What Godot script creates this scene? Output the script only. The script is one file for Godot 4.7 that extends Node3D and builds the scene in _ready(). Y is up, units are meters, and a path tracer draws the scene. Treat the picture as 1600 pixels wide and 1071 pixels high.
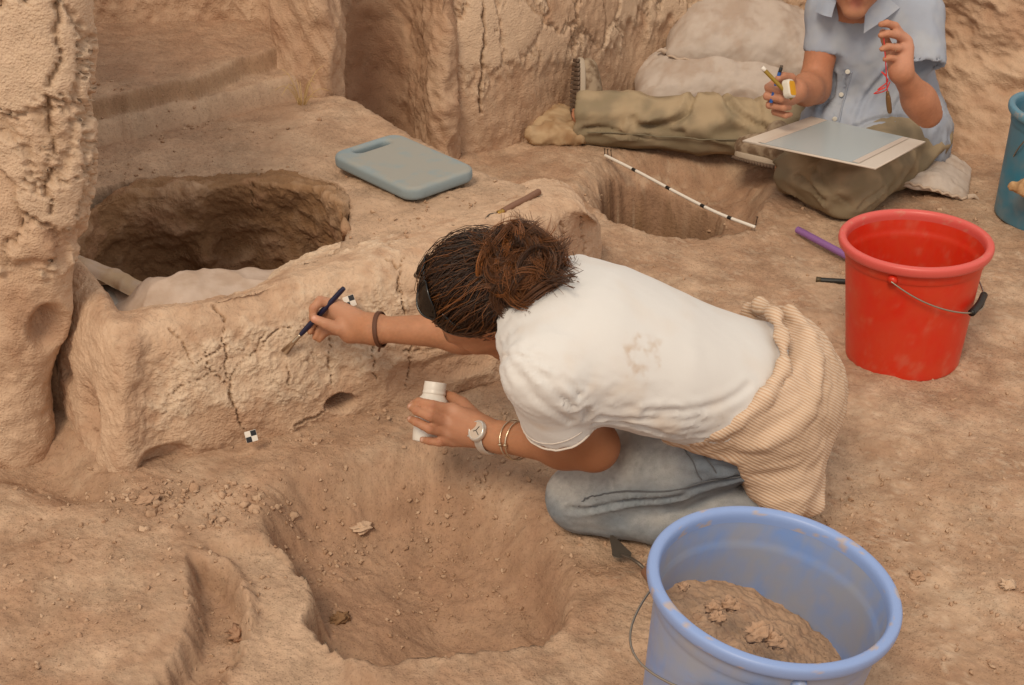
extends Node3D
# An excavation trench of mud plaster: a person kneels at a low plastered bench, another draws behind.
# Units are metres, y is up, the camera looks along -z. "f" in the setting functions is distance ahead (-z).

var names := {}
var mats := {}


func _ready():
	# --- camera
	var cam := Camera3D.new()
	cam.name = "camera"
	cam.fov = 24.87
	cam.near = 0.05
	cam.far = 200.0
	cam.position = Vector3(0, 1.5, 0)
	cam.rotation_degrees = Vector3(-28, 0, 0)
	add_child(cam)
	# --- sky, exposure
	var env := Environment.new()
	env.background_mode = Environment.BG_SKY
	var sm := ProceduralSkyMaterial.new()
	sm.sky_top_color = Color(0.80, 0.785, 0.765)
	sm.sky_horizon_color = Color(0.96, 0.925, 0.88)
	sm.ground_horizon_color = Color(0.62, 0.55, 0.47)
	sm.ground_bottom_color = Color(0.45, 0.37, 0.29)
	sm.sky_curve = 0.4
	sm.sun_angle_max = 1.0
	var sky := Sky.new()
	sky.sky_material = sm
	env.sky = sky
	env.background_energy_multiplier = 1.0
	env.ambient_light_source = Environment.AMBIENT_SOURCE_SKY
	env.tonemap_mode = Environment.TONE_MAPPER_LINEAR
	env.tonemap_exposure = 1.25
	env.sdfgi_enabled = true
	env.ssao_enabled = true
	env.ssil_enabled = true
	var we := WorldEnvironment.new()
	we.name = "environment"
	we.environment = env
	add_child(we)
	# --- the sun, spread wide by the cloth shelter and the thin cloud
	var sun := DirectionalLight3D.new()
	sun.name = "sun"
	sun.light_color = Color(1.0, 0.93, 0.83)
	sun.light_energy = 0.5
	sun.light_angular_distance = 18.0
	sun.shadow_enabled = true
	sun.look_at_from_position(Vector3.ZERO, Vector3(0.30, -1.0, -0.80), Vector3.RIGHT)
	add_child(sun)
	materials()
	setting()
	objects()
	people()


# ---------------------------------------------------------------- naming
func numbered(called: String) -> String:
	if not names.has(called):
		names[called] = 0
		return called
	names[called] += 1
	return "%s_%03d" % [called, names[called]]


func tag(o: Node, label: String, category := "", group := "", kind := "") -> Node:
	if label:
		o.set_meta("label", label)
	if category:
		o.set_meta("category", category)
	if group:
		o.set_meta("group", group)
	if kind:
		o.set_meta("kind", kind)
	return o


func thing(called: String, label: String, category: String, at := Vector3.ZERO, group := "") -> Node3D:
	var o := Node3D.new()
	o.name = numbered(called)
	o.position = at
	add_child(o, true)
	tag(o, label, category, group)
	return o


# a mesh given in world coordinates, committed under a parent (its origin is taken off)
func put(called: String, mesh: Mesh, mat: Material, parent: Node3D = null) -> MeshInstance3D:
	var o := MeshInstance3D.new()
	o.mesh = mesh
	o.material_override = mat
	if parent == null:
		o.name = numbered(called)
		add_child(o, true)
	else:
		o.name = called
		parent.add_child(o, true)
		var q: Node = parent
		while q != self:
			o.position -= q.position
			q = q.get_parent()
	return o


# ---------------------------------------------------------------- noise
func noise(sd: int, freq: float, oct := 4, gain := 0.5) -> FastNoiseLite:
	var n := FastNoiseLite.new()
	n.noise_type = FastNoiseLite.TYPE_SIMPLEX_SMOOTH
	n.seed = sd
	n.frequency = freq
	n.fractal_type = FastNoiseLite.FRACTAL_FBM if oct > 1 else FastNoiseLite.FRACTAL_NONE
	n.fractal_octaves = oct
	n.fractal_gain = gain
	return n


func cells(sd: int, freq: float, what := FastNoiseLite.RETURN_DISTANCE2_SUB) -> FastNoiseLite:
	var n := FastNoiseLite.new()
	n.noise_type = FastNoiseLite.TYPE_CELLULAR
	n.seed = sd
	n.frequency = freq
	n.fractal_type = FastNoiseLite.FRACTAL_NONE
	n.cellular_return_type = what
	n.cellular_jitter = 1.0
	n.domain_warp_enabled = true
	n.domain_warp_amplitude = 0.35 / freq
	n.domain_warp_frequency = freq * 1.6
	n.domain_warp_fractal_type = FastNoiseLite.DOMAIN_WARP_FRACTAL_PROGRESSIVE
	n.domain_warp_fractal_octaves = 3
	return n


func ss(a: float, b: float, x: float) -> float:
	var t := clampf((x - a) / (b - a), 0.0, 1.0)
	return t * t * (3.0 - 2.0 * t)


# signed distance to a closed outline, positive inside
func inside(poly: PackedVector2Array, p: Vector2) -> float:
	var d := 1e9
	var s := -1.0
	var n := poly.size()
	var j := n - 1
	for i in n:
		var a := poly[i]
		var e := poly[j] - a
		var w := p - a
		var b := w - e * clampf(w.dot(e) / e.dot(e), 0.0, 1.0)
		d = minf(d, b.length_squared())
		var c1 := p.y >= a.y
		var c2 := p.y < poly[j].y
		var c3 := e.x * w.y > e.y * w.x
		if (c1 and c2 and c3) or not (c1 or c2 or c3):
			s = -s
		j = i
	return s * sqrt(d)


# an outline with its signed distance kept on a grid
class Outline:
	var lo: Vector2
	var step := 0.012
	var nx := 0
	var ny := 0
	var data := PackedFloat32Array()

	func at(x: float, y: float) -> float:
		var u := (x - lo.x) / step
		var v := (y - lo.y) / step
		var i := int(u)
		var j := int(v)
		if u < 0.0 or v < 0.0 or i >= nx - 1 or j >= ny - 1:
			return -1.0
		u -= i
		v -= j
		var k := j * nx + i
		return lerpf(lerpf(data[k], data[k + 1], u), lerpf(data[k + nx], data[k + nx + 1], u), v)


func outline(poly: PackedVector2Array) -> Outline:
	var o := Outline.new()
	var hi := poly[0]
	o.lo = poly[0]
	for q in poly:
		o.lo = o.lo.min(q)
		hi = hi.max(q)
	o.lo -= Vector2.ONE * 0.12
	hi += Vector2.ONE * 0.12
	o.nx = int((hi.x - o.lo.x) / o.step) + 2
	o.ny = int((hi.y - o.lo.y) / o.step) + 2
	for j in o.ny:
		for i in o.nx:
			o.data.append(inside(poly, o.lo + Vector2(i, j) * o.step))
	return o


# distance to an open line in two dimensions
func to_line(line: PackedVector2Array, p: Vector2) -> float:
	var d := 1e9
	for i in line.size() - 1:
		var e := line[i + 1] - line[i]
		var w := p - line[i]
		d = minf(d, (w - e * clampf(w.dot(e) / e.dot(e), 0.0, 1.0)).length_squared())
	return sqrt(d)


func smooth_outline(poly: PackedVector2Array, times := 2) -> PackedVector2Array:
	for k in times:
		var o := PackedVector2Array()
		for i in poly.size():
			var a := poly[i]
			var b := poly[(i + 1) % poly.size()]
			o.append(a.lerp(b, 0.25))
			o.append(a.lerp(b, 0.75))
		poly = o
	return poly


# ---------------------------------------------------------------- meshes
func array_mesh(P: PackedVector3Array, idx: PackedInt32Array, C := PackedColorArray(), U := PackedVector2Array()) -> ArrayMesh:
	var N := PackedVector3Array()
	N.resize(P.size())
	for t in range(0, idx.size(), 3):
		var i := idx[t]
		var j := idx[t + 1]
		var k := idx[t + 2]
		var n := (P[k] - P[i]).cross(P[j] - P[i])
		N[i] += n
		N[j] += n
		N[k] += n
	for i in N.size():
		N[i] = N[i].normalized()
	var A := []
	A.resize(Mesh.ARRAY_MAX)
	A[Mesh.ARRAY_VERTEX] = P
	A[Mesh.ARRAY_NORMAL] = N
	A[Mesh.ARRAY_INDEX] = idx
	if C.size():
		A[Mesh.ARRAY_COLOR] = C
	if U.size():
		A[Mesh.ARRAY_TEX_UV] = U
	var m := ArrayMesh.new()
	m.add_surface_from_arrays(Mesh.PRIMITIVE_TRIANGLES, A)
	return m


func grid_index(nu: int, nv: int, flip := false, closed := false) -> PackedInt32Array:
	var idx := PackedInt32Array()
	var cu := nu if closed else nu - 1
	idx.resize(cu * (nv - 1) * 6)
	var t := 0
	for j in nv - 1:
		for i in cu:
			var a := j * nu + i
			var b := j * nu + (i + 1) % nu
			var c := a + nu
			var d := b + nu
			if flip:
				idx[t] = a; idx[t + 1] = c; idx[t + 2] = b
				idx[t + 3] = b; idx[t + 4] = c; idx[t + 5] = d
			else:
				idx[t] = a; idx[t + 1] = b; idx[t + 2] = c
				idx[t + 3] = b; idx[t + 4] = d; idx[t + 5] = c
			t += 6
	return idx


func grid_normals(P: PackedVector3Array, nu: int, nv: int, flip := false) -> PackedVector3Array:
	var N := PackedVector3Array()
	N.resize(P.size())
	for j in nv:
		for i in nu:
			var du := P[j * nu + mini(i + 1, nu - 1)] - P[j * nu + maxi(i - 1, 0)]
			var dv := P[mini(j + 1, nv - 1) * nu + i] - P[maxi(j - 1, 0) * nu + i]
			N[j * nu + i] = (dv.cross(du) if not flip else du.cross(dv)).normalized()
	return N


func spline(L: PackedVector3Array, t: float) -> Vector3:
	var n := L.size()
	var x := clampf(t, 0.0, 1.0) * (n - 1)
	var i := mini(int(x), n - 2)
	return L[i].cubic_interpolate(L[i + 1], L[i - 1] if i > 0 else L[0] * 2.0 - L[1], L[i + 2] if i + 2 < n else L[n - 1] * 2.0 - L[n - 2], x - i)


# a surface through rails (all with the same number of points), nu x nv vertices evenly spaced along the middle rail
func loft(rails: Array, nu: int, nv: int) -> PackedVector3Array:
	var m: PackedVector3Array = rails[rails.size() / 2]
	var at := PackedFloat32Array()
	var run := PackedFloat32Array([0.0])
	var fine := 400
	for i in fine:
		run.append(run[i] + spline(m, (i + 1.0) / fine).distance_to(spline(m, float(i) / fine)))
	var k := 0
	for i in nu:
		var want := run[fine] * i / (nu - 1)
		while k < fine - 1 and run[k + 1] < want:
			k += 1
		at.append((k + clampf((want - run[k]) / maxf(run[k + 1] - run[k], 1e-9), 0.0, 1.0)) / fine)
	var P := PackedVector3Array()
	P.resize(nu * nv)
	var col := PackedVector3Array()
	col.resize(rails.size())
	for i in nu:
		for r in rails.size():
			col[r] = spline(rails[r], at[i])
		var len := PackedFloat32Array([0.0])
		for r in rails.size() - 1:
			len.append(len[r] + col[r].distance_to(col[r + 1]))
		var s := 0
		for j in nv:
			var want := len[-1] * j / (nv - 1)
			while s < rails.size() - 2 and len[s + 1] < want:
				s += 1
			P[j * nu + i] = spline(col, (s + clampf((want - len[s]) / maxf(len[s + 1] - len[s], 1e-9), 0.0, 1.0)) / (rails.size() - 1))
	return P


# a tube through points with a radius at each
func tube_into(P: PackedVector3Array, idx: PackedInt32Array, line: PackedVector3Array, rad: PackedFloat32Array, sides := 8, caps := true) -> void:
	var n := line.size()
	var base := P.size()
	var t0 := (line[1] - line[0]).normalized()
	var side := t0.cross(Vector3.UP if absf(t0.y) < 0.9 else Vector3.RIGHT).normalized()
	for i in n:
		var t := (line[mini(i + 1, n - 1)] - line[maxi(i - 1, 0)]).normalized()
		side = (side - t * side.dot(t)).normalized()
		var up := t.cross(side)
		for k in sides:
			var a := TAU * k / sides
			P.append(line[i] + (side * cos(a) + up * sin(a)) * rad[i])
	var t := idx.size()
	idx.resize(t + (n - 1) * sides * 6)
	for i in n - 1:
		for k in sides:
			var a := base + i * sides + k
			var b := base + i * sides + (k + 1) % sides
			idx[t] = a; idx[t + 1] = a + sides; idx[t + 2] = b
			idx[t + 3] = b; idx[t + 4] = a + sides; idx[t + 5] = b + sides
			t += 6
	if caps:
		for e in 2:
			var c := P.size()
			P.append(line[0] if e == 0 else line[n - 1])
			var s := base if e == 0 else base + (n - 1) * sides
			for k in sides:
				var a := s + k
				var b := s + (k + 1) % sides
				if e == 0:
					idx.append_array(PackedInt32Array([c, a, b]))
				else:
					idx.append_array(PackedInt32Array([c, b, a]))


func tube(line: PackedVector3Array, r: float, sides := 8, r2 := -1.0) -> ArrayMesh:
	var P := PackedVector3Array()
	var idx := PackedInt32Array()
	var rad := PackedFloat32Array()
	for i in line.size():
		rad.append(r if r2 < 0.0 else lerpf(r, r2, float(i) / (line.size() - 1)))
	tube_into(P, idx, line, rad, sides)
	return array_mesh(P, idx)


func curve(L: PackedVector3Array, n: int) -> PackedVector3Array:
	var o := PackedVector3Array()
	for i in n:
		o.append(spline(L, float(i) / (n - 1)))
	return o


# a turned shape: profile of (radius, height), about an axis frame
func lathe(profile: PackedVector2Array, fr: Transform3D, sides := 96, wob := 0.0) -> ArrayMesh:
	var P := PackedVector3Array()
	var n := profile.size()
	for j in n:
		for i in sides:
			var a := TAU * i / sides
			var r := profile[j].x * (1.0 + wob * cos(2.0 * a + 0.6))
			P.append(fr * Vector3(cos(a) * r, profile[j].y, sin(a) * r))
	return array_mesh(P, grid_index(sides, n, true, true))


func rounded(profile: PackedVector2Array, times := 2) -> PackedVector2Array:
	for k in times:
		var o := PackedVector2Array([profile[0]])
		for i in profile.size() - 1:
			o.append(profile[i].lerp(profile[i + 1], 0.25))
			o.append(profile[i].lerp(profile[i + 1], 0.75))
		o.append(profile[-1])
		profile = o
	return profile


# a slab with a rounded outline: outline in its own x-z plane, thickness up y, edges rounded by r
func slab(outline: PackedVector2Array, thick: float, r: float, fr: Transform3D, rings := 4) -> ArrayMesh:
	var P := PackedVector3Array()
	var n := outline.size()
	var rows := []
	for k in rings + 1:
		var a := PI * 0.5 * k / rings
		rows.append(Vector2(r * (1.0 - sin(a)), r * (1.0 - cos(a))))
	for k in rings + 1:
		var a := PI * 0.5 * k / rings
		rows.append(Vector2(r * (1.0 - cos(a)), thick - r * (1.0 - sin(a))))
	var mid := Vector2.ZERO
	for q in outline:
		mid += q / n
	for w in rows:
		for i in n:
			var t := (outline[(i + 1) % n] - outline[(i + n - 1) % n]).normalized()
			var q: Vector2 = outline[i] + Vector2(-t.y, t.x) * w.x
			P.append(fr * Vector3(q.x, w.y, q.y))
	var idx := grid_index(n, rows.size(), true, true)
	for e in 2:
		var c := P.size()
		P.append(fr * Vector3(mid.x, 0.0 if e == 0 else thick, mid.y))
		var s := 0 if e == 0 else (rows.size() - 1) * n
		for i in n:
			if e == 0:
				idx.append_array(PackedInt32Array([c, s + i, s + (i + 1) % n]))
			else:
				idx.append_array(PackedInt32Array([c, s + (i + 1) % n, s + i]))
	return array_mesh(P, idx)


func round_rect(w: float, d: float, r: float, seg := 6) -> PackedVector2Array:
	var o := PackedVector2Array()
	for c in [[1, 1, 0.0], [-1, 1, 0.5], [-1, -1, 1.0], [1, -1, 1.5]]:
		for k in seg + 1:
			var a: float = (float(c[2]) + 0.5 * k / seg) * PI
			o.append(Vector2(c[0] * (w * 0.5 - r) + cos(a) * r, c[1] * (d * 0.5 - r) + sin(a) * r))
	return o


func frame(at: Vector3, up: Vector3, ahead: Vector3) -> Transform3D:
	var y := up.normalized()
	var x := y.cross(ahead).normalized()
	return Transform3D(Basis(x, y, x.cross(y)), at)


# ================================================================ materials
func grey(n: FastNoiseLite, size: int) -> PackedByteArray:
	var im := n.get_seamless_image(size, size, false, false, 0.12)
	im.convert(Image.FORMAT_L8)
	return im.get_data()


func image_of(size: int, data: PackedByteArray) -> ImageTexture:
	return ImageTexture.create_from_image(Image.create_from_data(size, size, false, Image.FORMAT_L8, data))


func grain_textures(size: int, sd: int, speck: float, lo: float) -> Array:
	# colour (grey) and relief of crumbly earth
	var a := grey(noise(sd, 4.0 / size * 3.0, 5, 0.6), size)
	var b := grey(noise(sd + 1, 90.0 / size, 3, 0.6), size)
	var c := grey(noise(sd + 2, 0.33, 2, 0.5), size)
	var col := PackedByteArray()
	var hgt := PackedByteArray()
	col.resize(size * size)
	hgt.resize(size * size)
	for i in size * size:
		var x := a[i] / 255.0
		var y := b[i] / 255.0
		var z := c[i] / 255.0
		var v := lo + (1.0 - lo) * (0.5 * x + 0.28 * y + 0.22 * z) + 0.12
		if z > 0.75 and y > 0.50:
			v += speck
		elif z < 0.21 and y < 0.55:
			v -= speck * 1.6
		col[i] = int(clampf(v, 0.0, 1.0) * 255.0)
		hgt[i] = int(clampf(0.42 * x + 0.38 * y + 0.30 * z - 0.05, 0.0, 1.0) * 255.0)
	return [image_of(size, col), image_of(size, hgt)]


func earth_material(called: String, tex: Array, scale: float, relief: float) -> StandardMaterial3D:
	var m := StandardMaterial3D.new()
	m.resource_name = called
	m.vertex_color_use_as_albedo = true
	m.albedo_texture = tex[0]
	m.roughness = 0.95
	m.metallic_specular = 0.15
	m.uv1_triplanar = true
	m.uv1_world_triplanar = true
	m.uv1_scale = Vector3.ONE * scale
	m.heightmap_enabled = true
	m.heightmap_texture = tex[1]
	m.heightmap_scale = relief
	return m


func plain(called: String, c: Color, rough := 0.6, metal := 0.0) -> StandardMaterial3D:
	var m := StandardMaterial3D.new()
	m.resource_name = called
	m.albedo_color = c
	m.roughness = rough
	m.metallic = metal
	mats[called] = m
	return m


func vertex_paint(called: String, rough := 0.7, spec := 0.5) -> StandardMaterial3D:
	var m := plain(called, Color.WHITE, rough)
	m.vertex_color_use_as_albedo = true
	m.metallic_specular = spec
	return m


func lin(c: Color) -> Color:
	return c.srgb_to_linear()


var n_big: FastNoiseLite
var n_mid: FastNoiseLite
var n_fine: FastNoiseLite
var n_grit: FastNoiseLite
var n_patch: FastNoiseLite
var n_edge: FastNoiseLite
var c_plate: FastNoiseLite
var c_plate_value: FastNoiseLite
var c_small: FastNoiseLite
var c_fleck: FastNoiseLite

# base colours of the earth (linear)
const MUD := Color(0.440, 0.276, 0.180)
const PALE := Color(0.565, 0.394, 0.272)
const BROWN := Color(0.270, 0.155, 0.083)
const RED := Color(0.390, 0.226, 0.142)
const WHITE_PLASTER := Color(0.660, 0.505, 0.370)


func materials() -> void:
	n_big = noise(11, 2.2, 3)
	n_mid = noise(12, 9.0, 4)
	n_fine = noise(13, 45.0, 3)
	n_grit = noise(14, 140.0, 2)
	n_patch = noise(15, 5.0, 5, 0.6)
	n_edge = noise(16, 24.0, 4, 0.6)
	c_plate = cells(21, 11.0)
	c_plate_value = cells(21, 11.0, FastNoiseLite.RETURN_CELL_VALUE)
	c_small = cells(22, 34.0)
	c_fleck = cells(23, 60.0, FastNoiseLite.RETURN_CELL_VALUE)
	var g := grain_textures(1024, 31, 0.17, 0.60)
	var w := grain_textures(512, 41, 0.07, 0.72)
	mats["earth"] = earth_material("earth", g, 0.83, 0.5)
	mats["plaster"] = earth_material("mud plaster", w, 1.6, 0.6)
	plain("straw", Color(0.74, 0.62, 0.42), 0.8)
	mats["crumb"] = earth_material("crumbs", w, 3.0, 0.2)


# ================================================================ setting
func axis(lo: float, hi: float, step: float, grow: float, far: float, slope := 0.0) -> PackedFloat32Array:
	# evenly spaced between lo and hi (step widening by slope), then in widening steps out to far on both sides
	var inner := PackedFloat32Array()
	var x := lo
	while x < hi:
		inner.append(x)
		x += step * (1.0 + slope * (x - lo))
	inner.append(hi)
	var o := PackedFloat32Array()
	var s := step
	x = lo
	var before := PackedFloat32Array()
	while x > -far and far > 0.0:
		s *= grow
		x -= s
		before.append(x)
	before.reverse()
	o.append_array(before)
	o.append_array(inner)
	s = step
	x = hi
	while x < far and far > 0.0:
		s *= grow
		x += s
		o.append(x)
	return o


var basin: Outline
var channel: Outline
var tongue: Outline
var hollow: Outline
var small_pit: Outline
var small_hole: Outline
var terrace: Outline
var pit: Outline
var step_line: PackedVector2Array
var step_d := -1.0


func outlines() -> void:
	basin = outline(smooth_outline(PackedVector2Array([Vector2(-0.413, 2.322), Vector2(-0.322, 2.365), Vector2(-0.187, 2.412), Vector2(-0.070, 2.401), Vector2(0.011, 2.316), Vector2(0.055, 2.206), Vector2(0.086, 2.077), Vector2(0.097, 1.975), Vector2(0.076, 1.895), Vector2(0.039, 1.860), Vector2(-0.010, 1.843), Vector2(-0.057, 1.831), Vector2(-0.105, 1.819), Vector2(-0.133, 1.825), Vector2(-0.162, 1.819), Vector2(-0.189, 1.802), Vector2(-0.213, 1.805), Vector2(-0.248, 1.825), Vector2(-0.282, 1.861), Vector2(-0.305, 1.907), Vector2(-0.326, 1.923), Vector2(-0.318, 1.952), Vector2(-0.310, 1.975), Vector2(-0.325, 2.016), Vector2(-0.360, 2.073), Vector2(-0.384, 2.122), Vector2(-0.407, 2.135), Vector2(-0.420, 2.168), Vector2(-0.416, 2.245)]), 1))
	channel = outline(smooth_outline(PackedVector2Array([Vector2(-0.488, 2.063), Vector2(-0.473, 2.080), Vector2(-0.448, 2.042), Vector2(-0.426, 1.991), Vector2(-0.407, 1.934), Vector2(-0.403, 1.879), Vector2(-0.410, 1.837), Vector2(-0.423, 1.791), Vector2(-0.432, 1.707), Vector2(-0.446, 1.655), Vector2(-0.521, 1.655), Vector2(-0.518, 1.776), Vector2(-0.498, 1.857), Vector2(-0.493, 1.918), Vector2(-0.512, 2.000), Vector2(-0.531, 2.059), Vector2(-0.525, 2.091)]), 1))
	tongue = outline(PackedVector2Array([Vector2(-0.551, 2.116), Vector2(-0.478, 2.127), Vector2(-0.396, 2.135), Vector2(-0.345, 2.077), Vector2(-0.298, 1.983), Vector2(-0.271, 1.864), Vector2(-0.224, 1.776), Vector2(-0.036, 1.694), Vector2(-0.446, 1.655), Vector2(-0.430, 1.776), Vector2(-0.401, 1.926), Vector2(-0.431, 2.025), Vector2(-0.483, 2.095)]))
	hollow = outline(smooth_outline(PackedVector2Array([Vector2(-1.168, 2.550), Vector2(-0.973, 2.550), Vector2(-0.875, 2.503), Vector2(-0.805, 2.412), Vector2(-0.748, 2.322), Vector2(-0.720, 2.275), Vector2(-0.756, 2.261), Vector2(-0.837, 2.316), Vector2(-0.937, 2.348), Vector2(-1.090, 2.327)]), 1))
	small_pit = outline(smooth_outline(PackedVector2Array([Vector2(0.169, 3.628), Vector2(0.208, 3.779), Vector2(0.264, 3.885), Vector2(0.411, 3.913), Vector2(0.598, 3.904), Vector2(0.660, 3.793), Vector2(0.656, 3.649), Vector2(0.604, 3.505), Vector2(0.582, 3.420), Vector2(0.518, 3.367), Vector2(0.392, 3.356), Vector2(0.304, 3.386), Vector2(0.226, 3.486)]), 1))
	small_hole = outline(smooth_outline(PackedVector2Array([Vector2(0.235, 3.771), Vector2(0.315, 3.823), Vector2(0.417, 3.823), Vector2(0.479, 3.771), Vector2(0.552, 3.679), Vector2(0.513, 3.559), Vector2(0.413, 3.513), Vector2(0.319, 3.540), Vector2(0.222, 3.679)]), 1))
	terrace = outline(PackedVector2Array([Vector2(-1.469, 2.704), Vector2(-1.035, 2.647), Vector2(-0.870, 2.570), Vector2(-0.789, 2.491), Vector2(-0.732, 2.436), Vector2(-0.583, 2.481), Vector2(-0.476, 2.528), Vector2(-0.415, 2.603), Vector2(-0.291, 2.675), Vector2(-0.126, 2.806), Vector2(0.000, 2.908), Vector2(0.066, 2.961), Vector2(0.095, 2.982), Vector2(0.112, 2.995), Vector2(0.120, 3.009), Vector2(0.116, 3.037), Vector2(0.079, 3.080), Vector2(0.000, 3.131), Vector2(-0.053, 3.180), Vector2(-0.144, 3.309), Vector2(-0.272, 3.487), Vector2(-0.372, 3.633), Vector2(-0.427, 3.691), Vector2(-0.482, 3.832), Vector2(-0.602, 4.353), Vector2(-1.016, 4.929), Vector2(-2.236, 4.929)]))
	pit = outline(smooth_outline(PackedVector2Array([Vector2(-0.928, 2.788), Vector2(-0.877, 2.872), Vector2(-0.846, 2.971), Vector2(-0.799, 3.030), Vector2(-0.729, 3.051), Vector2(-0.663, 3.058), Vector2(-0.620, 3.083), Vector2(-0.547, 3.101), Vector2(-0.476, 3.080), Vector2(-0.419, 3.058), Vector2(-0.372, 2.995), Vector2(-0.330, 2.872), Vector2(-0.327, 2.794), Vector2(-0.342, 2.725), Vector2(-0.367, 2.698), Vector2(-0.400, 2.675), Vector2(-0.431, 2.630), Vector2(-0.470, 2.567), Vector2(-0.489, 2.541), Vector2(-0.539, 2.528), Vector2(-0.587, 2.504), Vector2(-0.637, 2.499), Vector2(-0.678, 2.474), Vector2(-0.776, 2.429), Vector2(-0.830, 2.424)]), 1))
	step_line = PackedVector2Array([Vector2(-1.6, 3.12), PackedVector2Array([Vector2(-0.970, 3.261)])[0], PackedVector2Array([Vector2(-0.852, 3.342)])[0], PackedVector2Array([Vector2(-0.745, 3.439)])[0], PackedVector2Array([Vector2(-0.634, 3.540)])[0], PackedVector2Array([Vector2(-0.501, 3.643)])[0], PackedVector2Array([Vector2(-0.388, 3.780)])[0]])


func floor_height(x: float, f: float) -> float:
	var p := Vector2(x, f)
	var h := n_big.get_noise_2d(x, f) * 0.012 + n_mid.get_noise_2d(x, f) * 0.006
	if f < 2.75 and x < 0.35 and f > 1.5:
		var e := n_edge.get_noise_2d(x, f) * 0.012
		var s := basin.at(x, f) + e * 0.7
		if s > -0.05:
			# crisp on the near and left sides, a soft slope at the back and on the right
			var soft := ss(2.0, 2.35, f + 0.35 * (x + 0.25))
			var w := lerpf(0.018, 0.12, soft)
			h -= 0.095 * ss(-0.004 - 0.02 * soft, w, s) + 0.035 * ss(0.02, 0.22, s)
			h += 0.008 * ss(0.0, 0.05, s) * n_patch.get_noise_2d(x * 3.0, f * 3.0)
		s = channel.at(x, f) + e
		if s > -0.03:
			h -= 0.050 * ss(-0.004, 0.020, s) + 0.01 * ss(0.0, 0.08, s)
		s = tongue.at(x, f) + e
		if s > -0.03:
			h -= 0.017 * ss(-0.004, 0.014, s)
		s = hollow.at(x, f) + e
		if s > -0.1:
			h -= 0.05 * ss(-0.06, 0.05, s)
	elif x > 0.0 and x < 0.9 and f > 3.1 and f < 4.3:
		var e := n_edge.get_noise_2d(x, f) * 0.012
		var s := small_pit.at(x, f) + e
		if s > -0.06:
			var soft := ss(3.5, 3.75, f)
			h -= 0.10 * ss(-0.006 - 0.02 * soft, lerpf(0.03, 0.11, soft), s)
		s = small_hole.at(x, f) + e
		if s > -0.03:
			h -= 0.20 * ss(-0.004, 0.022, s)
	return h


func terrace_height(x: float, f: float) -> float:
	var p := Vector2(x, f)
	var e := n_edge.get_noise_2d(x, f)
	var h := 0.25 + n_big.get_noise_2d(x + 7.0, f) * 0.012 + n_mid.get_noise_2d(x, f) * 0.006
	# the upper terrace behind, in two low risers
	var a := step_line[0]
	var d := -1e9
	for i in step_line.size() - 1:
		if x >= step_line[i].x and x <= step_line[i + 1].x:
			d = f - lerpf(step_line[i].y, step_line[i + 1].y, (x - step_line[i].x) / (step_line[i + 1].x - step_line[i].x))
	var slow := n_mid.get_noise_2d(x, f * 0.3) * 0.020
	step_d = d + slow
	if d > -0.1:
		d += slow
		h += 0.052 * ss(-0.014, 0.020, d) + 0.042 * ss(0.034, 0.062, d - 0.05 * ss(-0.74, -0.64, x)) + 0.02 * ss(0.0, 0.5, d)
	var s := pit.at(x, f) + e * 0.012
	s += 0.05 * ss(2.82, 2.98, f) * ss(-0.30, -0.39, x)
	if s > -0.01:
		h -= 0.34 * ss(-0.004, 0.035, s)
	s = terrace.at(x, f) + e * 0.012
	if s < 0.05:
		h -= 0.5 * ss(0.012, -0.05, s) + 0.02 * ss(0.05, 0.0, s)
	return h


func field_mesh(xs: PackedFloat32Array, fs: PackedFloat32Array, on_terrace: bool) -> ArrayMesh:
	var nu := xs.size()
	var nv := fs.size()
	var P := PackedVector3Array()
	var C := PackedColorArray()
	P.resize(nu * nv)
	C.resize(nu * nv)
	for j in nv:
		var f := fs[j]
		for i in nu:
			var x := xs[i]
			var near := x > -1.7 and x < 2.2 and f > 1.3 and f < 4.8
			var h := 0.0
			if near or on_terrace:
				h = terrace_height(x, f) if on_terrace else floor_height(x, f)
				h += n_fine.get_noise_2d(x, f) * 0.0020 + n_grit.get_noise_2d(x, f) * 0.0010
				# scuffs and trowel strokes
				var su := x * 0.94 + f * 0.34
				var sv := f * 0.94 - x * 0.34
				var scuff := 1.0 - absf(n_patch.get_noise_2d(su * 1.3 + 2.0, sv * 4.5)) * 8.0
				if scuff > 0.0:
					h -= 0.0030 * scuff * scuff
			else:
				h = n_big.get_noise_2d(x, f) * 0.02
			P[j * nu + i] = Vector3(x, h, -f)
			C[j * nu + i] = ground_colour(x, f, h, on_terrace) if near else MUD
	return array_mesh(P, grid_index(nu, nv, false), C)


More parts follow.
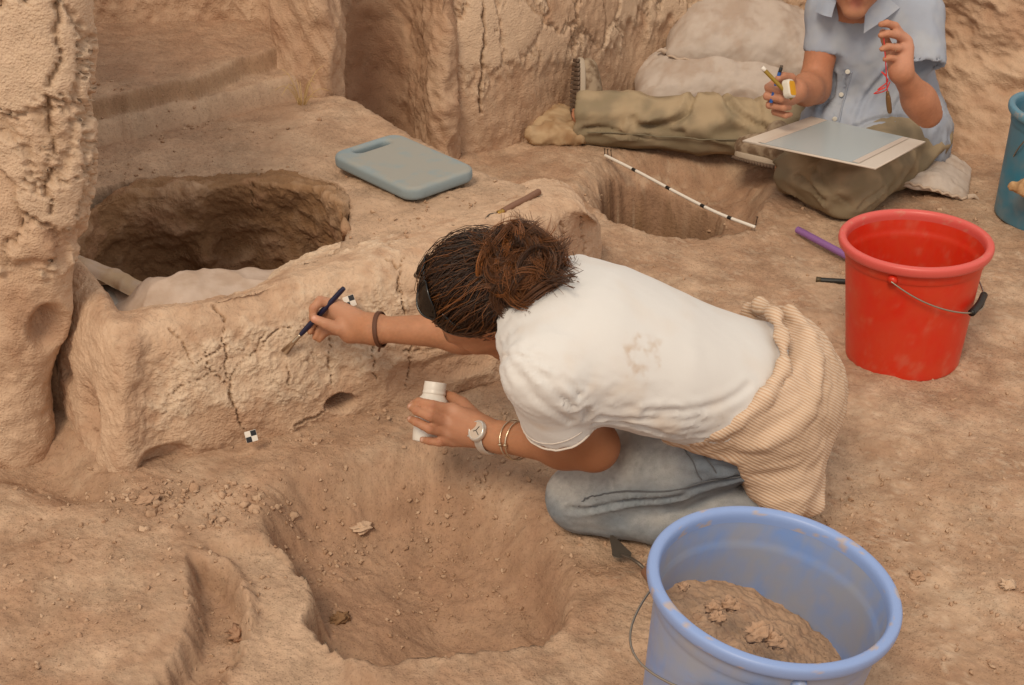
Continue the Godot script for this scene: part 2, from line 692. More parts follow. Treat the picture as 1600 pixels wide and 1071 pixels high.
func ground_colour(x: float, f: float, h: float, on_terrace: bool) -> Color:
	var a := n_patch.get_noise_2d(x, f)
	var b := n_mid.get_noise_2d(x + 3.0, f * 1.0)
	var c := n_edge.get_noise_2d(x * 1.4, f * 1.4 + 9.0)
	var col := MUD.lerp(PALE, ss(-0.45, 0.75, a + 0.30 * c))
	col = col.lerp(RED, 0.5 * ss(0.0, 0.7, b - 0.3 * a))
	if not on_terrace:
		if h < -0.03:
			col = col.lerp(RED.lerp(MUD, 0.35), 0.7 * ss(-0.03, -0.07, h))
		col = col.lerp(BROWN, 0.65 * ss(-0.005, 0.015, small_hole.at(x, f)))  # shade of the deep hole, put into the soil colour
		# scuffed pale plaster showing through the floor on the right
		if x > 0.15:
			var u := x * 0.94 + f * 0.34
			var v := f * 0.94 - x * 0.34
			var k := n_patch.get_noise_2d(u * 1.6 + 5.0, v * 4.0) + 0.35 * c
			col = col.lerp(WHITE_PLASTER, 0.30 * ss(0.22, 0.55, k))
			var r := 1.0 - absf(n_patch.get_noise_2d(u * 1.2 - 3.0, v * 3.2)) * 9.0
			col = col.lerp(WHITE_PLASTER, 0.45 * ss(0.2, 0.9, r) * ss(-0.05, 0.25, b))
		if f < 2.4 and x < 0.0 and h > -0.03:
			var t := tongue.at(x, f)
			col = col.lerp(PALE, 0.6 * ss(0.0, 0.03, t))
	else:
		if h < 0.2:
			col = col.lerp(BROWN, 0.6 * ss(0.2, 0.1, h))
		else:
			col = col.lerp(PALE, 0.3 + 0.3 * ss(3.4, 3.0, f))
			# the risers of the step: a dark mud-brick course over a pale one
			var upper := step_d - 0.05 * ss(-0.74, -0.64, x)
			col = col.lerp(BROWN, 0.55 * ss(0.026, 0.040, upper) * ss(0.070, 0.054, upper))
			col = col.lerp(WHITE_PLASTER, 0.35 * ss(-0.015, 0.0, step_d) * ss(0.025, 0.012, step_d))
			col = col.lerp(RED, 0.45 * ss(0.06, 0.2, step_d) + 0.4 * ss(0.02, -0.02, step_d) * ss(-0.22, -0.02, step_d))
	return col


func wall(called: String, rails: Array, nu: int, nv: int, style: Dictionary, label: String, category: String, flip := false) -> MeshInstance3D:
	var P := loft(rails, nu, nv)
	var N := grid_normals(P, nu, nv, flip)
	var C := PackedColorArray()
	C.resize(P.size())
	var rough: float = style.get("rough", 0.02)
	var plates: float = style.get("plates", 0.0)
	var pale: float = style.get("pale", 0.3)
	var lines: Array = style.get("lines", [])
	var squash: Vector3 = style.get("squash", Vector3.ONE)
	var low: float = style.get("low", -9.0)      # below this height the plaster is gone
	var white: PackedVector2Array = style.get("white", PackedVector2Array())
	var bite: Array = style.get("bites", [])
	for L in lines:
		var box := Rect2(L.at[0], Vector2.ZERO)
		for q in L.at:
			box = box.expand(q)
		L.box = box.grow(0.03)
	var around: Outline = outline(white) if white.size() else null
	var tone: Color = style.get("tone", MUD)
	for i in P.size():
		var p := P[i]
		var q := p * squash
		var a := n_patch.get_noise_3dv(q)
		var b := n_mid.get_noise_3dv(q + Vector3(4, 0, 0))
		var c := n_fine.get_noise_3dv(q)
		var e := n_edge.get_noise_3dv(q)
		var d := a * rough + b * rough * 0.6 + e * rough * 0.35 + c * 0.0022 + n_grit.get_noise_3dv(p) * 0.0009
		var col := tone.lerp(PALE, clampf(pale + 0.9 * a + 0.4 * e, 0.0, 1.0))
		col = col.lerp(RED, 0.55 * ss(0.05, 0.5, b))
		if plates > 0.0:
			var on := ss(-0.03, 0.03, p.y - low + 0.08 * a + 0.05 * e)
			var edge := c_plate.get_noise_3dv(q) + 1.0      # 0 on the joints between plates
			var v := c_plate_value.get_noise_3dv(q)
			var joint := ss(0.10, 0.0, edge)
			var gone := ss(0.68, 0.73, v)
			d = lerpf(d, d * 0.5, on * (1.0 - gone))
			d += plates * on * ((0.5 + 0.5 * v) * ss(0.015, 0.09, edge) - 0.5 * gone) - 0.004 * on * joint + 0.006 * on
			col = col.lerp(PALE.lerp(WHITE_PLASTER, 0.5 + 0.5 * v), on * (1.0 - gone) * 0.85)
			col = col.lerp(BROWN, on * joint * 0.35)
		if white.size():
			var w := ss(-0.012, 0.03, around.at(p.x, p.y) + 0.05 * a + 0.03 * e)
			col = col.lerp(WHITE_PLASTER, w * clampf(0.68 + 0.8 * e + 0.4 * c, 0.15, 0.95))
			d += 0.0025 * w + 0.0022 * w * e
			var net := c_small.get_noise_3dv(q) + 1.0
			d -= w * 0.0032 * ss(0.14, 0.0, net) * ss(-0.1, 0.3, e + 0.1)
			col = col.lerp(BROWN, w * 0.25 * ss(0.10, 0.0, net) * ss(0.0, 0.3, e + 0.1))
		for L in lines:
			var box: Rect2 = L.box
			if not box.has_point(Vector2(p.x, p.y)):
				continue
			var r := to_line(L.at, Vector2(p.x + 0.010 * e + 0.004 * c, p.y + 0.006 * b + 0.004 * c))
			var wd: float = L.w * (0.6 + 0.8 * ss(-0.4, 0.4, n_mid.get_noise_3dv(p * 3.0)))
			if r < wd * 4.0:
				d -= L.deep * ss(wd, wd * 0.25, r)
				d += L.get("lip", 0.0) * ss(wd * 4.0, wd, r)
				col = col.lerp(BROWN, 0.7 * ss(wd, wd * 0.4, r))
		for B in bite:
			var r: Vector3 = (p - B.at) / B.size
			var k: float = 1.0 - r.length() + 0.35 * a + 0.15 * e
			if k > 0.0:
				d -= B.deep * ss(0.0, 0.55, k)
				col = col.lerp(RED, 0.5 * ss(0.0, 0.3, k))
		P[i] = p + N[i] * d
		C[i] = col
	var o := put(called, array_mesh(P, grid_index(nu, nv, flip), C), mats["plaster"])
	tag(o, label, category)
	return o


func raise(L: PackedVector3Array, by: Vector3, wander := 0.0, sd := 0) -> PackedVector3Array:
	var o := PackedVector3Array()
	for i in L.size():
		o.append(L[i] + by + Vector3(sin(i * 1.7 + sd), 0.4 * sin(i * 2.9 + sd), cos(i * 2.3 + sd)) * wander)
	return o


func setting() -> void:
	outlines()
	# --- the ground: fine where the trench floor is seen, widening steps out to the horizon
	var xs := axis(-1.15, 1.75, 0.0062, 1.16, 45.0)
	var fs := axis(1.62, 4.25, 0.0055, 1.16, 45.0, 0.35)
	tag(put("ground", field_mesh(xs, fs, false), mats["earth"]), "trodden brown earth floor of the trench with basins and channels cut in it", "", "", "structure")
	# --- the raised mud terrace with the oval pit
	xs = axis(-1.35, 0.26, 0.0062, 1.2, 0.0)
	fs = axis(2.30, 4.20, 0.0058, 1.2, 0.0)
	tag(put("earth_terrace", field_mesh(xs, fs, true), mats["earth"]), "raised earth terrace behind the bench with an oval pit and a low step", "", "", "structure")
	bench()
	pit_wall()
	left_wall()
	back_walls()


func bench() -> void:
	var foot := PackedVector3Array([Vector3(-1.087, -0.050, -2.655), Vector3(-0.968, -0.050, -2.635), Vector3(-0.870, -0.050, -2.558), Vector3(-0.782, -0.050, -2.426)]) + PackedVector3Array([Vector3(-0.706, -0.050, -2.337), Vector3(-0.652, -0.050, -2.378), Vector3(-0.578, -0.050, -2.422), Vector3(-0.489, -0.050, -2.457), Vector3(-0.420, -0.050, -2.475), Vector3(-0.353, -0.050, -2.525), Vector3(-0.283, -0.050, -2.567), Vector3(-0.199, -0.050, -2.599), Vector3(-0.101, -0.050, -2.648), Vector3(0.000, -0.050, -2.706), Vector3(0.067, -0.050, -2.846), Vector3(0.125, -0.050, -3.006), Vector3(0.170, -0.050, -3.141), Vector3(0.204, -0.050, -3.300), Vector3(0.192, -0.050, -3.408)])
	var low := PackedVector3Array([Vector3(-1.087, 0.060, -2.665), Vector3(-0.968, 0.060, -2.645), Vector3(-0.870, 0.060, -2.568), Vector3(-0.782, 0.060, -2.436)]) + PackedVector3Array([Vector3(-0.695, 0.035, -2.330), Vector3(-0.641, 0.033, -2.370), Vector3(-0.566, 0.032, -2.400), Vector3(-0.479, 0.041, -2.440), Vector3(-0.413, 0.040, -2.470), Vector3(-0.346, 0.040, -2.510), Vector3(-0.277, 0.045, -2.540), Vector3(-0.195, 0.042, -2.575), Vector3(-0.098, 0.050, -2.610), Vector3(0.000, 0.047, -2.680), Vector3(0.065, 0.052, -2.800), Vector3(0.121, 0.049, -2.940), Vector3(0.164, 0.047, -3.060), Vector3(0.197, 0.052, -3.160), Vector3(0.190, 0.062, -3.250)])
	var high := PackedVector3Array([Vector3(-1.081, 0.165, -2.690), Vector3(-0.962, 0.165, -2.670), Vector3(-0.864, 0.165, -2.593), Vector3(-0.776, 0.165, -2.461)]) + PackedVector3Array([Vector3(-0.681, 0.208, -2.360), Vector3(-0.628, 0.208, -2.400), Vector3(-0.555, 0.209, -2.430), Vector3(-0.470, 0.211, -2.470), Vector3(-0.405, 0.208, -2.500), Vector3(-0.340, 0.210, -2.540), Vector3(-0.272, 0.216, -2.570), Vector3(-0.191, 0.225, -2.610), Vector3(-0.097, 0.233, -2.650), Vector3(0.000, 0.227, -2.730), Vector3(0.064, 0.217, -2.830), Vector3(0.118, 0.201, -2.930), Vector3(0.158, 0.162, -3.030), Vector3(0.189, 0.118, -3.150), Vector3(0.187, 0.110, -3.220)])
	var lip := PackedVector3Array([Vector3(-1.072, 0.237, -2.730), Vector3(-0.953, 0.237, -2.710), Vector3(-0.855, 0.237, -2.633), Vector3(-0.767, 0.237, -2.501)]) + PackedVector3Array([Vector3(-0.684, 0.245, -2.392), Vector3(-0.630, 0.247, -2.430), Vector3(-0.559, 0.248, -2.472), Vector3(-0.474, 0.250, -2.520), Vector3(-0.408, 0.252, -2.545), Vector3(-0.341, 0.255, -2.579), Vector3(-0.273, 0.258, -2.608), Vector3(-0.193, 0.260, -2.662), Vector3(-0.098, 0.260, -2.724), Vector3(0.000, 0.260, -2.821), Vector3(0.064, 0.258, -2.886), Vector3(0.111, 0.252, -2.930), Vector3(0.142, 0.240, -2.951), Vector3(0.162, 0.215, -2.976), Vector3(0.164, 0.190, -3.055)])
	var back := PackedVector3Array([Vector3(-1.067, 0.250, -2.805), Vector3(-0.948, 0.250, -2.785), Vector3(-0.850, 0.250, -2.708), Vector3(-0.762, 0.250, -2.576)]) + PackedVector3Array([Vector3(-0.696, 0.252, -2.452), Vector3(-0.640, 0.252, -2.482), Vector3(-0.564, 0.252, -2.503), Vector3(-0.476, 0.254, -2.535), Vector3(-0.414, 0.262, -2.597), Vector3(-0.347, 0.264, -2.634), Vector3(-0.278, 0.266, -2.675), Vector3(-0.197, 0.266, -2.740), Vector3(-0.101, 0.266, -2.814), Vector3(0.000, 0.264, -2.921), Vector3(0.053, 0.262, -2.973), Vector3(0.093, 0.255, -3.011), Vector3(0.121, 0.245, -3.035), Vector3(0.139, 0.225, -3.066), Vector3(0.145, 0.200, -3.101)])
	var tail := PackedVector3Array([Vector3(-1.067, 0.200, -2.855), Vector3(-0.948, 0.200, -2.835), Vector3(-0.850, 0.200, -2.758), Vector3(-0.762, 0.200, -2.626)]) + PackedVector3Array([Vector3(-0.733, 0.190, -2.584), Vector3(-0.674, 0.190, -2.616), Vector3(-0.594, 0.190, -2.638), Vector3(-0.503, 0.190, -2.682), Vector3(-0.442, 0.200, -2.782), Vector3(-0.369, 0.215, -2.816), Vector3(-0.294, 0.225, -2.844), Vector3(-0.209, 0.225, -2.914), Vector3(-0.107, 0.225, -2.997), Vector3(0.000, 0.225, -3.105), Vector3(0.042, 0.225, -3.149), Vector3(0.077, 0.220, -3.176), Vector3(0.099, 0.210, -3.193), Vector3(0.113, 0.200, -3.199), Vector3(0.121, 0.180, -3.230)])
	var lines := [
		{"at": PackedVector2Array([Vector2(-0.535, 0.250), Vector2(-0.512, 0.233), Vector2(-0.513, 0.204), Vector2(-0.510, 0.176), Vector2(-0.516, 0.156), Vector2(-0.510, 0.123), Vector2(-0.501, 0.077), Vector2(-0.497, 0.043), Vector2(-0.485, 0.023)]), "w": 0.0021, "deep": 0.007},
		{"at": PackedVector2Array([Vector2(-0.604, 0.237), Vector2(-0.584, 0.220), Vector2(-0.575, 0.188), Vector2(-0.568, 0.174), Vector2(-0.542, 0.182), Vector2(-0.519, 0.190)]), "w": 0.0016, "deep": 0.005},
		{"at": PackedVector2Array([Vector2(-0.613, 0.119), Vector2(-0.581, 0.138), Vector2(-0.546, 0.148), Vector2(-0.516, 0.153)]), "w": 0.0014, "deep": 0.005},
		{"at": PackedVector2Array([Vector2(-0.545, 0.189), Vector2(-0.543, 0.169), Vector2(-0.534, 0.143), Vector2(-0.518, 0.122)]), "w": 0.0015, "deep": 0.006},
		{"at": PackedVector2Array([Vector2(-0.508, 0.129), Vector2(-0.490, 0.150), Vector2(-0.481, 0.164), Vector2(-0.459, 0.165), Vector2(-0.447, 0.176)]), "w": 0.0011, "deep": 0.004},
		{"at": PackedVector2Array([Vector2(-0.338, 0.218), Vector2(-0.336, 0.175), Vector2(-0.339, 0.127), Vector2(-0.335, 0.079)]), "w": 0.0014, "deep": 0.006},
		{"at": PackedVector2Array([Vector2(-0.255, 0.176), Vector2(-0.258, 0.126), Vector2(-0.262, 0.084), Vector2(-0.255, 0.062)]), "w": 0.0014, "deep": 0.006},
		{"at": PackedVector2Array([Vector2(-0.188, 0.166), Vector2(-0.190, 0.117), Vector2(-0.192, 0.067), Vector2(-0.195, 0.031)]), "w": 0.0015, "deep": 0.006},
		{"at": PackedVector2Array([Vector2(-0.207, 0.256), Vector2(-0.213, 0.228), Vector2(-0.201, 0.206), Vector2(-0.199, 0.182)]), "w": 0.0019, "deep": 0.008},
		{"at": PackedVector2Array([Vector2(-0.237, 0.267), Vector2(-0.216, 0.256), Vector2(-0.202, 0.265)]), "w": 0.0012, "deep": 0.005},
		{"at": PackedVector2Array([Vector2(-0.206, 0.111), Vector2(-0.171, 0.102), Vector2(-0.134, 0.106), Vector2(-0.074, 0.088), Vector2(-0.012, 0.076)]), "w": 0.0019, "deep": 0.006},
		{"at": PackedVector2Array([Vector2(-0.416, 0.135), Vector2(-0.408, 0.115), Vector2(-0.411, 0.097)]), "w": 0.0019, "deep": 0.006},
		{"at": PackedVector2Array([Vector2(-0.448, 0.180), Vector2(-0.431, 0.196), Vector2(-0.415, 0.202), Vector2(-0.398, 0.198)]), "w": 0.0014, "deep": 0.005},
		{"at": PackedVector2Array([Vector2(-0.468, 0.165), Vector2(-0.455, 0.185), Vector2(-0.444, 0.199)]), "w": 0.0012, "deep": 0.005},
		{"at": PackedVector2Array([Vector2(-0.400, 0.008), Vector2(-0.374, 0.009), Vector2(-0.352, 0.021), Vector2(-0.344, 0.040), Vector2(-0.338, 0.049), Vector2(-0.321, 0.050), Vector2(-0.300, 0.041)]), "w": 0.0026, "deep": 0.008, "lip": 0.003},
		{"at": PackedVector2Array([Vector2(0.140, 0.216), Vector2(0.154, 0.135), Vector2(0.150, 0.060)]), "w": 0.0025, "deep": 0.008},
		{"at": PackedVector2Array([Vector2(0.104, 0.231), Vector2(0.111, 0.172), Vector2(0.108, 0.092)]), "w": 0.0019, "deep": 0.006},
	]
	var white := PackedVector2Array([Vector2(-0.646, 0.165), Vector2(-0.609, 0.180), Vector2(-0.564, 0.194), Vector2(-0.531, 0.228), Vector2(-0.478, 0.238), Vector2(-0.414, 0.243), Vector2(-0.329, 0.237), Vector2(-0.237, 0.246), Vector2(-0.191, 0.206), Vector2(-0.193, 0.095), Vector2(-0.287, 0.067), Vector2(-0.356, 0.064), Vector2(-0.422, 0.053), Vector2(-0.485, 0.077), Vector2(-0.573, 0.068), Vector2(-0.637, 0.066), Vector2(-0.656, 0.119)])
	var bites := [
		{"at": Vector3(-0.780, 0.080, -2.380), "size": Vector3(0.05, 0.10, 0.09), "deep": 0.03},
		{"at": Vector3(-0.849, 0.107, -2.460), "size": Vector3(0.05, 0.05, 0.09), "deep": 0.03},
		{"at": Vector3(-0.614, -0.005, -2.360), "size": Vector3(0.055, 0.040, 0.06), "deep": 0.022},
		{"at": Vector3(-0.316, 0.030, -2.500), "size": Vector3(0.036, 0.026, 0.07), "deep": 0.075},
		{"at": Vector3(-0.098, 0.063, -2.600), "size": Vector3(0.11, 0.04, 0.08), "deep": 0.012},
		{"at": Vector3(-0.194, 0.045, -2.570), "size": Vector3(0.06, 0.05, 0.08), "deep": 0.010},
	]
	wall("mud_bench", [foot, low, high, lip, back, tail], 620, 190, {"rough": 0.007, "pale": 0.85, "lines": lines, "white": white, "bites": bites}, "low mud bench with cracked white plaster on its front face", "bench", true)


func pit_wall() -> void:
	var rim := PackedVector3Array([Vector3(-0.915, 0.262, -2.722), Vector3(-0.863, 0.262, -2.823), Vector3(-0.834, 0.262, -2.926), Vector3(-0.788, 0.262, -2.987), Vector3(-0.721, 0.260, -3.016), Vector3(-0.655, 0.262, -3.022), Vector3(-0.614, 0.258, -3.053), Vector3(-0.541, 0.262, -3.061), Vector3(-0.470, 0.262, -3.040), Vector3(-0.415, 0.260, -3.027), Vector3(-0.368, 0.262, -2.960), Vector3(-0.332, 0.258, -2.854), Vector3(-0.329, 0.235, -2.852)])
	var top := raise(rim, Vector3(0, -0.004, 0.02))
	var bulge := raise(rim, Vector3(0, -0.09, -0.005), 0.012, 3)
	var mid := raise(rim, Vector3(-0.005, -0.18, -0.03), 0.012, 1)
	var foot := raise(rim, Vector3(-0.01, -0.36, 0.0), 0.01, 2)
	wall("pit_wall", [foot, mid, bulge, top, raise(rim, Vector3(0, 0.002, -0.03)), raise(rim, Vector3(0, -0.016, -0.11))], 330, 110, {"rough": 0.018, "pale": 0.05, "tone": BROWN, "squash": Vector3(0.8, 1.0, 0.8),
		"lines": [{"at": PackedVector2Array([Vector2(-0.546, 0.259), Vector2(-0.547, 0.212), Vector2(-0.529, 0.173)]), "w": 0.0025, "deep": 0.012}]}, "rough dark brown earth side of the oval pit in the terrace", "pit side", true)


func left_wall() -> void:
	# columns run from far left round the right-hand edge to the back
	var rails := []
	for y in [-0.06, 0.10, 0.22, 0.34, 0.48, 0.62, 0.80, 1.0, 1.16]:
		var L := PackedVector3Array()
		var edge := 0.0
		for k in [[-0.06, -0.865], [0.10, -0.85], [0.22, -0.80], [0.34, -0.772], [0.48, -0.735], [0.62, -0.722], [0.80, -0.703], [1.0, -0.71], [1.16, -0.74]]:
			if absf(k[0] - y) < 0.001:
				edge = k[1]
		var lean: float = 0.05 * y
		for c in [[-0.72, 2.38], [-0.55, 2.40], [-0.35, 2.40], [-0.16, 2.41], [-0.05, 2.425], [0.0, 2.48], [-0.03, 2.56], [-0.16, 2.75], [-0.40, 3.0], [-0.7, 3.2]]:
			L.append(Vector3(edge + c[0], y, -(c[1] + lean)))
		rails.append(L)
	var top := PackedVector3Array()
	for p in rails[-1]:
		top.append(p + Vector3(-0.1, 0.03, -0.12))
	rails.append(top)
	wall("left_wall", rails, 330, 300, {"rough": 0.012, "plates": 0.016, "pale": 0.8, "squash": Vector3(0.8, 0.65, 0.8), "low": 0.36,
		"lines": [{"at": PackedVector2Array([Vector2(-0.734, 0.811), Vector2(-0.742, 0.770), Vector2(-0.745, 0.717), Vector2(-0.767, 0.674), Vector2(-0.769, 0.613), Vector2(-0.771, 0.557)]), "w": 0.0035, "deep": 0.011}, {"at": PackedVector2Array([Vector2(-0.776, 0.553), Vector2(-0.787, 0.496), Vector2(-0.789, 0.450)]), "w": 0.0025, "deep": 0.01}],
		"bites": [{"at": Vector3(-0.760, 0.663, -2.400), "size": Vector3(0.04, 0.02, 0.06), "deep": 0.03}, {"at": Vector3(-0.817, 0.220, -2.420), "size": Vector3(0.05, 0.07, 0.07), "deep": 0.05}]},
		"tall cracked mud plaster wall standing at the left end of the bench", "wall", true)


func back_walls() -> void:
	# base points (x, f, height) from the terrace round the worn wall end and the recess to the plastered wall
	var base := [[-1.75, 3.66, 0.32], [-1.35, 3.78, 0.33], [-1.05, 3.85, 0.33], [-0.80, 3.90, 0.33], [-0.655, 3.90, 0.32], [-0.60, 3.80, 0.31], [-0.585, 3.70, 0.28], [-0.56, 3.65, 0.22], [-0.52, 3.62, 0.18], [-0.475, 3.64, 0.1], [-0.47, 3.74, 0.0], [-0.475, 3.86, -0.05], [-0.45, 3.97, -0.05], [-0.38, 4.01, -0.05], [-0.29, 4.0, -0.05], [-0.245, 3.93, -0.05], [-0.215, 3.82, -0.05], [-0.175, 3.79, -0.05], [-0.150, 3.82, -0.05], [-0.142, 3.90, -0.05]]
	var rails := []
	for k in 7:
		var t := k / 6.0
		var L := PackedVector3Array()
		for i in base.size():
			var b = base[i]
			var y := lerpf(float(b[2]), 1.05, t)
			# the worn wall end swells out above and is undercut below
			var swell := 0.05 * sin(minf(t * 5.0, PI)) if i >= 7 and i <= 10 else 0.0
			L.append(Vector3(float(b[0]) + swell, y, -(float(b[1]) + 0.10 * t - 0.4 * swell)))
		rails.append(L)
	rails.append(raise(rails[-1], Vector3(0, 0.03, -0.3)))
	wall("recessed_wall", rails, 420, 220, {"rough": 0.022, "pale": 0.35, "tone": MUD, "squash": Vector3(1, 0.7, 1),
		"bites": [{"at": Vector3(-0.36, 0.22, -3.98), "size": Vector3(0.09, 0.2, 0.12), "deep": 0.03}]},
		"worn earth wall end beside a dark recess and a narrow pilaster", "wall", true)
	var b2 := [[-0.19, 3.92], [-0.13, 3.90], [0.0, 3.97], [0.10, 4.06], [0.22, 4.19], [0.36, 4.36], [0.55, 4.50], [0.80, 4.58], [1.05, 4.60]]
	rails = []
	for k in 7:
		var t := k / 6.0
		var L := PackedVector3Array()
		for b in b2:
			L.append(Vector3(b[0], lerpf(-0.05, 1.05, t), -(b[1] + 0.06 * t - 0.035 * sin(minf(t * 6.0, PI)))))
		rails.append(L)
	rails.append(raise(rails[-1], Vector3(0, 0.03, -0.3)))
	wall("plastered_back_wall", rails, 420, 240, {"rough": 0.010, "plates": 0.008, "pale": 0.75, "low": 0.20, "squash": Vector3(0.85, 0.55, 0.85),
		"lines": [{"at": PackedVector2Array([Vector2(-0.079, 0.399), Vector2(-0.070, 0.332), Vector2(-0.081, 0.246), Vector2(-0.085, 0.176), Vector2(-0.082, 0.114)]), "w": 0.0031, "deep": 0.014}, {"at": PackedVector2Array([Vector2(-0.182, 0.349), Vector2(-0.188, 0.263), Vector2(-0.168, 0.211)]), "w": 0.0019, "deep": 0.008}]},
		"back wall with pale cracked plaster above bare brown earth", "wall", true)
	var b3 := [[0.80, 4.62], [0.98, 4.44], [1.10, 4.22], [1.18, 4.10], [1.27, 4.02], [1.42, 3.98], [1.62, 3.96], [1.95, 3.92], [2.6, 3.6]]
	rails = []
	for k in 7:
		var t := k / 6.0
		var L := PackedVector3Array()
		for b in b3:
			var foot := 0.16 * pow(1.0 - minf(t * 4.0, 1.0), 2.0)
			L.append(Vector3(b[0] - 0.3 * foot, lerpf(-0.03, 1.05, t), -(b[1] + 0.12 * t - foot)))
		rails.append(L)
	rails.append(raise(rails[-1], Vector3(0, 0.03, -0.3)))
	wall("rough_back_wall", rails, 330, 240, {"rough": 0.034, "pale": 0.3, "tone": MUD, "squash": Vector3(0.6, 0.9, 0.6), "bites": [{"at": Vector3(1.259, 0.334, -4.000), "size": Vector3(0.04, 0.05, 0.08), "deep": 0.05}]},
		"rough bare earth wall behind the seated person and the turquoise bucket", "wall", true)


# ================================================================ surface nets
class Field:
	var lo: Vector3
	var c := 0.01
	var nx := 0
	var ny := 0
	var nz := 0
	var v := PackedFloat32Array()

	func _init(a: Vector3, b: Vector3, cell: float) -> void:
		lo = a
		c = cell
		nx = int((b.x - a.x) / c) + 2
		ny = int((b.y - a.y) / c) + 2
		nz = int((b.z - a.z) / c) + 2
		v.resize(nx * ny * nz)
		v.fill(1.0)

	# joins a tapered capsule smoothly; squash scales one direction (flattens along it)
	func bone(a: Vector3, ra: float, b: Vector3, rb: float, k := 0.02, flat := Vector3.ZERO, by := 1.0, square := false) -> void:
		var m := maxf(ra, rb) * maxf(1.0, by) + k + 2.5 * c
		var p0 := a.min(b) - Vector3.ONE * m - lo
		var p1 := a.max(b) + Vector3.ONE * m - lo
		var e := b - a
		var ee := maxf(e.dot(e), 1e-9)
		var squashed := flat != Vector3.ZERO
		for z in range(maxi(0, int(p0.z / c)), mini(nz, int(p1.z / c) + 2)):
			for y in range(maxi(0, int(p0.y / c)), mini(ny, int(p1.y / c) + 2)):
				var at := (z * ny + y) * nx
				for x in range(maxi(0, int(p0.x / c)), mini(nx, int(p1.x / c) + 2)):
					var w := lo + Vector3(x, y, z) * c - a
					var h := clampf(w.dot(e) / ee, 0.0, 1.0)
					var q := w - e * h
					if squashed:
						q += flat * (q.dot(flat) * (1.0 / by - 1.0))
					var d := q.length() - lerpf(ra, rb, h)
					if square:
						d = maxf(d, (w.dot(e) - ee) / sqrt(ee))
					var o := v[at + x]
					if k > 0.0:
						var s := maxf(k - absf(o - d), 0.0)
						v[at + x] = minf(o, d) - s * s / (4.0 * k)
					else:
						v[at + x] = minf(o, d)

	# an ellipsoid: axes as a basis whose columns are the half-lengths
	func egg(at: Vector3, axes: Basis, k := 0.02) -> void:
		var inv := axes.inverse()
		var small := minf(axes.x.length(), minf(axes.y.length(), axes.z.length()))
		var m := Vector3(Vector3(axes.x.x, axes.y.x, axes.z.x).length(), Vector3(axes.x.y, axes.y.y, axes.z.y).length(), Vector3(axes.x.z, axes.y.z, axes.z.z).length()) + Vector3.ONE * (k + 2.5 * c)
		var p0 := at - m - lo
		var p1 := at + m - lo
		for z in range(maxi(0, int(p0.z / c)), mini(nz, int(p1.z / c) + 2)):
			for y in range(maxi(0, int(p0.y / c)), mini(ny, int(p1.y / c) + 2)):
				var i := (z * ny + y) * nx
				for x in range(maxi(0, int(p0.x / c)), mini(nx, int(p1.x / c) + 2)):
					var q := inv * (lo + Vector3(x, y, z) * c - at)
					var r := q.length()
					var g := (inv.transposed() * q).length()
					var d := r * (r - 1.0) / maxf(g, 1e-6) if r > 0.3 else -small * 0.7
					var o := v[i + x]
					var s := maxf(k - absf(o - d), 0.0)
					v[i + x] = minf(o, d) - (s * s / (4.0 * k) if k > 0.0 else 0.0)

	# keeps only what lies on the side that n points away from
	func cut(at: Vector3, n: Vector3, around := 1e9) -> void:
		n = n.normalized()
		for z in nz:
			for y in ny:
				var i := (z * ny + y) * nx
				for x in nx:
					var w := lo + Vector3(x, y, z) * c - at
					if w.length() < around:
						v[i + x] = maxf(v[i + x], w.dot(n))

	func carve(a: Vector3, ra: float, b: Vector3, rb: float) -> void:
		var e := b - a
		var ee := maxf(e.dot(e), 1e-9)
		for z in nz:
			for y in ny:
				var i := (z * ny + y) * nx
				for x in nx:
					var w := lo + Vector3(x, y, z) * c - a
					var h := clampf(w.dot(e) / ee, 0.0, 1.0)
					v[i + x] = maxf(v[i + x], lerpf(ra, rb, h) - (w - e * h).length())


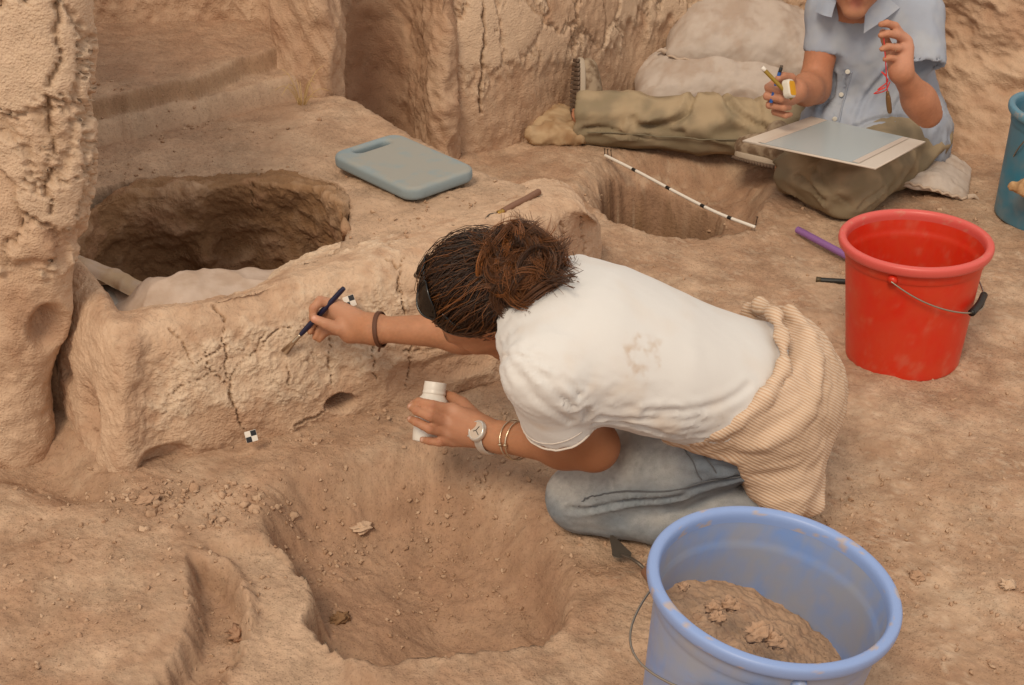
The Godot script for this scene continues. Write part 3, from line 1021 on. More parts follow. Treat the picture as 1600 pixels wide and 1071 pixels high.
# the surface where the field is zero: appends vertices and triangles
func nets(F: Field, P: PackedVector3Array, idx: PackedInt32Array) -> void:
	var nx := F.nx
	var ny := F.ny
	var nz := F.nz
	var v := F.v
	var row := nx
	var lay := nx * ny
	var at := PackedInt32Array()
	at.resize(nx * ny * nz)
	at.fill(-1)
	for z in nz - 1:
		for y in ny - 1:
			var o := z * lay + y * row
			for x in nx - 1:
				var i := o + x
				var a := v[i]
				var b := v[i + 1]
				var e := v[i + row]
				var d := v[i + row + 1]
				var a2 := v[i + lay]
				var b2 := v[i + lay + 1]
				var e2 := v[i + lay + row]
				var d2 := v[i + lay + row + 1]
				var neg := int(a < 0.0) + int(b < 0.0) + int(e < 0.0) + int(d < 0.0) + int(a2 < 0.0) + int(b2 < 0.0) + int(e2 < 0.0) + int(d2 < 0.0)
				if neg == 0 or neg == 8:
					continue
				var s := Vector3.ZERO
				var n := 0
				if (a < 0.0) != (b < 0.0):
					s += Vector3(a / (a - b), 0, 0); n += 1
				if (e < 0.0) != (d < 0.0):
					s += Vector3(e / (e - d), 1, 0); n += 1
				if (a2 < 0.0) != (b2 < 0.0):
					s += Vector3(a2 / (a2 - b2), 0, 1); n += 1
				if (e2 < 0.0) != (d2 < 0.0):
					s += Vector3(e2 / (e2 - d2), 1, 1); n += 1
				if (a < 0.0) != (e < 0.0):
					s += Vector3(0, a / (a - e), 0); n += 1
				if (b < 0.0) != (d < 0.0):
					s += Vector3(1, b / (b - d), 0); n += 1
				if (a2 < 0.0) != (e2 < 0.0):
					s += Vector3(0, a2 / (a2 - e2), 1); n += 1
				if (b2 < 0.0) != (d2 < 0.0):
					s += Vector3(1, b2 / (b2 - d2), 1); n += 1
				if (a < 0.0) != (a2 < 0.0):
					s += Vector3(0, 0, a / (a - a2)); n += 1
				if (b < 0.0) != (b2 < 0.0):
					s += Vector3(1, 0, b / (b - b2)); n += 1
				if (e < 0.0) != (e2 < 0.0):
					s += Vector3(0, 1, e / (e - e2)); n += 1
				if (d < 0.0) != (d2 < 0.0):
					s += Vector3(1, 1, d / (d - d2)); n += 1
				at[i] = P.size()
				P.append(F.lo + (Vector3(x, y, z) + s / n) * F.c)
	for z in range(1, nz - 1):
		for y in range(1, ny - 1):
			for x in range(1, nx - 1):
				var i := z * lay + y * row + x
				if at[i] < 0:
					continue
				var a := v[i] < 0.0
				if a != (v[i + 1] < 0.0):
					quad(idx, at[i], at[i - row], at[i - row - lay], at[i - lay], a)
				if a != (v[i + row] < 0.0):
					quad(idx, at[i], at[i - lay], at[i - lay - 1], at[i - 1], a)
				if a != (v[i + lay] < 0.0):
					quad(idx, at[i], at[i - 1], at[i - 1 - row], at[i - row], a)


func quad(idx: PackedInt32Array, a: int, b: int, c: int, d: int, turn: bool) -> void:
	if a < 0 or b < 0 or c < 0 or d < 0:
		return
	if turn:
		idx.append_array(PackedInt32Array([a, d, c, a, c, b]))
	else:
		idx.append_array(PackedInt32Array([a, b, c, a, c, d]))


func normals_of(P: PackedVector3Array, idx: PackedInt32Array) -> PackedVector3Array:
	var N := PackedVector3Array()
	N.resize(P.size())
	for t in range(0, idx.size(), 3):
		var n := (P[idx[t + 2]] - P[idx[t]]).cross(P[idx[t + 1]] - P[idx[t]])
		N[idx[t]] += n
		N[idx[t + 1]] += n
		N[idx[t + 2]] += n
	for i in N.size():
		N[i] = N[i].normalized()
	return N


func relax(P: PackedVector3Array, idx: PackedInt32Array, times: int) -> void:
	for k in times:
		var S := PackedVector3Array()
		var W := PackedInt32Array()
		S.resize(P.size())
		W.resize(P.size())
		for t in range(0, idx.size(), 3):
			for e in 3:
				var i := idx[t + e]
				var j := idx[t + (e + 1) % 3]
				S[i] += P[j]
				W[i] += 1
		for i in P.size():
			if W[i]:
				P[i] = P[i].lerp(S[i] / W[i], 0.5)


# how far creases push a point in or out: each is a line, its half width, its depth and how much it fades along
func creased(p: Vector3, lines: Array) -> float:
	var d := 0.0
	for L in lines:
		var pts: PackedVector3Array = L[0]
		var wd: float = L[1]
		if not (L[4] as AABB).has_point(p):
			continue
		var best := 1.0
		var along := 0.0
		for k in pts.size() - 1:
			var e := p.distance_to(Geometry3D.get_closest_point_to_segment(p, pts[k], pts[k + 1]))
			if e < best:
				best = e
				along = float(k) / (pts.size() - 1)
		d += (-L[2] * ss(wd, 0.0, best) + 0.5 * L[2] * ss(wd * 2.6, wd * 1.2, best) * ss(wd * 0.3, wd * 1.2, best)) * (1.0 - L[3] * along)
	return d


func crease(F: Field, L: PackedVector3Array, wd: float, deep: float, fade: float) -> Array:
	var pts := cling_line(F, L, 9)
	var box := AABB(pts[0], Vector3.ZERO)
	for q in pts:
		box = box.expand(q)
	return [pts, wd, deep, fade, box.grow(wd * 3.0)]


func painted(P: PackedVector3Array, base: Color, over: Color, freq: float, lo: float, hi: float, share := 1.0, sd := 77) -> PackedColorArray:
	var n := noise(sd, freq, 5, 0.62)
	var C := PackedColorArray()
	C.resize(P.size())
	for i in P.size():
		C[i] = base.lerp(over, share * ss(lo, hi, n.get_noise_3dv(P[i])))
	return C


# ================================================================ objects
func lathe_points(profile: PackedVector2Array, fr: Transform3D, sides: int, wob := 0.0) -> PackedVector3Array:
	var P := PackedVector3Array()
	for q in profile:
		for i in sides:
			var a := TAU * i / sides
			var r := q.x * (1.0 + wob * cos(2.0 * a + 0.6))
			P.append(fr * Vector3(cos(a) * r, q.y, sin(a) * r))
	return P


func denser(profile: PackedVector2Array, step: float) -> PackedVector2Array:
	var o := PackedVector2Array()
	for i in profile.size() - 1:
		var n := maxi(1, int(profile[i].distance_to(profile[i + 1]) / step))
		for k in n:
			o.append(profile[i].lerp(profile[i + 1], float(k) / n))
	o.append(profile[-1])
	return o


# rim: centre of the rim; up: the bucket's axis; lug: direction of the first handle lug; swing: how far the handle has dropped
func bucket(called: String, label: String, rim: Vector3, up: Vector3, R: float, Rb: float, H: float, colour: Color, dust: Color, dusty: float, lug: Vector3, swing: float, shiny: StandardMaterial3D, sd: int, slid := 0) -> Node3D:
	var fr := frame(rim - up.normalized() * H, up, lug)
	var t := thing(called, label, "bucket", fr.origin, "plastic buckets in the trench")
	var w := 0.003
	var Rt := R - 0.013
	var prof := PackedVector2Array([Vector2(0.0, 0.006), Vector2(Rb - 0.01, 0.006), Vector2(Rb - 0.008, 0.0), Vector2(Rb - 0.002, 0.0), Vector2(Rb, 0.004), Vector2(lerpf(Rb, Rt, 0.84), H * 0.84), Vector2(lerpf(Rb, Rt, 0.845) + 0.002, H * 0.845), Vector2(Rt + 0.002, H - 0.016),
		Vector2(Rt - w, H - 0.010), Vector2(lerpf(Rb, Rt, 0.83) - w, H * 0.83), Vector2(lerpf(Rb, Rt, 0.825) - w - 0.0018, H * 0.825), Vector2(Rb - w, 0.009), Vector2(0.0, 0.009)])
	prof = denser(prof, 0.008)
	var P := lathe_points(prof, fr, 150, 0.006)
	var C := painted(P, colour, dust, 10.0, -0.8, 0.45, dusty, sd)
	var streak := noise(sd + 3, 60.0, 3)
	for i in P.size():
		var q := P[i]
		C[i] = C[i].lerp(dust, 0.3 * dusty * ss(0.1, 0.5, streak.get_noise_3d(q.x, q.y * 0.25, q.z)))
		C[i] = C[i].lerp(Color(0.46, 0.33, 0.22), 0.14 * ss(0.15, 0.6, n_edge.get_noise_3dv(q * 0.9) + 0.22 * ss(0.10, 0.0, q.y - fr.origin.y)))
	put("tub", array_mesh(P, grid_index(150, prof.size(), true, true), C), shiny, t)
	var lip := rounded(PackedVector2Array([Vector2(Rt - 0.0005, H - 0.022), Vector2(R - 0.003, H - 0.020), Vector2(R, H - 0.012), Vector2(R, H - 0.003), Vector2(R - 0.004, H + 0.001), Vector2(R - 0.013, H + 0.001), Vector2(Rt - w - 0.001, H - 0.006), Vector2(Rt - w - 0.001, H - 0.018)]), 2)
	P = lathe_points(lip, fr, 150, 0.006)
	C = painted(P, colour.lerp(Color(0.62, 0.56, 0.52), 0.14), Color(0.46, 0.33, 0.22), 26.0, 0.30, 0.36, 0.75 * dusty, sd + 9)
	put("rim", array_mesh(P, grid_index(150, lip.size(), true, true), C), shiny, t)
	# two lugs, a wire handle that has dropped to one side, a grip in its middle
	var a := fr.basis.z
	var side := fr.basis.x
	var y := H - 0.034
	var c := fr * Vector3(0, y, 0)
	var rw := lerpf(Rb, Rt, y / H) + 0.004
	for s in [1.0, -1.0]:
		var P2 := PackedVector3Array()
		var i2 := PackedInt32Array()
		var root: Vector3 = c + a * s * (rw - 0.006)
		tube_into(P2, i2, PackedVector3Array([root, root + a * s * 0.012]), PackedFloat32Array([0.011, 0.009]), 12)
		put("handle_lug", array_mesh(P2, i2, painted(P2, colour, dust, 30.0, 0.0, 0.5, dusty)), shiny, t)
	var hang := (side * sin(swing) - fr.basis.y * cos(swing)).normalized()
	var line := PackedVector3Array()
	for k in 41:
		var th := PI * k / 40.0
		var sag := 1.0 + 0.10 * pow(sin(th), 6.0)
		line.append(c + a * cos(th) * (rw + 0.008) + hang * sin(th) * rw * 1.12 * sag)
	put("handle", tube(line, 0.0017, 8), mats["wire"], t)
	var grip := PackedVector3Array()
	for k in 7:
		grip.append(line[16 - slid].lerp(line[24 - slid], k / 6.0) + hang * 0.0028 * sin(PI * k / 6.0))
	put("grip", tube(grip, 0.0075, 12), mats["black_plastic"], t)
	return t


func bag_mesh(at: Vector3, along: Vector3, up: Vector3, L: float, W: float, T: float, sag: float, sd: int, tilt_end := 0.0) -> ArrayMesh:
	var fr := frame(at, up, along)          # z along the bag, y up
	var nu := 120
	var nv := 130
	var P := PackedVector3Array()
	var n := noise(sd, 7.0, 4)
	var n2 := noise(sd + 1, 22.0, 3)
	for j in nv:
		var s := -1.0 + 2.0 * j / (nv - 1)
		var near := absf(s)
		var fat := pow(maxf(0.0, 1.0 - pow(near, 3.0)), 0.55) * 0.985 + 0.015
		var wide := (0.80 + 0.20 * pow(maxf(0.0, 1.0 - pow(near, 4.0)), 0.5)) * (1.0 - 0.06 * pow(near, 8.0))
		for i in nu:
			var a := TAU * i / nu
			var cx := cos(a)
			var cy := sin(a)
			var x := signf(cx) * pow(absf(cx), 0.75) * W * 0.5 * wide
			var y := signf(cy) * pow(absf(cy), 0.85) * T * 0.5 * fat
			if cy < 0.0:
				y *= 0.75
			var q := Vector3(x, y, s * L * 0.5)
			var fold := 0.006 * pow(near, 3.0) * sin(x / W * 34.0 + 5.0 * n.get_noise_3dv(q * 1.2)) * (1.0 - pow(near, 14.0))
			var d := n.get_noise_3dv(q) * 0.016 + n2.get_noise_3d(q.x, q.y, q.z * 0.5) * 0.005 + fold
			q.y += (d * fat) * (1.0 if cy > -0.3 else 0.4) - sag * s * s + tilt_end * s
			q.x += n.get_noise_3dv(q + Vector3(3, 1, 0)) * 0.012
			P.append(fr * q)
	return array_mesh(P, grid_index(nu, nv, true, true), painted(P, lin(Color(0.735, 0.685, 0.645)), lin(Color(0.665, 0.59, 0.535)), 9.0, -0.2, 0.5, 0.8, sd + 2))


func cloth_sheet(rails: Array, nu: int, nv: int, amp: float, sd: int, a: Color, b: Color, flip := false, freq := 9.0) -> ArrayMesh:
	var P := loft(rails, nu, nv)
	var N := grid_normals(P, nu, nv, flip)
	var n := noise(sd, freq, 3, 0.30)
	var f := noise(sd + 1, freq * 4.0, 3)
	for i in P.size():
		var r := 1.0 - absf(n.get_noise_3d(P[i].x, P[i].y * 0.5, P[i].z * 0.5)) * 2.6
		P[i] += N[i] * (amp * r + f.get_noise_3dv(P[i]) * amp * 0.05)
	return array_mesh(P, grid_index(nu, nv, flip), painted(P, a, b, 12.0, -0.3, 0.5, 0.9, sd + 2))


func objects() -> void:
	var shiny := func(called: String, rough: float) -> StandardMaterial3D:
		var m := vertex_paint(called, rough, 0.5)
		m.heightmap_enabled = false
		return m
	var bucket_plastic: StandardMaterial3D = shiny.call("bucket plastic", 0.42)
	var cloth_mat := vertex_paint("woven cloth", 0.9, 0.2)
	cloth_mat.heightmap_enabled = true
	var weave := grey(noise(71, 0.5, 2), 256)
	cloth_mat.heightmap_texture = image_of(256, weave)
	cloth_mat.heightmap_scale = 0.10
	cloth_mat.uv1_triplanar = true
	cloth_mat.uv1_world_triplanar = true
	cloth_mat.uv1_scale = Vector3.ONE * 3.0
	mats["cloth"] = cloth_mat
	var wire := plain("wire", Color(0.62, 0.58, 0.53), 0.38, 0.9)
	var black := plain("black_plastic", Color(0.10, 0.095, 0.09), 0.5)
	var wood := plain("wood", Color(0.47, 0.33, 0.25), 0.55)
	var brass := plain("brass", Color(0.72, 0.57, 0.30), 0.35, 0.9)
	var steel := plain("steel", Color(0.42, 0.38, 0.34), 0.5, 0.7)
	var rust := plain("rust", Color(0.25, 0.19, 0.15), 0.7, 0.4)
	var white := plain("white_paint", Color(0.86, 0.83, 0.79), 0.5)
	var dusty := lin(Color(0.70, 0.56, 0.46))

	plain("sacking", Color(0.72, 0.64, 0.57), 0.9)
	# --- buckets
	bucket("red_bucket", "empty bright red plastic bucket with its wire handle dropped to the side", Vector3(0.789, 0.257, -2.773), Vector3(-0.01, 1, 0.0), 0.148, 0.112, 0.262, lin(Color(0.80, 0.135, 0.045)), lin(Color(0.74, 0.34, 0.22)), 0.32, Vector3(-0.5, 0, 0.866), 1.05, bucket_plastic, 201)
	bucket("blue_bucket", "light blue plastic bucket half full of loose earth, tilted on the ground", Vector3(0.338, 0.292, -1.617), Vector3(0.129, 0.991, 0.043), 0.165, 0.128, 0.30, lin(Color(0.44, 0.565, 0.79)), lin(Color(0.575, 0.585, 0.625)), 0.9, Vector3(0.10, 0, 0.99), -1.12, bucket_plastic, 221, 14)
	bucket("turquoise_bucket", "turquoise plastic bucket at the foot of the rough back wall", Vector3(1.316, 0.27, -3.46), Vector3(0.10, 1, 0.02), 0.150, 0.118, 0.275, lin(Color(0.17, 0.47, 0.58)), lin(Color(0.42, 0.46, 0.47)), 0.55, Vector3(-0.82, 0, 0.57), -0.55, bucket_plastic, 241)

	# --- earth in the blue bucket
	var fr := frame(Vector3(0.338, 0.292, -1.617), Vector3(0.129, 0.991, 0.043), Vector3(0, 0, 1))
	var P := PackedVector3Array()
	var nr := 70
	var na := 160
	var bump := noise(91, 26.0, 5, 0.6)
	for j in nr:
		for i in na:
			var r := 0.146 * (j + 0.02) / (nr - 1)
			var a := TAU * i / na
			var q := Vector3(cos(a) * r, 0, sin(a) * r)
			q.y = -0.117 - 0.25 * q.x + 0.04 * q.z + 0.022 * exp(-(q - Vector3(-0.03, 0, 0.07)).length_squared() / 0.004) + bump.get_noise_3dv(q) * 0.010 + n_fine.get_noise_3dv(q * 2.0) * 0.003
			P.append(fr * q)
	tag(put("loose_earth", array_mesh(P, grid_index(na, nr, false, true), painted(P, MUD.lerp(PALE, 0.3), RED, 30.0, 0.0, 0.5, 0.5)), mats["earth"]), "heap of loose brown earth inside the blue bucket", "earth")

	# --- foam pad with a hand slot
	var padm := vertex_paint("foam", 0.75, 0.3)
	padm.heightmap_enabled = true
	padm.heightmap_texture = cloth_mat.heightmap_texture
	padm.heightmap_scale = 0.05
	padm.uv1_triplanar = true
	padm.uv1_scale = Vector3.ONE * 6.0
	fr = frame(Vector3(-0.232, 0.262, -3.100), Vector3(0.0, 1, 0.02), Vector3(0.185, 0, 0.203))
	var F := Field.new(Vector3(-0.13, -0.012, -0.17), Vector3(0.13, 0.045, 0.17), 0.0038)
	var i0 := 0
	for z in F.nz:
		for y in F.ny:
			for x in F.nx:
				var q := F.lo + Vector3(x, y, z) * F.c
				var rr := 0.035
				var o := Vector2(absf(q.x) - 0.093 + rr, absf(q.z) - 0.140 + rr)
				var d2 := Vector2(maxf(o.x, 0), maxf(o.y, 0)).length() + minf(maxf(o.x, o.y), 0.0) - rr
				var hole := (Vector2(q.x - clampf(q.x, -0.034, 0.034), q.z + 0.108)).length() - 0.0115
				d2 = maxf(d2, -hole)
				var e := Vector2(maxf(d2 + 0.010, 0.0), maxf(absf(q.y - 0.015) - 0.005, 0.0)).length() - 0.010
				F.v[i0] = maxf(e, minf(d2 + 0.010, 0.0) - 0.01) if d2 > -0.02 else absf(q.y - 0.015) - 0.015
				i0 += 1
	P = PackedVector3Array()
	var idx := PackedInt32Array()
	nets(F, P, idx)
	var C := painted(P, lin(Color(0.52, 0.57, 0.59)), lin(Color(0.64, 0.60, 0.53)), 20.0, -0.5, 0.4, 0.0)
	var pn := noise(93, 16.0, 5, 0.6)
	for i in P.size():
		var mid := ss(0.10, 0.06, absf(P[i].x)) * ss(0.15, 0.10, absf(P[i].z - 0.02))
		C[i] = C[i].lerp(lin(Color(0.60, 0.575, 0.53)), 0.75 * ss(-0.55, 0.45, pn.get_noise_3dv(P[i]) + 0.5 * mid - 0.15) * ss(0.022, 0.029, P[i].y))
		P[i] = fr * P[i]
	tag(put("kneeling_pad", array_mesh(P, idx, C), padm), "dusty grey blue foam kneeling pad with a hand slot, lying on the terrace", "kneeling pad")

	# --- hooked tool on the terrace
	var tl := thing("hooked_tool", "thin hooked metal pick with a brown wooden handle lying on the terrace", "hand tool", Vector3(0.000, 0.260, -2.931))
	put("handle", tube(PackedVector3Array([Vector3(-0.018, 0.268, -2.879), Vector3(0.000, 0.270, -2.901), Vector3(0.029, 0.270, -2.937), Vector3(0.055, 0.269, -2.977)]), 0.0062, 12, 0.0072), wood, tl)
	put("ferrule", tube(PackedVector3Array([Vector3(-0.028, 0.268, -2.869), Vector3(-0.015, 0.268, -2.882)]), 0.0052, 12), brass, tl)
	put("hook", tube(curve(PackedVector3Array([Vector3(-0.028, 0.267, -2.872), Vector3(-0.045, 0.268, -2.863), Vector3(-0.055, 0.268, -2.834), Vector3(-0.069, 0.266, -2.817), Vector3(-0.091, 0.264, -2.815), Vector3(-0.120, 0.262, -2.823)]), 30), 0.0016, 8, 0.0008), steel, tl)

	# --- scale rod with black bands, nails at its ends
	var rod := thing("scale_rod", "thin white scale rod with black bands laid across the small pit", "scale rod", Vector3(0.416, 0.010, -3.612))
	var rl := curve(PackedVector3Array([Vector3(0.246, 0.012, -3.849), Vector3(0.328, 0.012, -3.727), Vector3(0.414, 0.010, -3.595), Vector3(0.496, 0.010, -3.474), Vector3(0.576, 0.012, -3.381)]), 41)
	put("stick", tube(rl, 0.0042, 10), white, rod)
	for k in [[8, 9], [17, 18], [26, 27], [33, 34]]:
		put("black_band", tube(PackedVector3Array([rl[k[0]].lerp(rl[k[1]], 0.0), rl[k[1]]]), 0.00445, 10), black, rod)
	for k in [[Vector3(0.246, -0.010, -3.873), "small rusty nail, outermost of three at the back end of the scale rod"], [Vector3(0.256, -0.010, -3.868), "small rusty nail, middle one of three at the back end of the scale rod"], [Vector3(0.265, -0.010, -3.864), "small rusty nail, tallest of three at the back end of the scale rod"], [Vector3(0.584, -0.010, -3.424), "small rusty nail beside the front end of the scale rod"]]:
		var b: Vector3 = k[0]
		var h := 0.032 if b.x < 0.5 else 0.03
		var nail := thing("nail", k[1], "nail", b, "nails at the scale rod")
		put("shank", tube(PackedVector3Array([b, b + Vector3(0.004 * sin(b.x * 90.0), h, 0.002)]), 0.0012, 6), rust, nail)
		put("nail_head", tube(PackedVector3Array([b + Vector3(0.004 * sin(b.x * 90.0), h, 0.002), b + Vector3(0.004 * sin(b.x * 90.0), h + 0.001, 0.002)]), 0.0026, 8), rust, nail)

	# --- sticks beside the red bucket
	tag(put("purple_tube", tube(PackedVector3Array([Vector3(0.675, 0.012, -3.366), Vector3(0.725, 0.012, -3.282), Vector3(0.781, 0.012, -3.188)]), 0.0085, 14), plain("purple_plastic", Color(0.52, 0.36, 0.58), 0.45)), "purple plastic tube lying behind the red bucket", "tube")
	var bs := thing("black_rod", "short black rod lying beside the red bucket", "rod", Vector3(0.708, 0.006, -3.104))
	put("shaft", tube(PackedVector3Array([Vector3(0.682, 0.007, -3.102), Vector3(0.755, 0.007, -3.092)]), 0.0062, 12), black, bs)
	put("collar", tube(PackedVector3Array([Vector3(0.674, 0.007, -3.105), Vector3(0.684, 0.007, -3.102)]), 0.0068, 12), plain("dull_brass", Color(0.30, 0.25, 0.17), 0.5, 0.4), bs)

	# --- trowel by the blue bucket
	var tr := thing("trowel", "small dusty pointing trowel lying between the knee and the blue bucket", "trowel", Vector3(0.187, 0.010, -2.060))
	var blade := PackedVector2Array([Vector2(-0.017, 0.0), Vector2(-0.012, 0.012), Vector2(0.0, 0.062), Vector2(0.012, 0.012), Vector2(0.017, 0.0), Vector2(0.010, -0.006), Vector2(-0.010, -0.006)])
	put("blade", slab(smooth_outline(blade, 2), 0.0018, 0.0008, frame(Vector3(0.178, 0.018, -2.055), Vector3(0.1, 1, 0.05), Vector3(0.154, 0.006, -2.126) - Vector3(0.178, 0.018, -2.055))), steel, tr)
	put("tang", tube(curve(PackedVector3Array([Vector3(0.177, 0.020, -2.053), Vector3(0.189, 0.026, -2.036), Vector3(0.200, 0.030, -2.018), Vector3(0.213, 0.022, -2.009)]), 16), 0.0028, 8), steel, tr)
	put("handle", tube(PackedVector3Array([Vector3(0.213, 0.022, -2.009), Vector3(0.222, 0.018, -1.992), Vector3(0.256, 0.014, -1.900)]), 0.010, 12), wood, tr)

	# --- photo targets
	for k in [[Vector3(-0.470, 0.037, -2.392), "small black and white photo target at the foot of the cracked plaster", Vector3(0.25, 0.35, 1), 0.15], [Vector3(-0.296, 0.237, -2.535), "small black and white photo target near the bench edge above the hand", Vector3(0.1, 0.5, 1), 0.30]]:
		var mk := thing("photo_target", k[1], "photo target", k[0], "photo targets on the bench")
		var b := frame(k[0], k[2], Vector3(0, 1, 0)) * Transform3D(Basis(Vector3.UP, k[3]), Vector3.ZERO)
		put("card", slab(round_rect(0.021, 0.021, 0.0008, 2), 0.0012, 0.0003, b, 1), white, mk)
		for s in [1.0, -1.0]:
			put("black_square", slab(round_rect(0.0100, 0.0100, 0.0003, 1), 0.0006, 0.0002, b * Transform3D(Basis(), Vector3(s * 0.0051, 0.0010, -s * 0.0051)), 1), plain("target_ink", Color(0.10, 0.105, 0.13), 0.6), mk)

	# --- sandbags
	var bags := [
		[Vector3(0.565, 0.005, -4.301), Vector3(1, 0.0, 0.05), Vector3(0, 1, 0.1), 0.46, 0.26, 0.11, 0.02, 301, "lowest dusty sandbag of the stack, mostly hidden", 0.0],
		[Vector3(0.605, 0.070, -4.314), Vector3(1, -0.05, 0.0), Vector3(0.0, 1, 0.22), 0.50, 0.26, 0.15, 0.03, 311, "middle dusty sandbag with pulled folds, between two others", -0.01],
		[Vector3(0.704, 0.143, -4.432), Vector3(1, -0.07, 0.1), Vector3(0.1, 1, 0.25), 0.50, 0.32, 0.21, 0.02, 321, "topmost pale sandbag of the stack with a stitched hem", -0.01],
		[Vector3(1.016, 0.044, -3.699), Vector3(1, -0.03, 0.30), Vector3(0.05, 1, 0.1), 0.30, 0.22, 0.05, 0.012, 331, "flat sandbag sticking out behind the seated person", -0.01],
	]
	for b in bags:
		var bag := thing("sandbag", b[8], "sandbag", b[0], "sandbags by the back wall")
		put("sack", bag_mesh(b[0], b[1], b[2], b[3], b[4], b[5], b[6], b[7], b[9]), cloth_mat, bag)
		# the stitched side seam and the tied corners
		var bf := frame(b[0], b[2], b[1])
		var seam := PackedVector3Array()
		for k in 60:
			var s := -0.97 + 1.94 * k / 59.0
			var wide := 0.80 + 0.20 * pow(maxf(0.0, 1.0 - pow(absf(s), 4.0)), 0.5)
			seam.append(bf * Vector3(-b[4] * 0.5 * wide - 0.002, 0.003 * sin(k * 1.3) - b[6] * s * s + b[9] * s + 0.004, s * b[3] * 0.5))
		put("seam", tube(seam, 0.0035, 6), mats["sacking"], bag)
		for e in [-1.0, 1.0]:
			var c := bf * Vector3(-b[4] * 0.36, -b[6] + b[9] * e, e * b[3] * 0.5)
			put("corner_tuft", tube(PackedVector3Array([c, c + bf.basis.z * e * 0.014 + Vector3(0, 0.006, 0), c + bf.basis.z * e * 0.026 + Vector3(0, -0.002, 0)]), 0.009, 8, 0.003), mats["sacking"], bag)
	# --- crumpled bag at the outstretched foot
	P = PackedVector3Array()
	idx = PackedInt32Array()
	F = Field.new(Vector3(0.101, 0.031, -4.032) - Vector3(0.16, 0.12, 0.14), Vector3(0.101, 0.031, -4.032) + Vector3(0.17, 0.14, 0.14), 0.007)
	F.bone(Vector3(0.066, 0.018, -4.026), 0.035, Vector3(0.147, 0.028, -3.974), 0.035, 0.03)
	F.bone(Vector3(0.080, 0.037, -4.092), 0.035, Vector3(0.140, 0.026, -4.041), 0.045, 0.03)
	F.bone(Vector3(0.089, 0.049, -4.121), 0.018, Vector3(0.123, 0.028, -4.065), 0.04, 0.03)
	F.bone(Vector3(0.060, 0.022, -3.971), 0.025, Vector3(0.181, 0.029, -3.952), 0.022, 0.02)
	nets(F, P, idx)
	crumple(P, idx, 0.011, 12.0, 351)
	tag(put("crumpled_bag", array_mesh(P, idx, painted(P, lin(Color(0.70, 0.60, 0.48)), lin(Color(0.60, 0.48, 0.36)), 12.0, -0.2, 0.5)), cloth_mat), "crumpled beige cloth bag at the outstretched shoe", "cloth bag")

	# --- sheets lining the pit
	var pale := lin(Color(0.74, 0.66, 0.60))
	var grey_pale := lin(Color(0.68, 0.635, 0.59))
	tag(put("cloth_sheet", cloth_sheet([PackedVector3Array([Vector3(-0.870, 0.154, -2.520), Vector3(-0.802, 0.170, -2.540), Vector3(-0.723, 0.180, -2.560), Vector3(-0.640, 0.217, -2.520), Vector3(-0.560, 0.223, -2.530), Vector3(-0.474, 0.219, -2.580), Vector3(-0.401, 0.217, -2.660)]), PackedVector3Array([Vector3(-0.890, 0.166, -2.600), Vector3(-0.822, 0.169, -2.620), Vector3(-0.736, 0.185, -2.620), Vector3(-0.646, 0.231, -2.560), Vector3(-0.567, 0.236, -2.580), Vector3(-0.483, 0.219, -2.640), Vector3(-0.408, 0.209, -2.720)]), PackedVector3Array([Vector3(-0.908, 0.187, -2.680), Vector3(-0.840, 0.181, -2.700), Vector3(-0.754, 0.184, -2.700), Vector3(-0.662, 0.232, -2.640), Vector3(-0.583, 0.232, -2.670), Vector3(-0.497, 0.207, -2.730), Vector3(-0.416, 0.197, -2.780)]), PackedVector3Array([Vector3(-0.945, 0.117, -2.780), Vector3(-0.869, 0.117, -2.780), Vector3(-0.779, 0.117, -2.780), Vector3(-0.685, 0.167, -2.720), Vector3(-0.603, 0.167, -2.750), Vector3(-0.511, 0.149, -2.800), Vector3(-0.428, 0.140, -2.850)])], 160, 70, 0.008, 361, pale, lin(Color(0.67, 0.58, 0.51)), true), cloth_mat), "dusty grey cloth sheet lining the near side of the oval pit", "cloth sheet")
	tag(put("folded_sheet", cloth_sheet([PackedVector3Array([Vector3(-0.905, 0.199, -2.720), Vector3(-0.824, 0.221, -2.680), Vector3(-0.755, 0.201, -2.660), Vector3(-0.693, 0.188, -2.620), Vector3(-0.646, 0.177, -2.600)]), PackedVector3Array([Vector3(-0.908, 0.213, -2.740), Vector3(-0.827, 0.236, -2.700), Vector3(-0.764, 0.215, -2.680), Vector3(-0.696, 0.197, -2.640), Vector3(-0.643, 0.188, -2.610)]), PackedVector3Array([Vector3(-0.918, 0.220, -2.780), Vector3(-0.844, 0.219, -2.760), Vector3(-0.783, 0.203, -2.740), Vector3(-0.705, 0.194, -2.680), Vector3(-0.643, 0.191, -2.630)]), PackedVector3Array([Vector3(-0.958, 0.159, -2.900), Vector3(-0.882, 0.154, -2.880), Vector3(-0.815, 0.140, -2.850), Vector3(-0.724, 0.153, -2.750), Vector3(-0.648, 0.169, -2.660)])], 110, 60, 0.009, 371, lin(Color(0.71, 0.61, 0.50)), pale, true), cloth_mat), "beige folded cloth thrown over the sheet at the left end of the pit", "cloth")
	var ps := vertex_paint("plastic sheet", 0.35, 0.5)
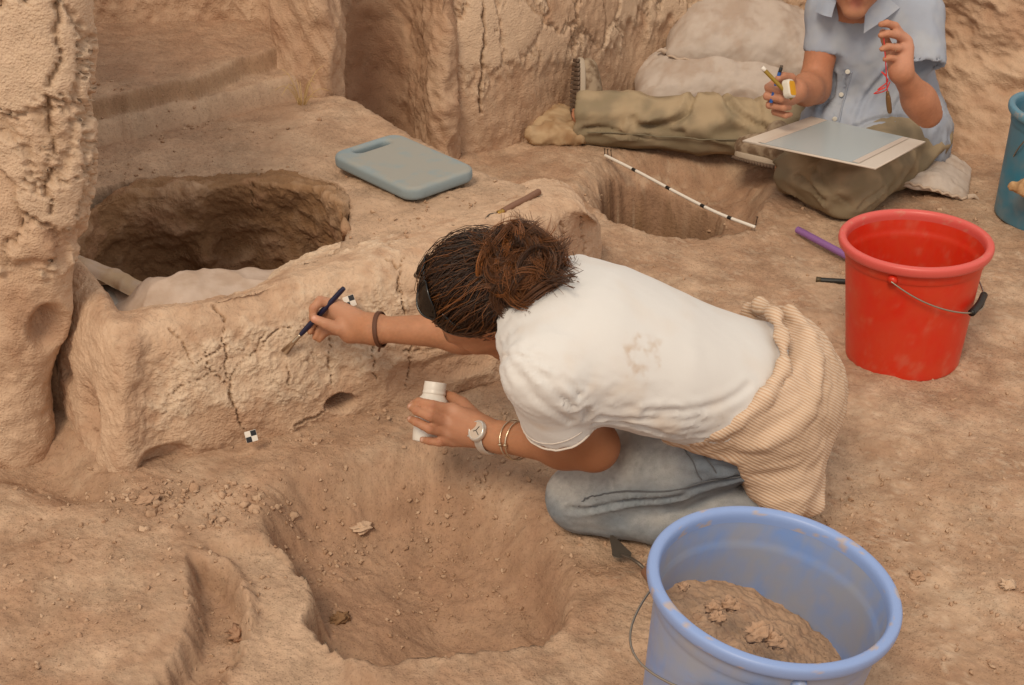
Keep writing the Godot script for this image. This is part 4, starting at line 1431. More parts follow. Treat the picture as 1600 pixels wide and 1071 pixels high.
	tag(put("plastic_sheet", cloth_sheet([PackedVector3Array([Vector3(-0.880, 0.160, -2.560), Vector3(-0.822, 0.165, -2.570), Vector3(-0.763, 0.172, -2.575), Vector3(-0.697, 0.184, -2.580)]), PackedVector3Array([Vector3(-0.888, 0.179, -2.600), Vector3(-0.830, 0.180, -2.610), Vector3(-0.770, 0.180, -2.610), Vector3(-0.707, 0.185, -2.610)]), PackedVector3Array([Vector3(-0.902, 0.197, -2.660), Vector3(-0.841, 0.197, -2.660), Vector3(-0.784, 0.189, -2.650), Vector3(-0.720, 0.183, -2.630)]), PackedVector3Array([Vector3(-0.919, 0.188, -2.720), Vector3(-0.857, 0.188, -2.720), Vector3(-0.794, 0.186, -2.690), Vector3(-0.730, 0.184, -2.650)])], 90, 50, 0.006, 381, grey_pale, lin(Color(0.60, 0.55, 0.50)), true), ps), "whitish plastic sheet tucked below the folded cloth", "plastic sheet")
	# --- cloth on the turquoise bucket
	P = PackedVector3Array()
	idx = PackedInt32Array()
	F = Field.new(Vector3(1.10, 0.06, -3.40), Vector3(1.36, 0.24, -3.20), 0.005)
	F.bone(Vector3(1.155, 0.135, -3.335), 0.010, Vector3(1.22, 0.150, -3.305), 0.030, 0.03)
	F.bone(Vector3(1.22, 0.150, -3.305), 0.032, Vector3(1.30, 0.16, -3.29), 0.03, 0.03)
	F.bone(Vector3(1.19, 0.13, -3.32), 0.016, Vector3(1.24, 0.115, -3.30), 0.02, 0.02)
	nets(F, P, idx)
	crumple(P, idx, 0.006, 24.0, 391)
	tag(put("cloth_bundle", array_mesh(P, idx, painted(P, lin(Color(0.74, 0.60, 0.45)), lin(Color(0.62, 0.48, 0.34)), 20.0, -0.2, 0.5)), cloth_mat), "small tan cloth bundle tied to the turquoise bucket handle", "cloth")
	litter()


func crumple(P: PackedVector3Array, idx: PackedInt32Array, amp: float, freq: float, sd: int) -> void:
	var N := normals_of(P, idx)
	var n := noise(sd, freq, 3, 0.45)
	var f := noise(sd + 1, freq * 3.5, 2)
	for i in P.size():
		P[i] += N[i] * amp * (0.55 - 1.9 * absf(n.get_noise_3dv(P[i])) + 0.25 * f.get_noise_3dv(P[i]))


func lump(sd: int, r: Vector3, rings := 6, sides := 7) -> ArrayMesh:
	var n := noise(sd, 1.1, 3)
	var P := PackedVector3Array()
	for j in rings:
		var b := -PI * 0.5 + PI * j / (rings - 1)
		for i in sides:
			var a := TAU * i / sides
			var q := Vector3(cos(a) * cos(b), sin(b), sin(a) * cos(b))
			P.append(q * r * (1.0 + 1.05 * n.get_noise_3dv(q * 1.5)))
	return array_mesh(P, grid_index(sides, rings, true, true))


func litter() -> void:
	# crumbs of earth: uncountable, so one mass for each shape of crumb
	var rng := RandomNumberGenerator.new()
	rng.seed = 4242
	var spots := [  # centre x, f, spread x, spread f, how many, size
		PackedVector2Array([Vector2(-0.568, 2.265)])[0], 0.11, 0.05, 420, 0.0042, PackedVector2Array([Vector2(-0.516, 2.226)])[0], 0.10, 0.06, 160, 0.007, PackedVector2Array([Vector2(-0.675, 2.059)])[0], 0.22, 0.14, 500, 0.0030, PackedVector2Array([Vector2(-0.732, 1.926)])[0], 0.2, 0.16, 300, 0.0035,
		PackedVector2Array([Vector2(-0.430, 1.926)])[0], 0.04, 0.10, 90, 0.004, PackedVector2Array([Vector2(-0.334, 2.225)])[0], 0.06, 0.10, 330, 0.0032, PackedVector2Array([Vector2(-0.115, 2.301)])[0], 0.14, 0.08, 520, 0.0036, PackedVector2Array([Vector2(-0.065, 2.110)])[0], 0.14, 0.10, 420, 0.0030,
		PackedVector2Array([Vector2(-0.178, 2.200)])[0], 0.12, 0.14, 260, 0.0030, PackedVector2Array([Vector2(0.700, 2.168)])[0], 0.20, 0.20, 420, 0.0036, PackedVector2Array([Vector2(0.705, 1.975)])[0], 0.2, 0.14, 260, 0.0042, PackedVector2Array([Vector2(0.535, 2.149)])[0], 0.10, 0.12, 160, 0.0034,
		PackedVector2Array([Vector2(0.422, 3.078)])[0], 0.30, 0.25, 220, 0.0034, PackedVector2Array([Vector2(0.903, 2.754)])[0], 0.3, 0.3, 260, 0.0034, PackedVector2Array([Vector2(0.145, 2.059)])[0], 0.08, 0.12, 160, 0.003, PackedVector2Array([Vector2(0.411, 3.677)])[0], 0.14, 0.08, 200, 0.0045,
		PackedVector2Array([Vector2(0.965, 3.628)])[0], 0.4, 0.3, 160, 0.004, PackedVector2Array([Vector2(-0.331, 2.457)])[0], 0.18, 0.03, 200, 0.0036, PackedVector2Array([Vector2(-0.695, 2.285)])[0], 0.16, 0.03, 160, 0.004, PackedVector2Array([Vector2(-0.122, 2.550)])[0], 0.14, 0.03, 200, 0.0036]
	var lists := [[], [], []]
	for k in range(0, spots.size(), 5):
		var c: Vector2 = spots[k]
		for i in int(spots[k + 3] * 0.65):
			var x: float = c.x + rng.randfn() * spots[k + 1] * 0.7
			var f: float = c.y + rng.randfn() * spots[k + 2] * 0.7
			var s: float = spots[k + 4] * (0.22 + 1.3 * pow(rng.randf(), 4.0))
			var h := floor_height(x, f)
			var b := Basis.from_euler(Vector3(rng.randf() * 6.0, rng.randf() * 6.0, rng.randf() * 6.0)).scaled(Vector3.ONE * s)
			lists[rng.randi() % 3].append([Transform3D(b, Vector3(x, h + s * 0.2, -f)), MUD.lerp(PALE, rng.randf()).lerp(BROWN, 0.25 * rng.randf())])
	# on the terrace
	for i in 420:
		var c: Vector2 = [PackedVector2Array([Vector2(-0.780, 3.168)])[0], PackedVector2Array([Vector2(-0.710, 3.409)])[0], PackedVector2Array([Vector2(-0.210, 2.955)])[0], PackedVector2Array([Vector2(-0.457, 2.734)])[0]][rng.randi() % 4]
		var x := c.x + rng.randfn() * 0.2
		var f := c.y + rng.randfn() * 0.07
		if terrace.at(x, f) < 0.03 or pit.at(x, f) > -0.01:
			continue
		var s: float = 0.003 * (0.4 + 1.3 * pow(rng.randf(), 3.0))
		var b := Basis.from_euler(Vector3(rng.randf() * 6.0, rng.randf() * 6.0, 0.0)).scaled(Vector3.ONE * s)
		lists[rng.randi() % 3].append([Transform3D(b, Vector3(x, terrace_height(x, f) + s * 0.3, -f)), MUD.lerp(PALE, rng.randf()).lerp(BROWN, 0.4 * rng.randf())])
	var shapes := [Vector3(1.0, 0.7, 0.9), Vector3(1.2, 0.45, 0.8), Vector3(0.8, 0.8, 0.8)]
	for k in 3:
		var mm := MultiMesh.new()
		mm.transform_format = MultiMesh.TRANSFORM_3D
		mm.use_colors = true
		mm.mesh = lump(500 + k, shapes[k])
		mm.instance_count = lists[k].size()
		for i in lists[k].size():
			mm.set_instance_transform(i, lists[k][i][0])
			mm.set_instance_color(i, lists[k][i][1])
		var o := MultiMeshInstance3D.new()
		o.name = numbered("earth_crumbs")
		o.multimesh = mm
		o.material_override = mats["crumb"]
		add_child(o, true)
		tag(o, ["fine rounded crumbs of earth strewn over the trench floor", "flat flakes of dry mud strewn over the trench floor", "small gritty clods of earth strewn over the trench floor"][k], "crumbs", "", "stuff")
	# a few clods and stones big enough to pick out
	for k in [
		[Vector3(-0.268, -0.100, -2.289), Vector3(0.018, 0.006, 0.016), PALE, "pale flat flake of plaster lying in the basin"],
		[Vector3(-0.283, -0.120, -2.033), Vector3(0.017, 0.010, 0.010), BROWN, "dark clod of earth under the left rim of the basin"],
		[Vector3(-0.629, 0.000, -2.239), Vector3(0.022, 0.006, 0.014), MUD, "broken slab of mud in front of the bench foot"],
		[Vector3(0.786, 0.000, -1.995), Vector3(0.012, 0.008, 0.010), PALE, "rounded pale pebble near the blue bucket, on open floor"],
		[Vector3(0.648, 0.000, -2.020), Vector3(0.011, 0.008, 0.010), MUD, "brown pebble beside the rim of the blue bucket"],
		[Vector3(0.397, -0.100, -3.624), Vector3(0.035, 0.02, 0.026), RED, "reddish clod of earth in the small pit below the scale rod"],
		[Vector3(-0.428, -0.050, -1.926), Vector3(0.016, 0.012, 0.013), RED, "reddish clod lying in the narrow channel"],
		[Vector3(-0.038, -0.010, -2.435), Vector3(0.016, 0.012, 0.013), MUD, "small clod under the wrist watch"],
	]:
		var m := lump(int(k[0].x * 1000.0) + 600, k[1], 12, 16)
		var o := put("clod", m, clod_material(k[2]))
		o.position = Vector3(k[0].x, floor_height(k[0].x, -k[0].z) + k[1].y * 0.4, k[0].z)
		o.rotation.y = k[0].x * 9.0
		tag(o, k[3], "clod", "clods and flakes on the trench floor")
	# clods in the blue bucket
	for k in [[Vector3(0.306, 0.275, -1.535), 0.018, "largest clod of dry earth on the heap in the blue bucket"], [Vector3(0.277, 0.276, -1.592), 0.012, "rounded clod uppermost of the group on the bucket's heap of earth"], [Vector3(0.255, 0.278, -1.582), 0.011, "clod left of the group on the bucket's heap of earth"], [Vector3(0.223, 0.272, -1.635), 0.008, "small clod lying alone at the bucket's inner wall"], [Vector3(0.326, 0.272, -1.522), 0.012, "clod touching the largest clod, on its right side, in the bucket"], [Vector3(0.257, 0.280, -1.560), 0.010, "lowest of the three middling clods on the bucket's heap of earth"]]:
		var o := put("earth_clod", lump(int(k[1] * 10000.0) + 700, Vector3(1.1, 0.8, 0.9) * k[1] * 0.85, 12, 16), clod_material(MUD))
		o.position = k[0]
		tag(o, k[2], "clod", "clods in the blue bucket")
	# dry weed
	var weed := thing("dry_weed", "tuft of dry straw-coloured weed growing at the foot of the low step", "weed", Vector3(-0.504, 0.250, -3.563))
	for i in 16:
		var a := rng.randf() * TAU
		var h := 0.03 + 0.05 * rng.randf()
		var out := Vector3(cos(a), 0, sin(a)) * (0.015 + 0.035 * rng.randf())
		put("stalk", tube(curve(PackedVector3Array([weed.position + out * 0.15, weed.position + out * 0.5 + Vector3(0, h * 0.6, 0), weed.position + out + Vector3(0, h, 0), weed.position + out * 1.5 + Vector3(0, h * (0.7 + 0.5 * rng.randf()), 0)]), 7), 0.0011, 5, 0.0005), mats["straw"], weed)


func clod_material(c: Color) -> StandardMaterial3D:
	var key := "clod" + str(c)
	if not mats.has(key):
		var m: StandardMaterial3D = mats["crumb"].duplicate()
		m.vertex_color_use_as_albedo = false
		m.albedo_color = c.linear_to_srgb()
		m.uv1_world_triplanar = true
		mats[key] = m
	return mats[key]


# ================================================================ people
func cling(F: Field, p: Vector3, off := 0.0) -> Vector3:
	for k in 6:
		var g := (p - F.lo) / F.c
		var i := Vector3i(clampi(int(g.x), 1, F.nx - 3), clampi(int(g.y), 1, F.ny - 3), clampi(int(g.z), 1, F.nz - 3))
		var t := g - Vector3(i)
		var o := (i.z * F.ny + i.y) * F.nx + i.x
		var lay := F.nx * F.ny
		var d0 := lerpf(lerpf(F.v[o], F.v[o + 1], t.x), lerpf(F.v[o + F.nx], F.v[o + F.nx + 1], t.x), t.y)
		var d1 := lerpf(lerpf(F.v[o + lay], F.v[o + lay + 1], t.x), lerpf(F.v[o + lay + F.nx], F.v[o + lay + F.nx + 1], t.x), t.y)
		var d := lerpf(d0, d1, t.z)
		if d > 0.5:
			return p
		var n := Vector3(F.v[o + 1] - F.v[o - 1], F.v[o + F.nx] - F.v[o - F.nx], F.v[o + lay] - F.v[o - lay])
		if n.length() < 1e-6:
			return p
		p -= n.normalized() * (d - off)
	return p


func cling_line(F: Field, L: PackedVector3Array, n: int, off := 0.0) -> PackedVector3Array:
	var o := PackedVector3Array()
	for q in curve(L, n):
		o.append(cling(F, q, off))
	return o


func chain(F: Field, L: PackedVector3Array, R: Array, k := 0.006) -> void:
	for i in L.size() - 1:
		F.bone(L[i], R[i], L[i + 1], R[i + 1], k if i == 0 else 0.002)


# a head in its own frame: x to its left, y up, z where the face looks; s scales it
func head(F: Field, fr: Transform3D, s: float) -> void:
	var B := fr.basis
	var g := func(x: float, y: float, z: float) -> Vector3:
		return fr * (Vector3(x, y, z) * s)
	F.egg(g.call(0, 0.025, -0.010), Basis(B.x * 0.071 * s, B.y * 0.086 * s, B.z * 0.092 * s), 0.0)
	F.egg(g.call(0, -0.035, 0.030), Basis(B.x * 0.058 * s, B.y * 0.070 * s, B.z * 0.058 * s), 0.03)
	F.bone(g.call(0.046, -0.050, 0.004), 0.018 * s, g.call(0.012, -0.098, 0.066), 0.016 * s, 0.03)
	F.bone(g.call(-0.046, -0.050, 0.004), 0.018 * s, g.call(-0.012, -0.098, 0.066), 0.016 * s, 0.03)
	F.bone(g.call(-0.008, -0.098, 0.070), 0.016 * s, g.call(0.008, -0.098, 0.070), 0.016 * s, 0.015)
	F.bone(g.call(-0.030, 0.014, 0.076), 0.011 * s, g.call(0.030, 0.014, 0.076), 0.011 * s, 0.016)
	F.bone(g.call(0, 0.004, 0.082), 0.007 * s, g.call(0, -0.030, 0.101), 0.010 * s, 0.010)
	F.bone(g.call(-0.010, -0.035, 0.090), 0.0065 * s, g.call(0.010, -0.035, 0.090), 0.0065 * s, 0.006)
	F.bone(g.call(0.040, -0.022, 0.058), 0.016 * s, g.call(0.050, -0.022, 0.030), 0.014 * s, 0.02)
	F.bone(g.call(-0.040, -0.022, 0.058), 0.016 * s, g.call(-0.050, -0.022, 0.030), 0.014 * s, 0.02)
	F.bone(g.call(-0.020, -0.062, 0.078), 0.0055 * s, g.call(0.020, -0.062, 0.078), 0.0055 * s, 0.006)
	F.bone(g.call(-0.017, -0.072, 0.077), 0.0065 * s, g.call(0.017, -0.072, 0.077), 0.0065 * s, 0.003)
	for e in [1.0, -1.0]:
		F.carve(g.call(e * 0.031, -0.004, 0.094), 0.012 * s, g.call(e * 0.036, -0.004, 0.092), 0.012 * s)
		F.egg(g.call(e * 0.032, -0.004, 0.073), Basis(B.x * 0.014 * s, B.y * 0.011 * s, B.z * 0.012 * s), 0.004)
		# ear: a rim, a lobe and a thin shell
		var rim := PackedVector3Array([g.call(e * 0.070, -0.006, 0.006), g.call(e * 0.078, 0.014, 0.000), g.call(e * 0.083, 0.020, -0.014), g.call(e * 0.085, 0.008, -0.026), g.call(e * 0.081, -0.014, -0.024), g.call(e * 0.074, -0.034, -0.008)])
		for i in 5:
			F.bone(rim[i], 0.0048 * s, rim[i + 1], 0.0048 * s, 0.003)
		F.bone(g.call(e * 0.068, -0.004, -0.012), 0.012 * s, g.call(e * 0.072, -0.020, -0.010), 0.009 * s, 0.006)
		F.bone(g.call(e * 0.072, -0.036, -0.006), 0.0075 * s, g.call(e * 0.070, -0.030, -0.002), 0.0075 * s, 0.004)


# a hand in its own frame: z along the palm from the wrist, y out of the back, x towards the thumb
func hand(F: Field, fr: Transform3D, s: float, bend: Array, thumb: Array, spread := 0.12) -> Array:
	var tips := []
	var q := fr.basis
	for f in 4:
		var x: float = [0.026, 0.009, -0.009, -0.025][f]
		var root := fr * (Vector3(x * 0.6, 0, 0.004) * s)
		var kn := fr * (Vector3(x, 0.002, [0.078, 0.081, 0.077, 0.069][f]) * s)
		F.bone(root, 0.013 * s, kn, 0.0105 * s, 0.012)
		var p := kn
		var dir := (q.z + q.x * x * spread * 12.0).normalized()
		var ang := 0.0
		for j in 3:
			ang += float(bend[f][j])
			var d := dir * cos(ang) - q.y * sin(ang)
			var e: Vector3 = p + d * ([0.042, 0.026, 0.021][j] * [0.95, 1.04, 0.97, 0.78][f] * s)
			F.bone(p, [0.0094, 0.0086, 0.0078][j] * s, e, [0.0086, 0.0078, 0.0064][j] * s, 0.005 if j == 0 else 0.002)
			p = e
		tips.append(p)
	var t0 := fr * (Vector3(0.014, -0.004, 0.012) * s)
	var line := PackedVector3Array([t0])
	for v in thumb:
		line.append(fr * (v * s))
	chain(F, line, [0.015 * s, 0.0125 * s, 0.0100 * s, 0.0078 * s], 0.012)
	tips.append(line[-1])
	return tips


func skin_colours(P: PackedVector3Array, base: Color, sd: int, warm: Array) -> PackedColorArray:
	var n := noise(sd, 22.0, 4, 0.6)
	var n2 := noise(sd + 1, 160.0, 2)
	var C := PackedColorArray()
	C.resize(P.size())
	for i in P.size():
		var c := base * (1.0 + 0.16 * n.get_noise_3dv(P[i]) + 0.10 * n2.get_noise_3dv(P[i]))
		for w in warm:
			var k := 1.0 - P[i].distance_to(w[0]) / float(w[1])
			if k > 0.0:
				c = c.lerp(w[2], ss(0.0, 0.8, k) * float(w[3]))
		c.a = 1.0
		C[i] = c
	return C


func people() -> void:
	var skin := vertex_paint("skin", 0.58, 0.4)
	skin.subsurf_scatter_enabled = true
	skin.subsurf_scatter_strength = 0.06
	skin.heightmap_enabled = true
	skin.heightmap_texture = mats["plaster"].heightmap_texture
	skin.heightmap_scale = 0.05
	skin.uv1_triplanar = true
	skin.uv1_world_triplanar = true
	skin.uv1_scale = Vector3.ONE * 6.0
	mats["skin"] = skin
	kneeling_person()
	held_things()
	seated_person()


func kneeling_person() -> void:
	var pr := thing("person", "kneeling person in white t-shirt and jeans brushing the plaster of the bench", "person", Vector3(0.318, 0.000, -2.327))
	var P := PackedVector3Array()
	var idx := PackedInt32Array()
	var F: Field
	var tan := Color(0.40, 0.185, 0.098)
	var brown := Color(0.30, 0.120, 0.055)
	# joints
	var hip_l := Vector3(0.396, 0.247, -2.115)
	var hip_r := Vector3(0.447, 0.247, -2.300)
	var knee_l := Vector3(0.112, 0.056, -2.165)
	var knee_r := Vector3(0.184, 0.046, -2.360)
	var foot_l := Vector3(0.388, 0.079, -2.090)
	var foot_r := Vector3(0.457, 0.069, -2.270)
	var pelvis := Vector3(0.403, 0.248, -2.195)
	var waist := Vector3(0.314, 0.303, -2.130)
	var mid := Vector3(0.217, 0.353, -2.105)
	var chest := Vector3(0.122, 0.392, -2.100)
	var nape := Vector3(0.067, 0.404, -2.125)
	var sh_l := Vector3(0.049, 0.400, -1.985)
	var sh_r := Vector3(0.090, 0.395, -2.240)
	var el_l := Vector3(0.128, 0.216, -2.070)
	var wr_l := Vector3(-0.018, 0.152, -2.200)
	var el_r := Vector3(0.000, 0.259, -2.370)
	var wr_r := Vector3(-0.241, 0.237, -2.425)
	var across := (sh_r - sh_l).normalized()
	var spine := (mid - chest).normalized()
	var dorsal := spine.cross(across).normalized()
	if dorsal.y < 0.0:
		dorsal = -dorsal
	# head frame
	var hl := Vector3(0.100, -0.398, 0.914).normalized()
	var hf := Vector3(-0.680, -0.653, -0.333)
	hf = (hf - hl * hf.dot(hl)).normalized()
	var hu := hf.cross(hl).normalized()
	var hc := Vector3(-0.039, 0.420, -2.165)
	var hs := 0.93
	var hfr := Transform3D(Basis(hl, hu, hf), hc)

	# --- the body: trunk and legs (under the clothes), then arms and head in finer cells
	F = Field.new(Vector3(-0.02, -0.02, -2.55), Vector3(0.62, 0.52, -1.85), 0.014)
	for b in [[pelvis, 0.10, waist, 0.10], [waist, 0.10, mid, 0.105], [mid, 0.105, chest, 0.115], [chest, 0.10, nape, 0.06]]:
		F.bone(b[0], b[1], b[2], b[3], 0.03, dorsal, 0.7)
	F.bone(hip_l, 0.07, knee_l, 0.045, 0.03)
	F.bone(hip_r, 0.07, knee_r, 0.045, 0.03)
	F.bone(knee_l + Vector3(0, -0.012, 0), 0.035, foot_l, 0.028, 0.02)
	F.bone(knee_r + Vector3(0, -0.01, 0), 0.035, foot_r, 0.028, 0.02)
	F.bone(chest, 0.05, sh_l, 0.045, 0.03)
	F.bone(chest, 0.05, sh_r, 0.045, 0.03)
	nets(F, P, idx)
	# near arm with the jar
	F = Field.new(Vector3(-0.176, 0.147, -2.300) + Vector3(-0.03, -0.09, -0.05), sh_l + Vector3(0.13, 0.04, 0.10), 0.0034)
	F.bone(sh_l, 0.046, sh_l.lerp(el_l, 0.5), 0.044, 0.0)
	F.bone(sh_l.lerp(el_l, 0.5), 0.043, el_l, 0.035, 0.02)
	F.bone(el_l, 0.034, el_l.lerp(wr_l, 0.30), 0.037, 0.03)
	F.bone(el_l.lerp(wr_l, 0.30), 0.036, wr_l, 0.0245, 0.03)
	var kn_i := Vector3(-0.099, 0.178, -2.245)
	var kn_m := Vector3(-0.107, 0.159, -2.237)
	var kn_r := Vector3(-0.108, 0.139, -2.237)
	var kn_p := Vector3(-0.100, 0.119, -2.243)
	for k in [kn_i, kn_m, kn_r, kn_p]:
		F.bone(wr_l, 0.018, k, 0.0105, 0.016)
	F.bone(wr_l.lerp(kn_i, 0.3), 0.016, kn_i, 0.010, 0.01)
	chain(F, PackedVector3Array([kn_i, Vector3(-0.132, 0.191, -2.238), Vector3(-0.156, 0.187, -2.256), Vector3(-0.168, 0.171, -2.278)]), [0.0098, 0.0090, 0.0082, 0.0066], 0.006)
	chain(F, PackedVector3Array([kn_m, Vector3(-0.136, 0.178, -2.225), Vector3(-0.160, 0.180, -2.240), Vector3(-0.171, 0.175, -2.262)]), [0.0100, 0.0090, 0.0080, 0.0064], 0.006)
	chain(F, PackedVector3Array([kn_r, Vector3(-0.137, 0.155, -2.223), Vector3(-0.160, 0.161, -2.235), Vector3(-0.172, 0.154, -2.256)]), [0.0096, 0.0088, 0.0078, 0.0062], 0.006)
	chain(F, PackedVector3Array([kn_p, Vector3(-0.122, 0.127, -2.226), Vector3(-0.139, 0.124, -2.234), Vector3(-0.152, 0.118, -2.248)]), [0.0088, 0.0078, 0.0070, 0.0056], 0.006)
	chain(F, PackedVector3Array([wr_l.lerp(kn_i, 0.35), Vector3(-0.085, 0.166, -2.285), Vector3(-0.102, 0.163, -2.312), Vector3(-0.118, 0.160, -2.330)]), [0.015, 0.0125, 0.0100, 0.0080], 0.014)
	nets(F, P, idx)
	# far arm with the brush
	F = Field.new(Vector3(-0.372, 0.224, -2.500) + Vector3(-0.03, -0.07, -0.06), sh_r + Vector3(0.05, 0.06, 0.08), 0.0036)
	F.bone(sh_r, 0.044, sh_r.lerp(el_r, 0.6), 0.036, 0.0)
	F.bone(sh_r.lerp(el_r, 0.6), 0.036, el_r, 0.033, 0.02)
	F.bone(el_r, 0.032, el_r.lerp(wr_r, 0.35), 0.034, 0.02)
	F.bone(el_r.lerp(wr_r, 0.35), 0.033, wr_r, 0.0215, 0.03)
	var ki := Vector3(-0.316, 0.258, -2.480)
	var km := Vector3(-0.322, 0.235, -2.490)
	var kr := Vector3(-0.321, 0.216, -2.495)
	var kp := Vector3(-0.315, 0.199, -2.495)
	for k in [ki, km, kr, kp]:
		F.bone(wr_r, 0.017, k, 0.0105, 0.018)
	F.bone(wr_r, 0.018, Vector3(-0.290, 0.212, -2.455), 0.016, 0.02)
	F.bone(Vector3(-0.278, 0.231, -2.460), 0.017, Vector3(-0.309, 0.244, -2.478), 0.013, 0.02)
	chain(F, PackedVector3Array([ki, Vector3(-0.341, 0.268, -2.475), Vector3(-0.353, 0.258, -2.465), Vector3(-0.355, 0.241, -2.461)]), [0.0100, 0.0092, 0.0082, 0.0066], 0.006)
	chain(F, PackedVector3Array([km, Vector3(-0.348, 0.233, -2.490), Vector3(-0.360, 0.218, -2.483), Vector3(-0.363, 0.206, -2.476)]), [0.0098, 0.0090, 0.0080, 0.0064], 0.006)
	chain(F, PackedVector3Array([kr, Vector3(-0.343, 0.210, -2.493), Vector3(-0.352, 0.200, -2.486), Vector3(-0.355, 0.192, -2.480)]), [0.0094, 0.0086, 0.0076, 0.0062], 0.005)
	chain(F, PackedVector3Array([kp, Vector3(-0.335, 0.199, -2.490), Vector3(-0.344, 0.192, -2.484), Vector3(-0.348, 0.187, -2.480)]), [0.0086, 0.0078, 0.0068, 0.0056], 0.004)
	chain(F, PackedVector3Array([Vector3(-0.287, 0.220, -2.450), Vector3(-0.306, 0.228, -2.445), Vector3(-0.328, 0.237, -2.445), Vector3(-0.350, 0.245, -2.450)]), [0.0155, 0.0125, 0.0098, 0.0078], 0.010)
	nets(F, P, idx)
	# head and neck
	F = Field.new(hc - Vector3(0.15, 0.15, 0.15), hc + Vector3(0.17, 0.14, 0.15), 0.0036)
	head(F, hfr, hs)
	F.bone(hfr * (Vector3(0, -0.05, -0.022) * hs), 0.050, nape, 0.058, 0.03)
	nets(F, P, idx)
	var warm := [[el_l, 0.20, brown, 0.8], [sh_l, 0.16, brown, 0.7], [kn_m, 0.09, Color(0.45, 0.22, 0.135), 0.6], [ki, 0.09, Color(0.47, 0.245, 0.155), 0.7], [Vector3(-0.349, 0.248, -2.445), 0.012, Color(0.55, 0.24, 0.16), 0.7],
		[Vector3(-0.172, 0.154, -2.256), 0.012, Color(0.50, 0.25, 0.17), 0.7], [Vector3(-0.171, 0.175, -2.262), 0.012, Color(0.50, 0.25, 0.17), 0.7], [hfr * (Vector3(0, -0.067, 0.085) * hs), 0.022, Color(0.38, 0.13, 0.09), 0.7], [hfr * (Vector3(0.075, -0.01, -0.01) * hs), 0.03, Color(0.45, 0.17, 0.09), 0.7]]
	for q in PackedVector3Array([Vector3(-0.132, 0.195, -2.232), Vector3(-0.155, 0.190, -2.250), Vector3(-0.136, 0.182, -2.218), Vector3(-0.160, 0.184, -2.233), Vector3(-0.136, 0.159, -2.217), Vector3(-0.159, 0.164, -2.229), Vector3(-0.122, 0.131, -2.220), Vector3(-0.139, 0.127, -2.228), Vector3(-0.328, 0.239, -2.440), Vector3(-0.306, 0.230, -2.440), Vector3(-0.340, 0.271, -2.470), Vector3(-0.352, 0.261, -2.460)]):
		warm.append([q, 0.0085, Color(0.34, 0.135, 0.075), 0.55])
	for q in PackedVector3Array([Vector3(-0.098, 0.184, -2.235), Vector3(-0.107, 0.165, -2.227), Vector3(-0.107, 0.145, -2.227), Vector3(-0.099, 0.125, -2.234)]):
		warm.append([q, 0.013, Color(0.50, 0.27, 0.18), 0.6])
	for q in PackedVector3Array([Vector3(-0.169, 0.177, -2.270), Vector3(-0.172, 0.180, -2.255), Vector3(-0.172, 0.159, -2.250), Vector3(-0.152, 0.122, -2.243), Vector3(-0.351, 0.252, -2.443)]):
		warm.append([q, 0.0065, Color(0.66, 0.43, 0.34), 0.8])
	for e in [0.03, -0.03]:
		warm.append([hfr * (Vector3(e, 0.022, 0.080) * hs), 0.014, Color(0.03, 0.016, 0.01), 0.85])
		warm.append([hfr * (Vector3(e * 1.1, -0.009, 0.086) * hs), 0.009, Color(0.06, 0.03, 0.02), 0.8])
	put("body", array_mesh(P, idx, skin_colours(P, tan, 801, warm)), mats["skin"], pr)

	# --- t-shirt
	var cotton := vertex_paint("cotton", 0.85, 0.2)
	cotton.heightmap_enabled = true
	cotton.heightmap_texture = mats["cloth"].heightmap_texture
	cotton.heightmap_scale = 0.03
	cotton.uv1_triplanar = true
	cotton.uv1_world_triplanar = true
	cotton.uv1_scale = Vector3.ONE * 4.0
	cotton.rim_enabled = true
	cotton.rim = 0.2
	plain("hem_cotton", Color(0.79, 0.745, 0.705), 0.9)
	var cuff := Vector3(0.075, 0.292, -2.025)
	F = Field.new(Vector3(-0.06, 0.12, -2.48), Vector3(0.46, 0.54, -1.84), 0.0056)
	F.bone(pelvis, 0.128, waist, 0.120, 0.0, dorsal, 0.80)
	F.bone(waist, 0.120, mid, 0.134, 0.04, dorsal, 0.76)
	F.bone(mid, 0.134, chest, 0.154, 0.04, dorsal, 0.70)
	F.bone(chest, 0.145, nape, 0.085, 0.04, dorsal, 0.70)
	F.bone(nape, 0.070, sh_l, 0.060, 0.035)
	F.bone(nape, 0.070, sh_r, 0.062, 0.035)
	F.bone(chest, 0.08, sh_l + spine * 0.02, 0.060, 0.03)
	F.bone(sh_l, 0.063, cuff, 0.060, 0.016, Vector3.ZERO, 1.0, true)
	F.bone(sh_r, 0.062, sh_r.lerp(el_r, 0.55), 0.056, 0.025)
	F.carve(cuff + (el_l - sh_l).normalized() * 0.02, 0.052, cuff - (el_l - sh_l).normalized() * 0.012, 0.050)
	F.cut(hfr * (Vector3(0, -0.115, -0.04) * hs), (hc - nape).normalized(), 0.16)
	P = PackedVector3Array()
	idx = PackedInt32Array()
	nets(F, P, idx)
	relax(P, idx, 2)
	var N := normals_of(P, idx)
	var w1 := noise(811, 1.0, 3, 0.5)
	var w2 := noise(812, 6.0, 3)
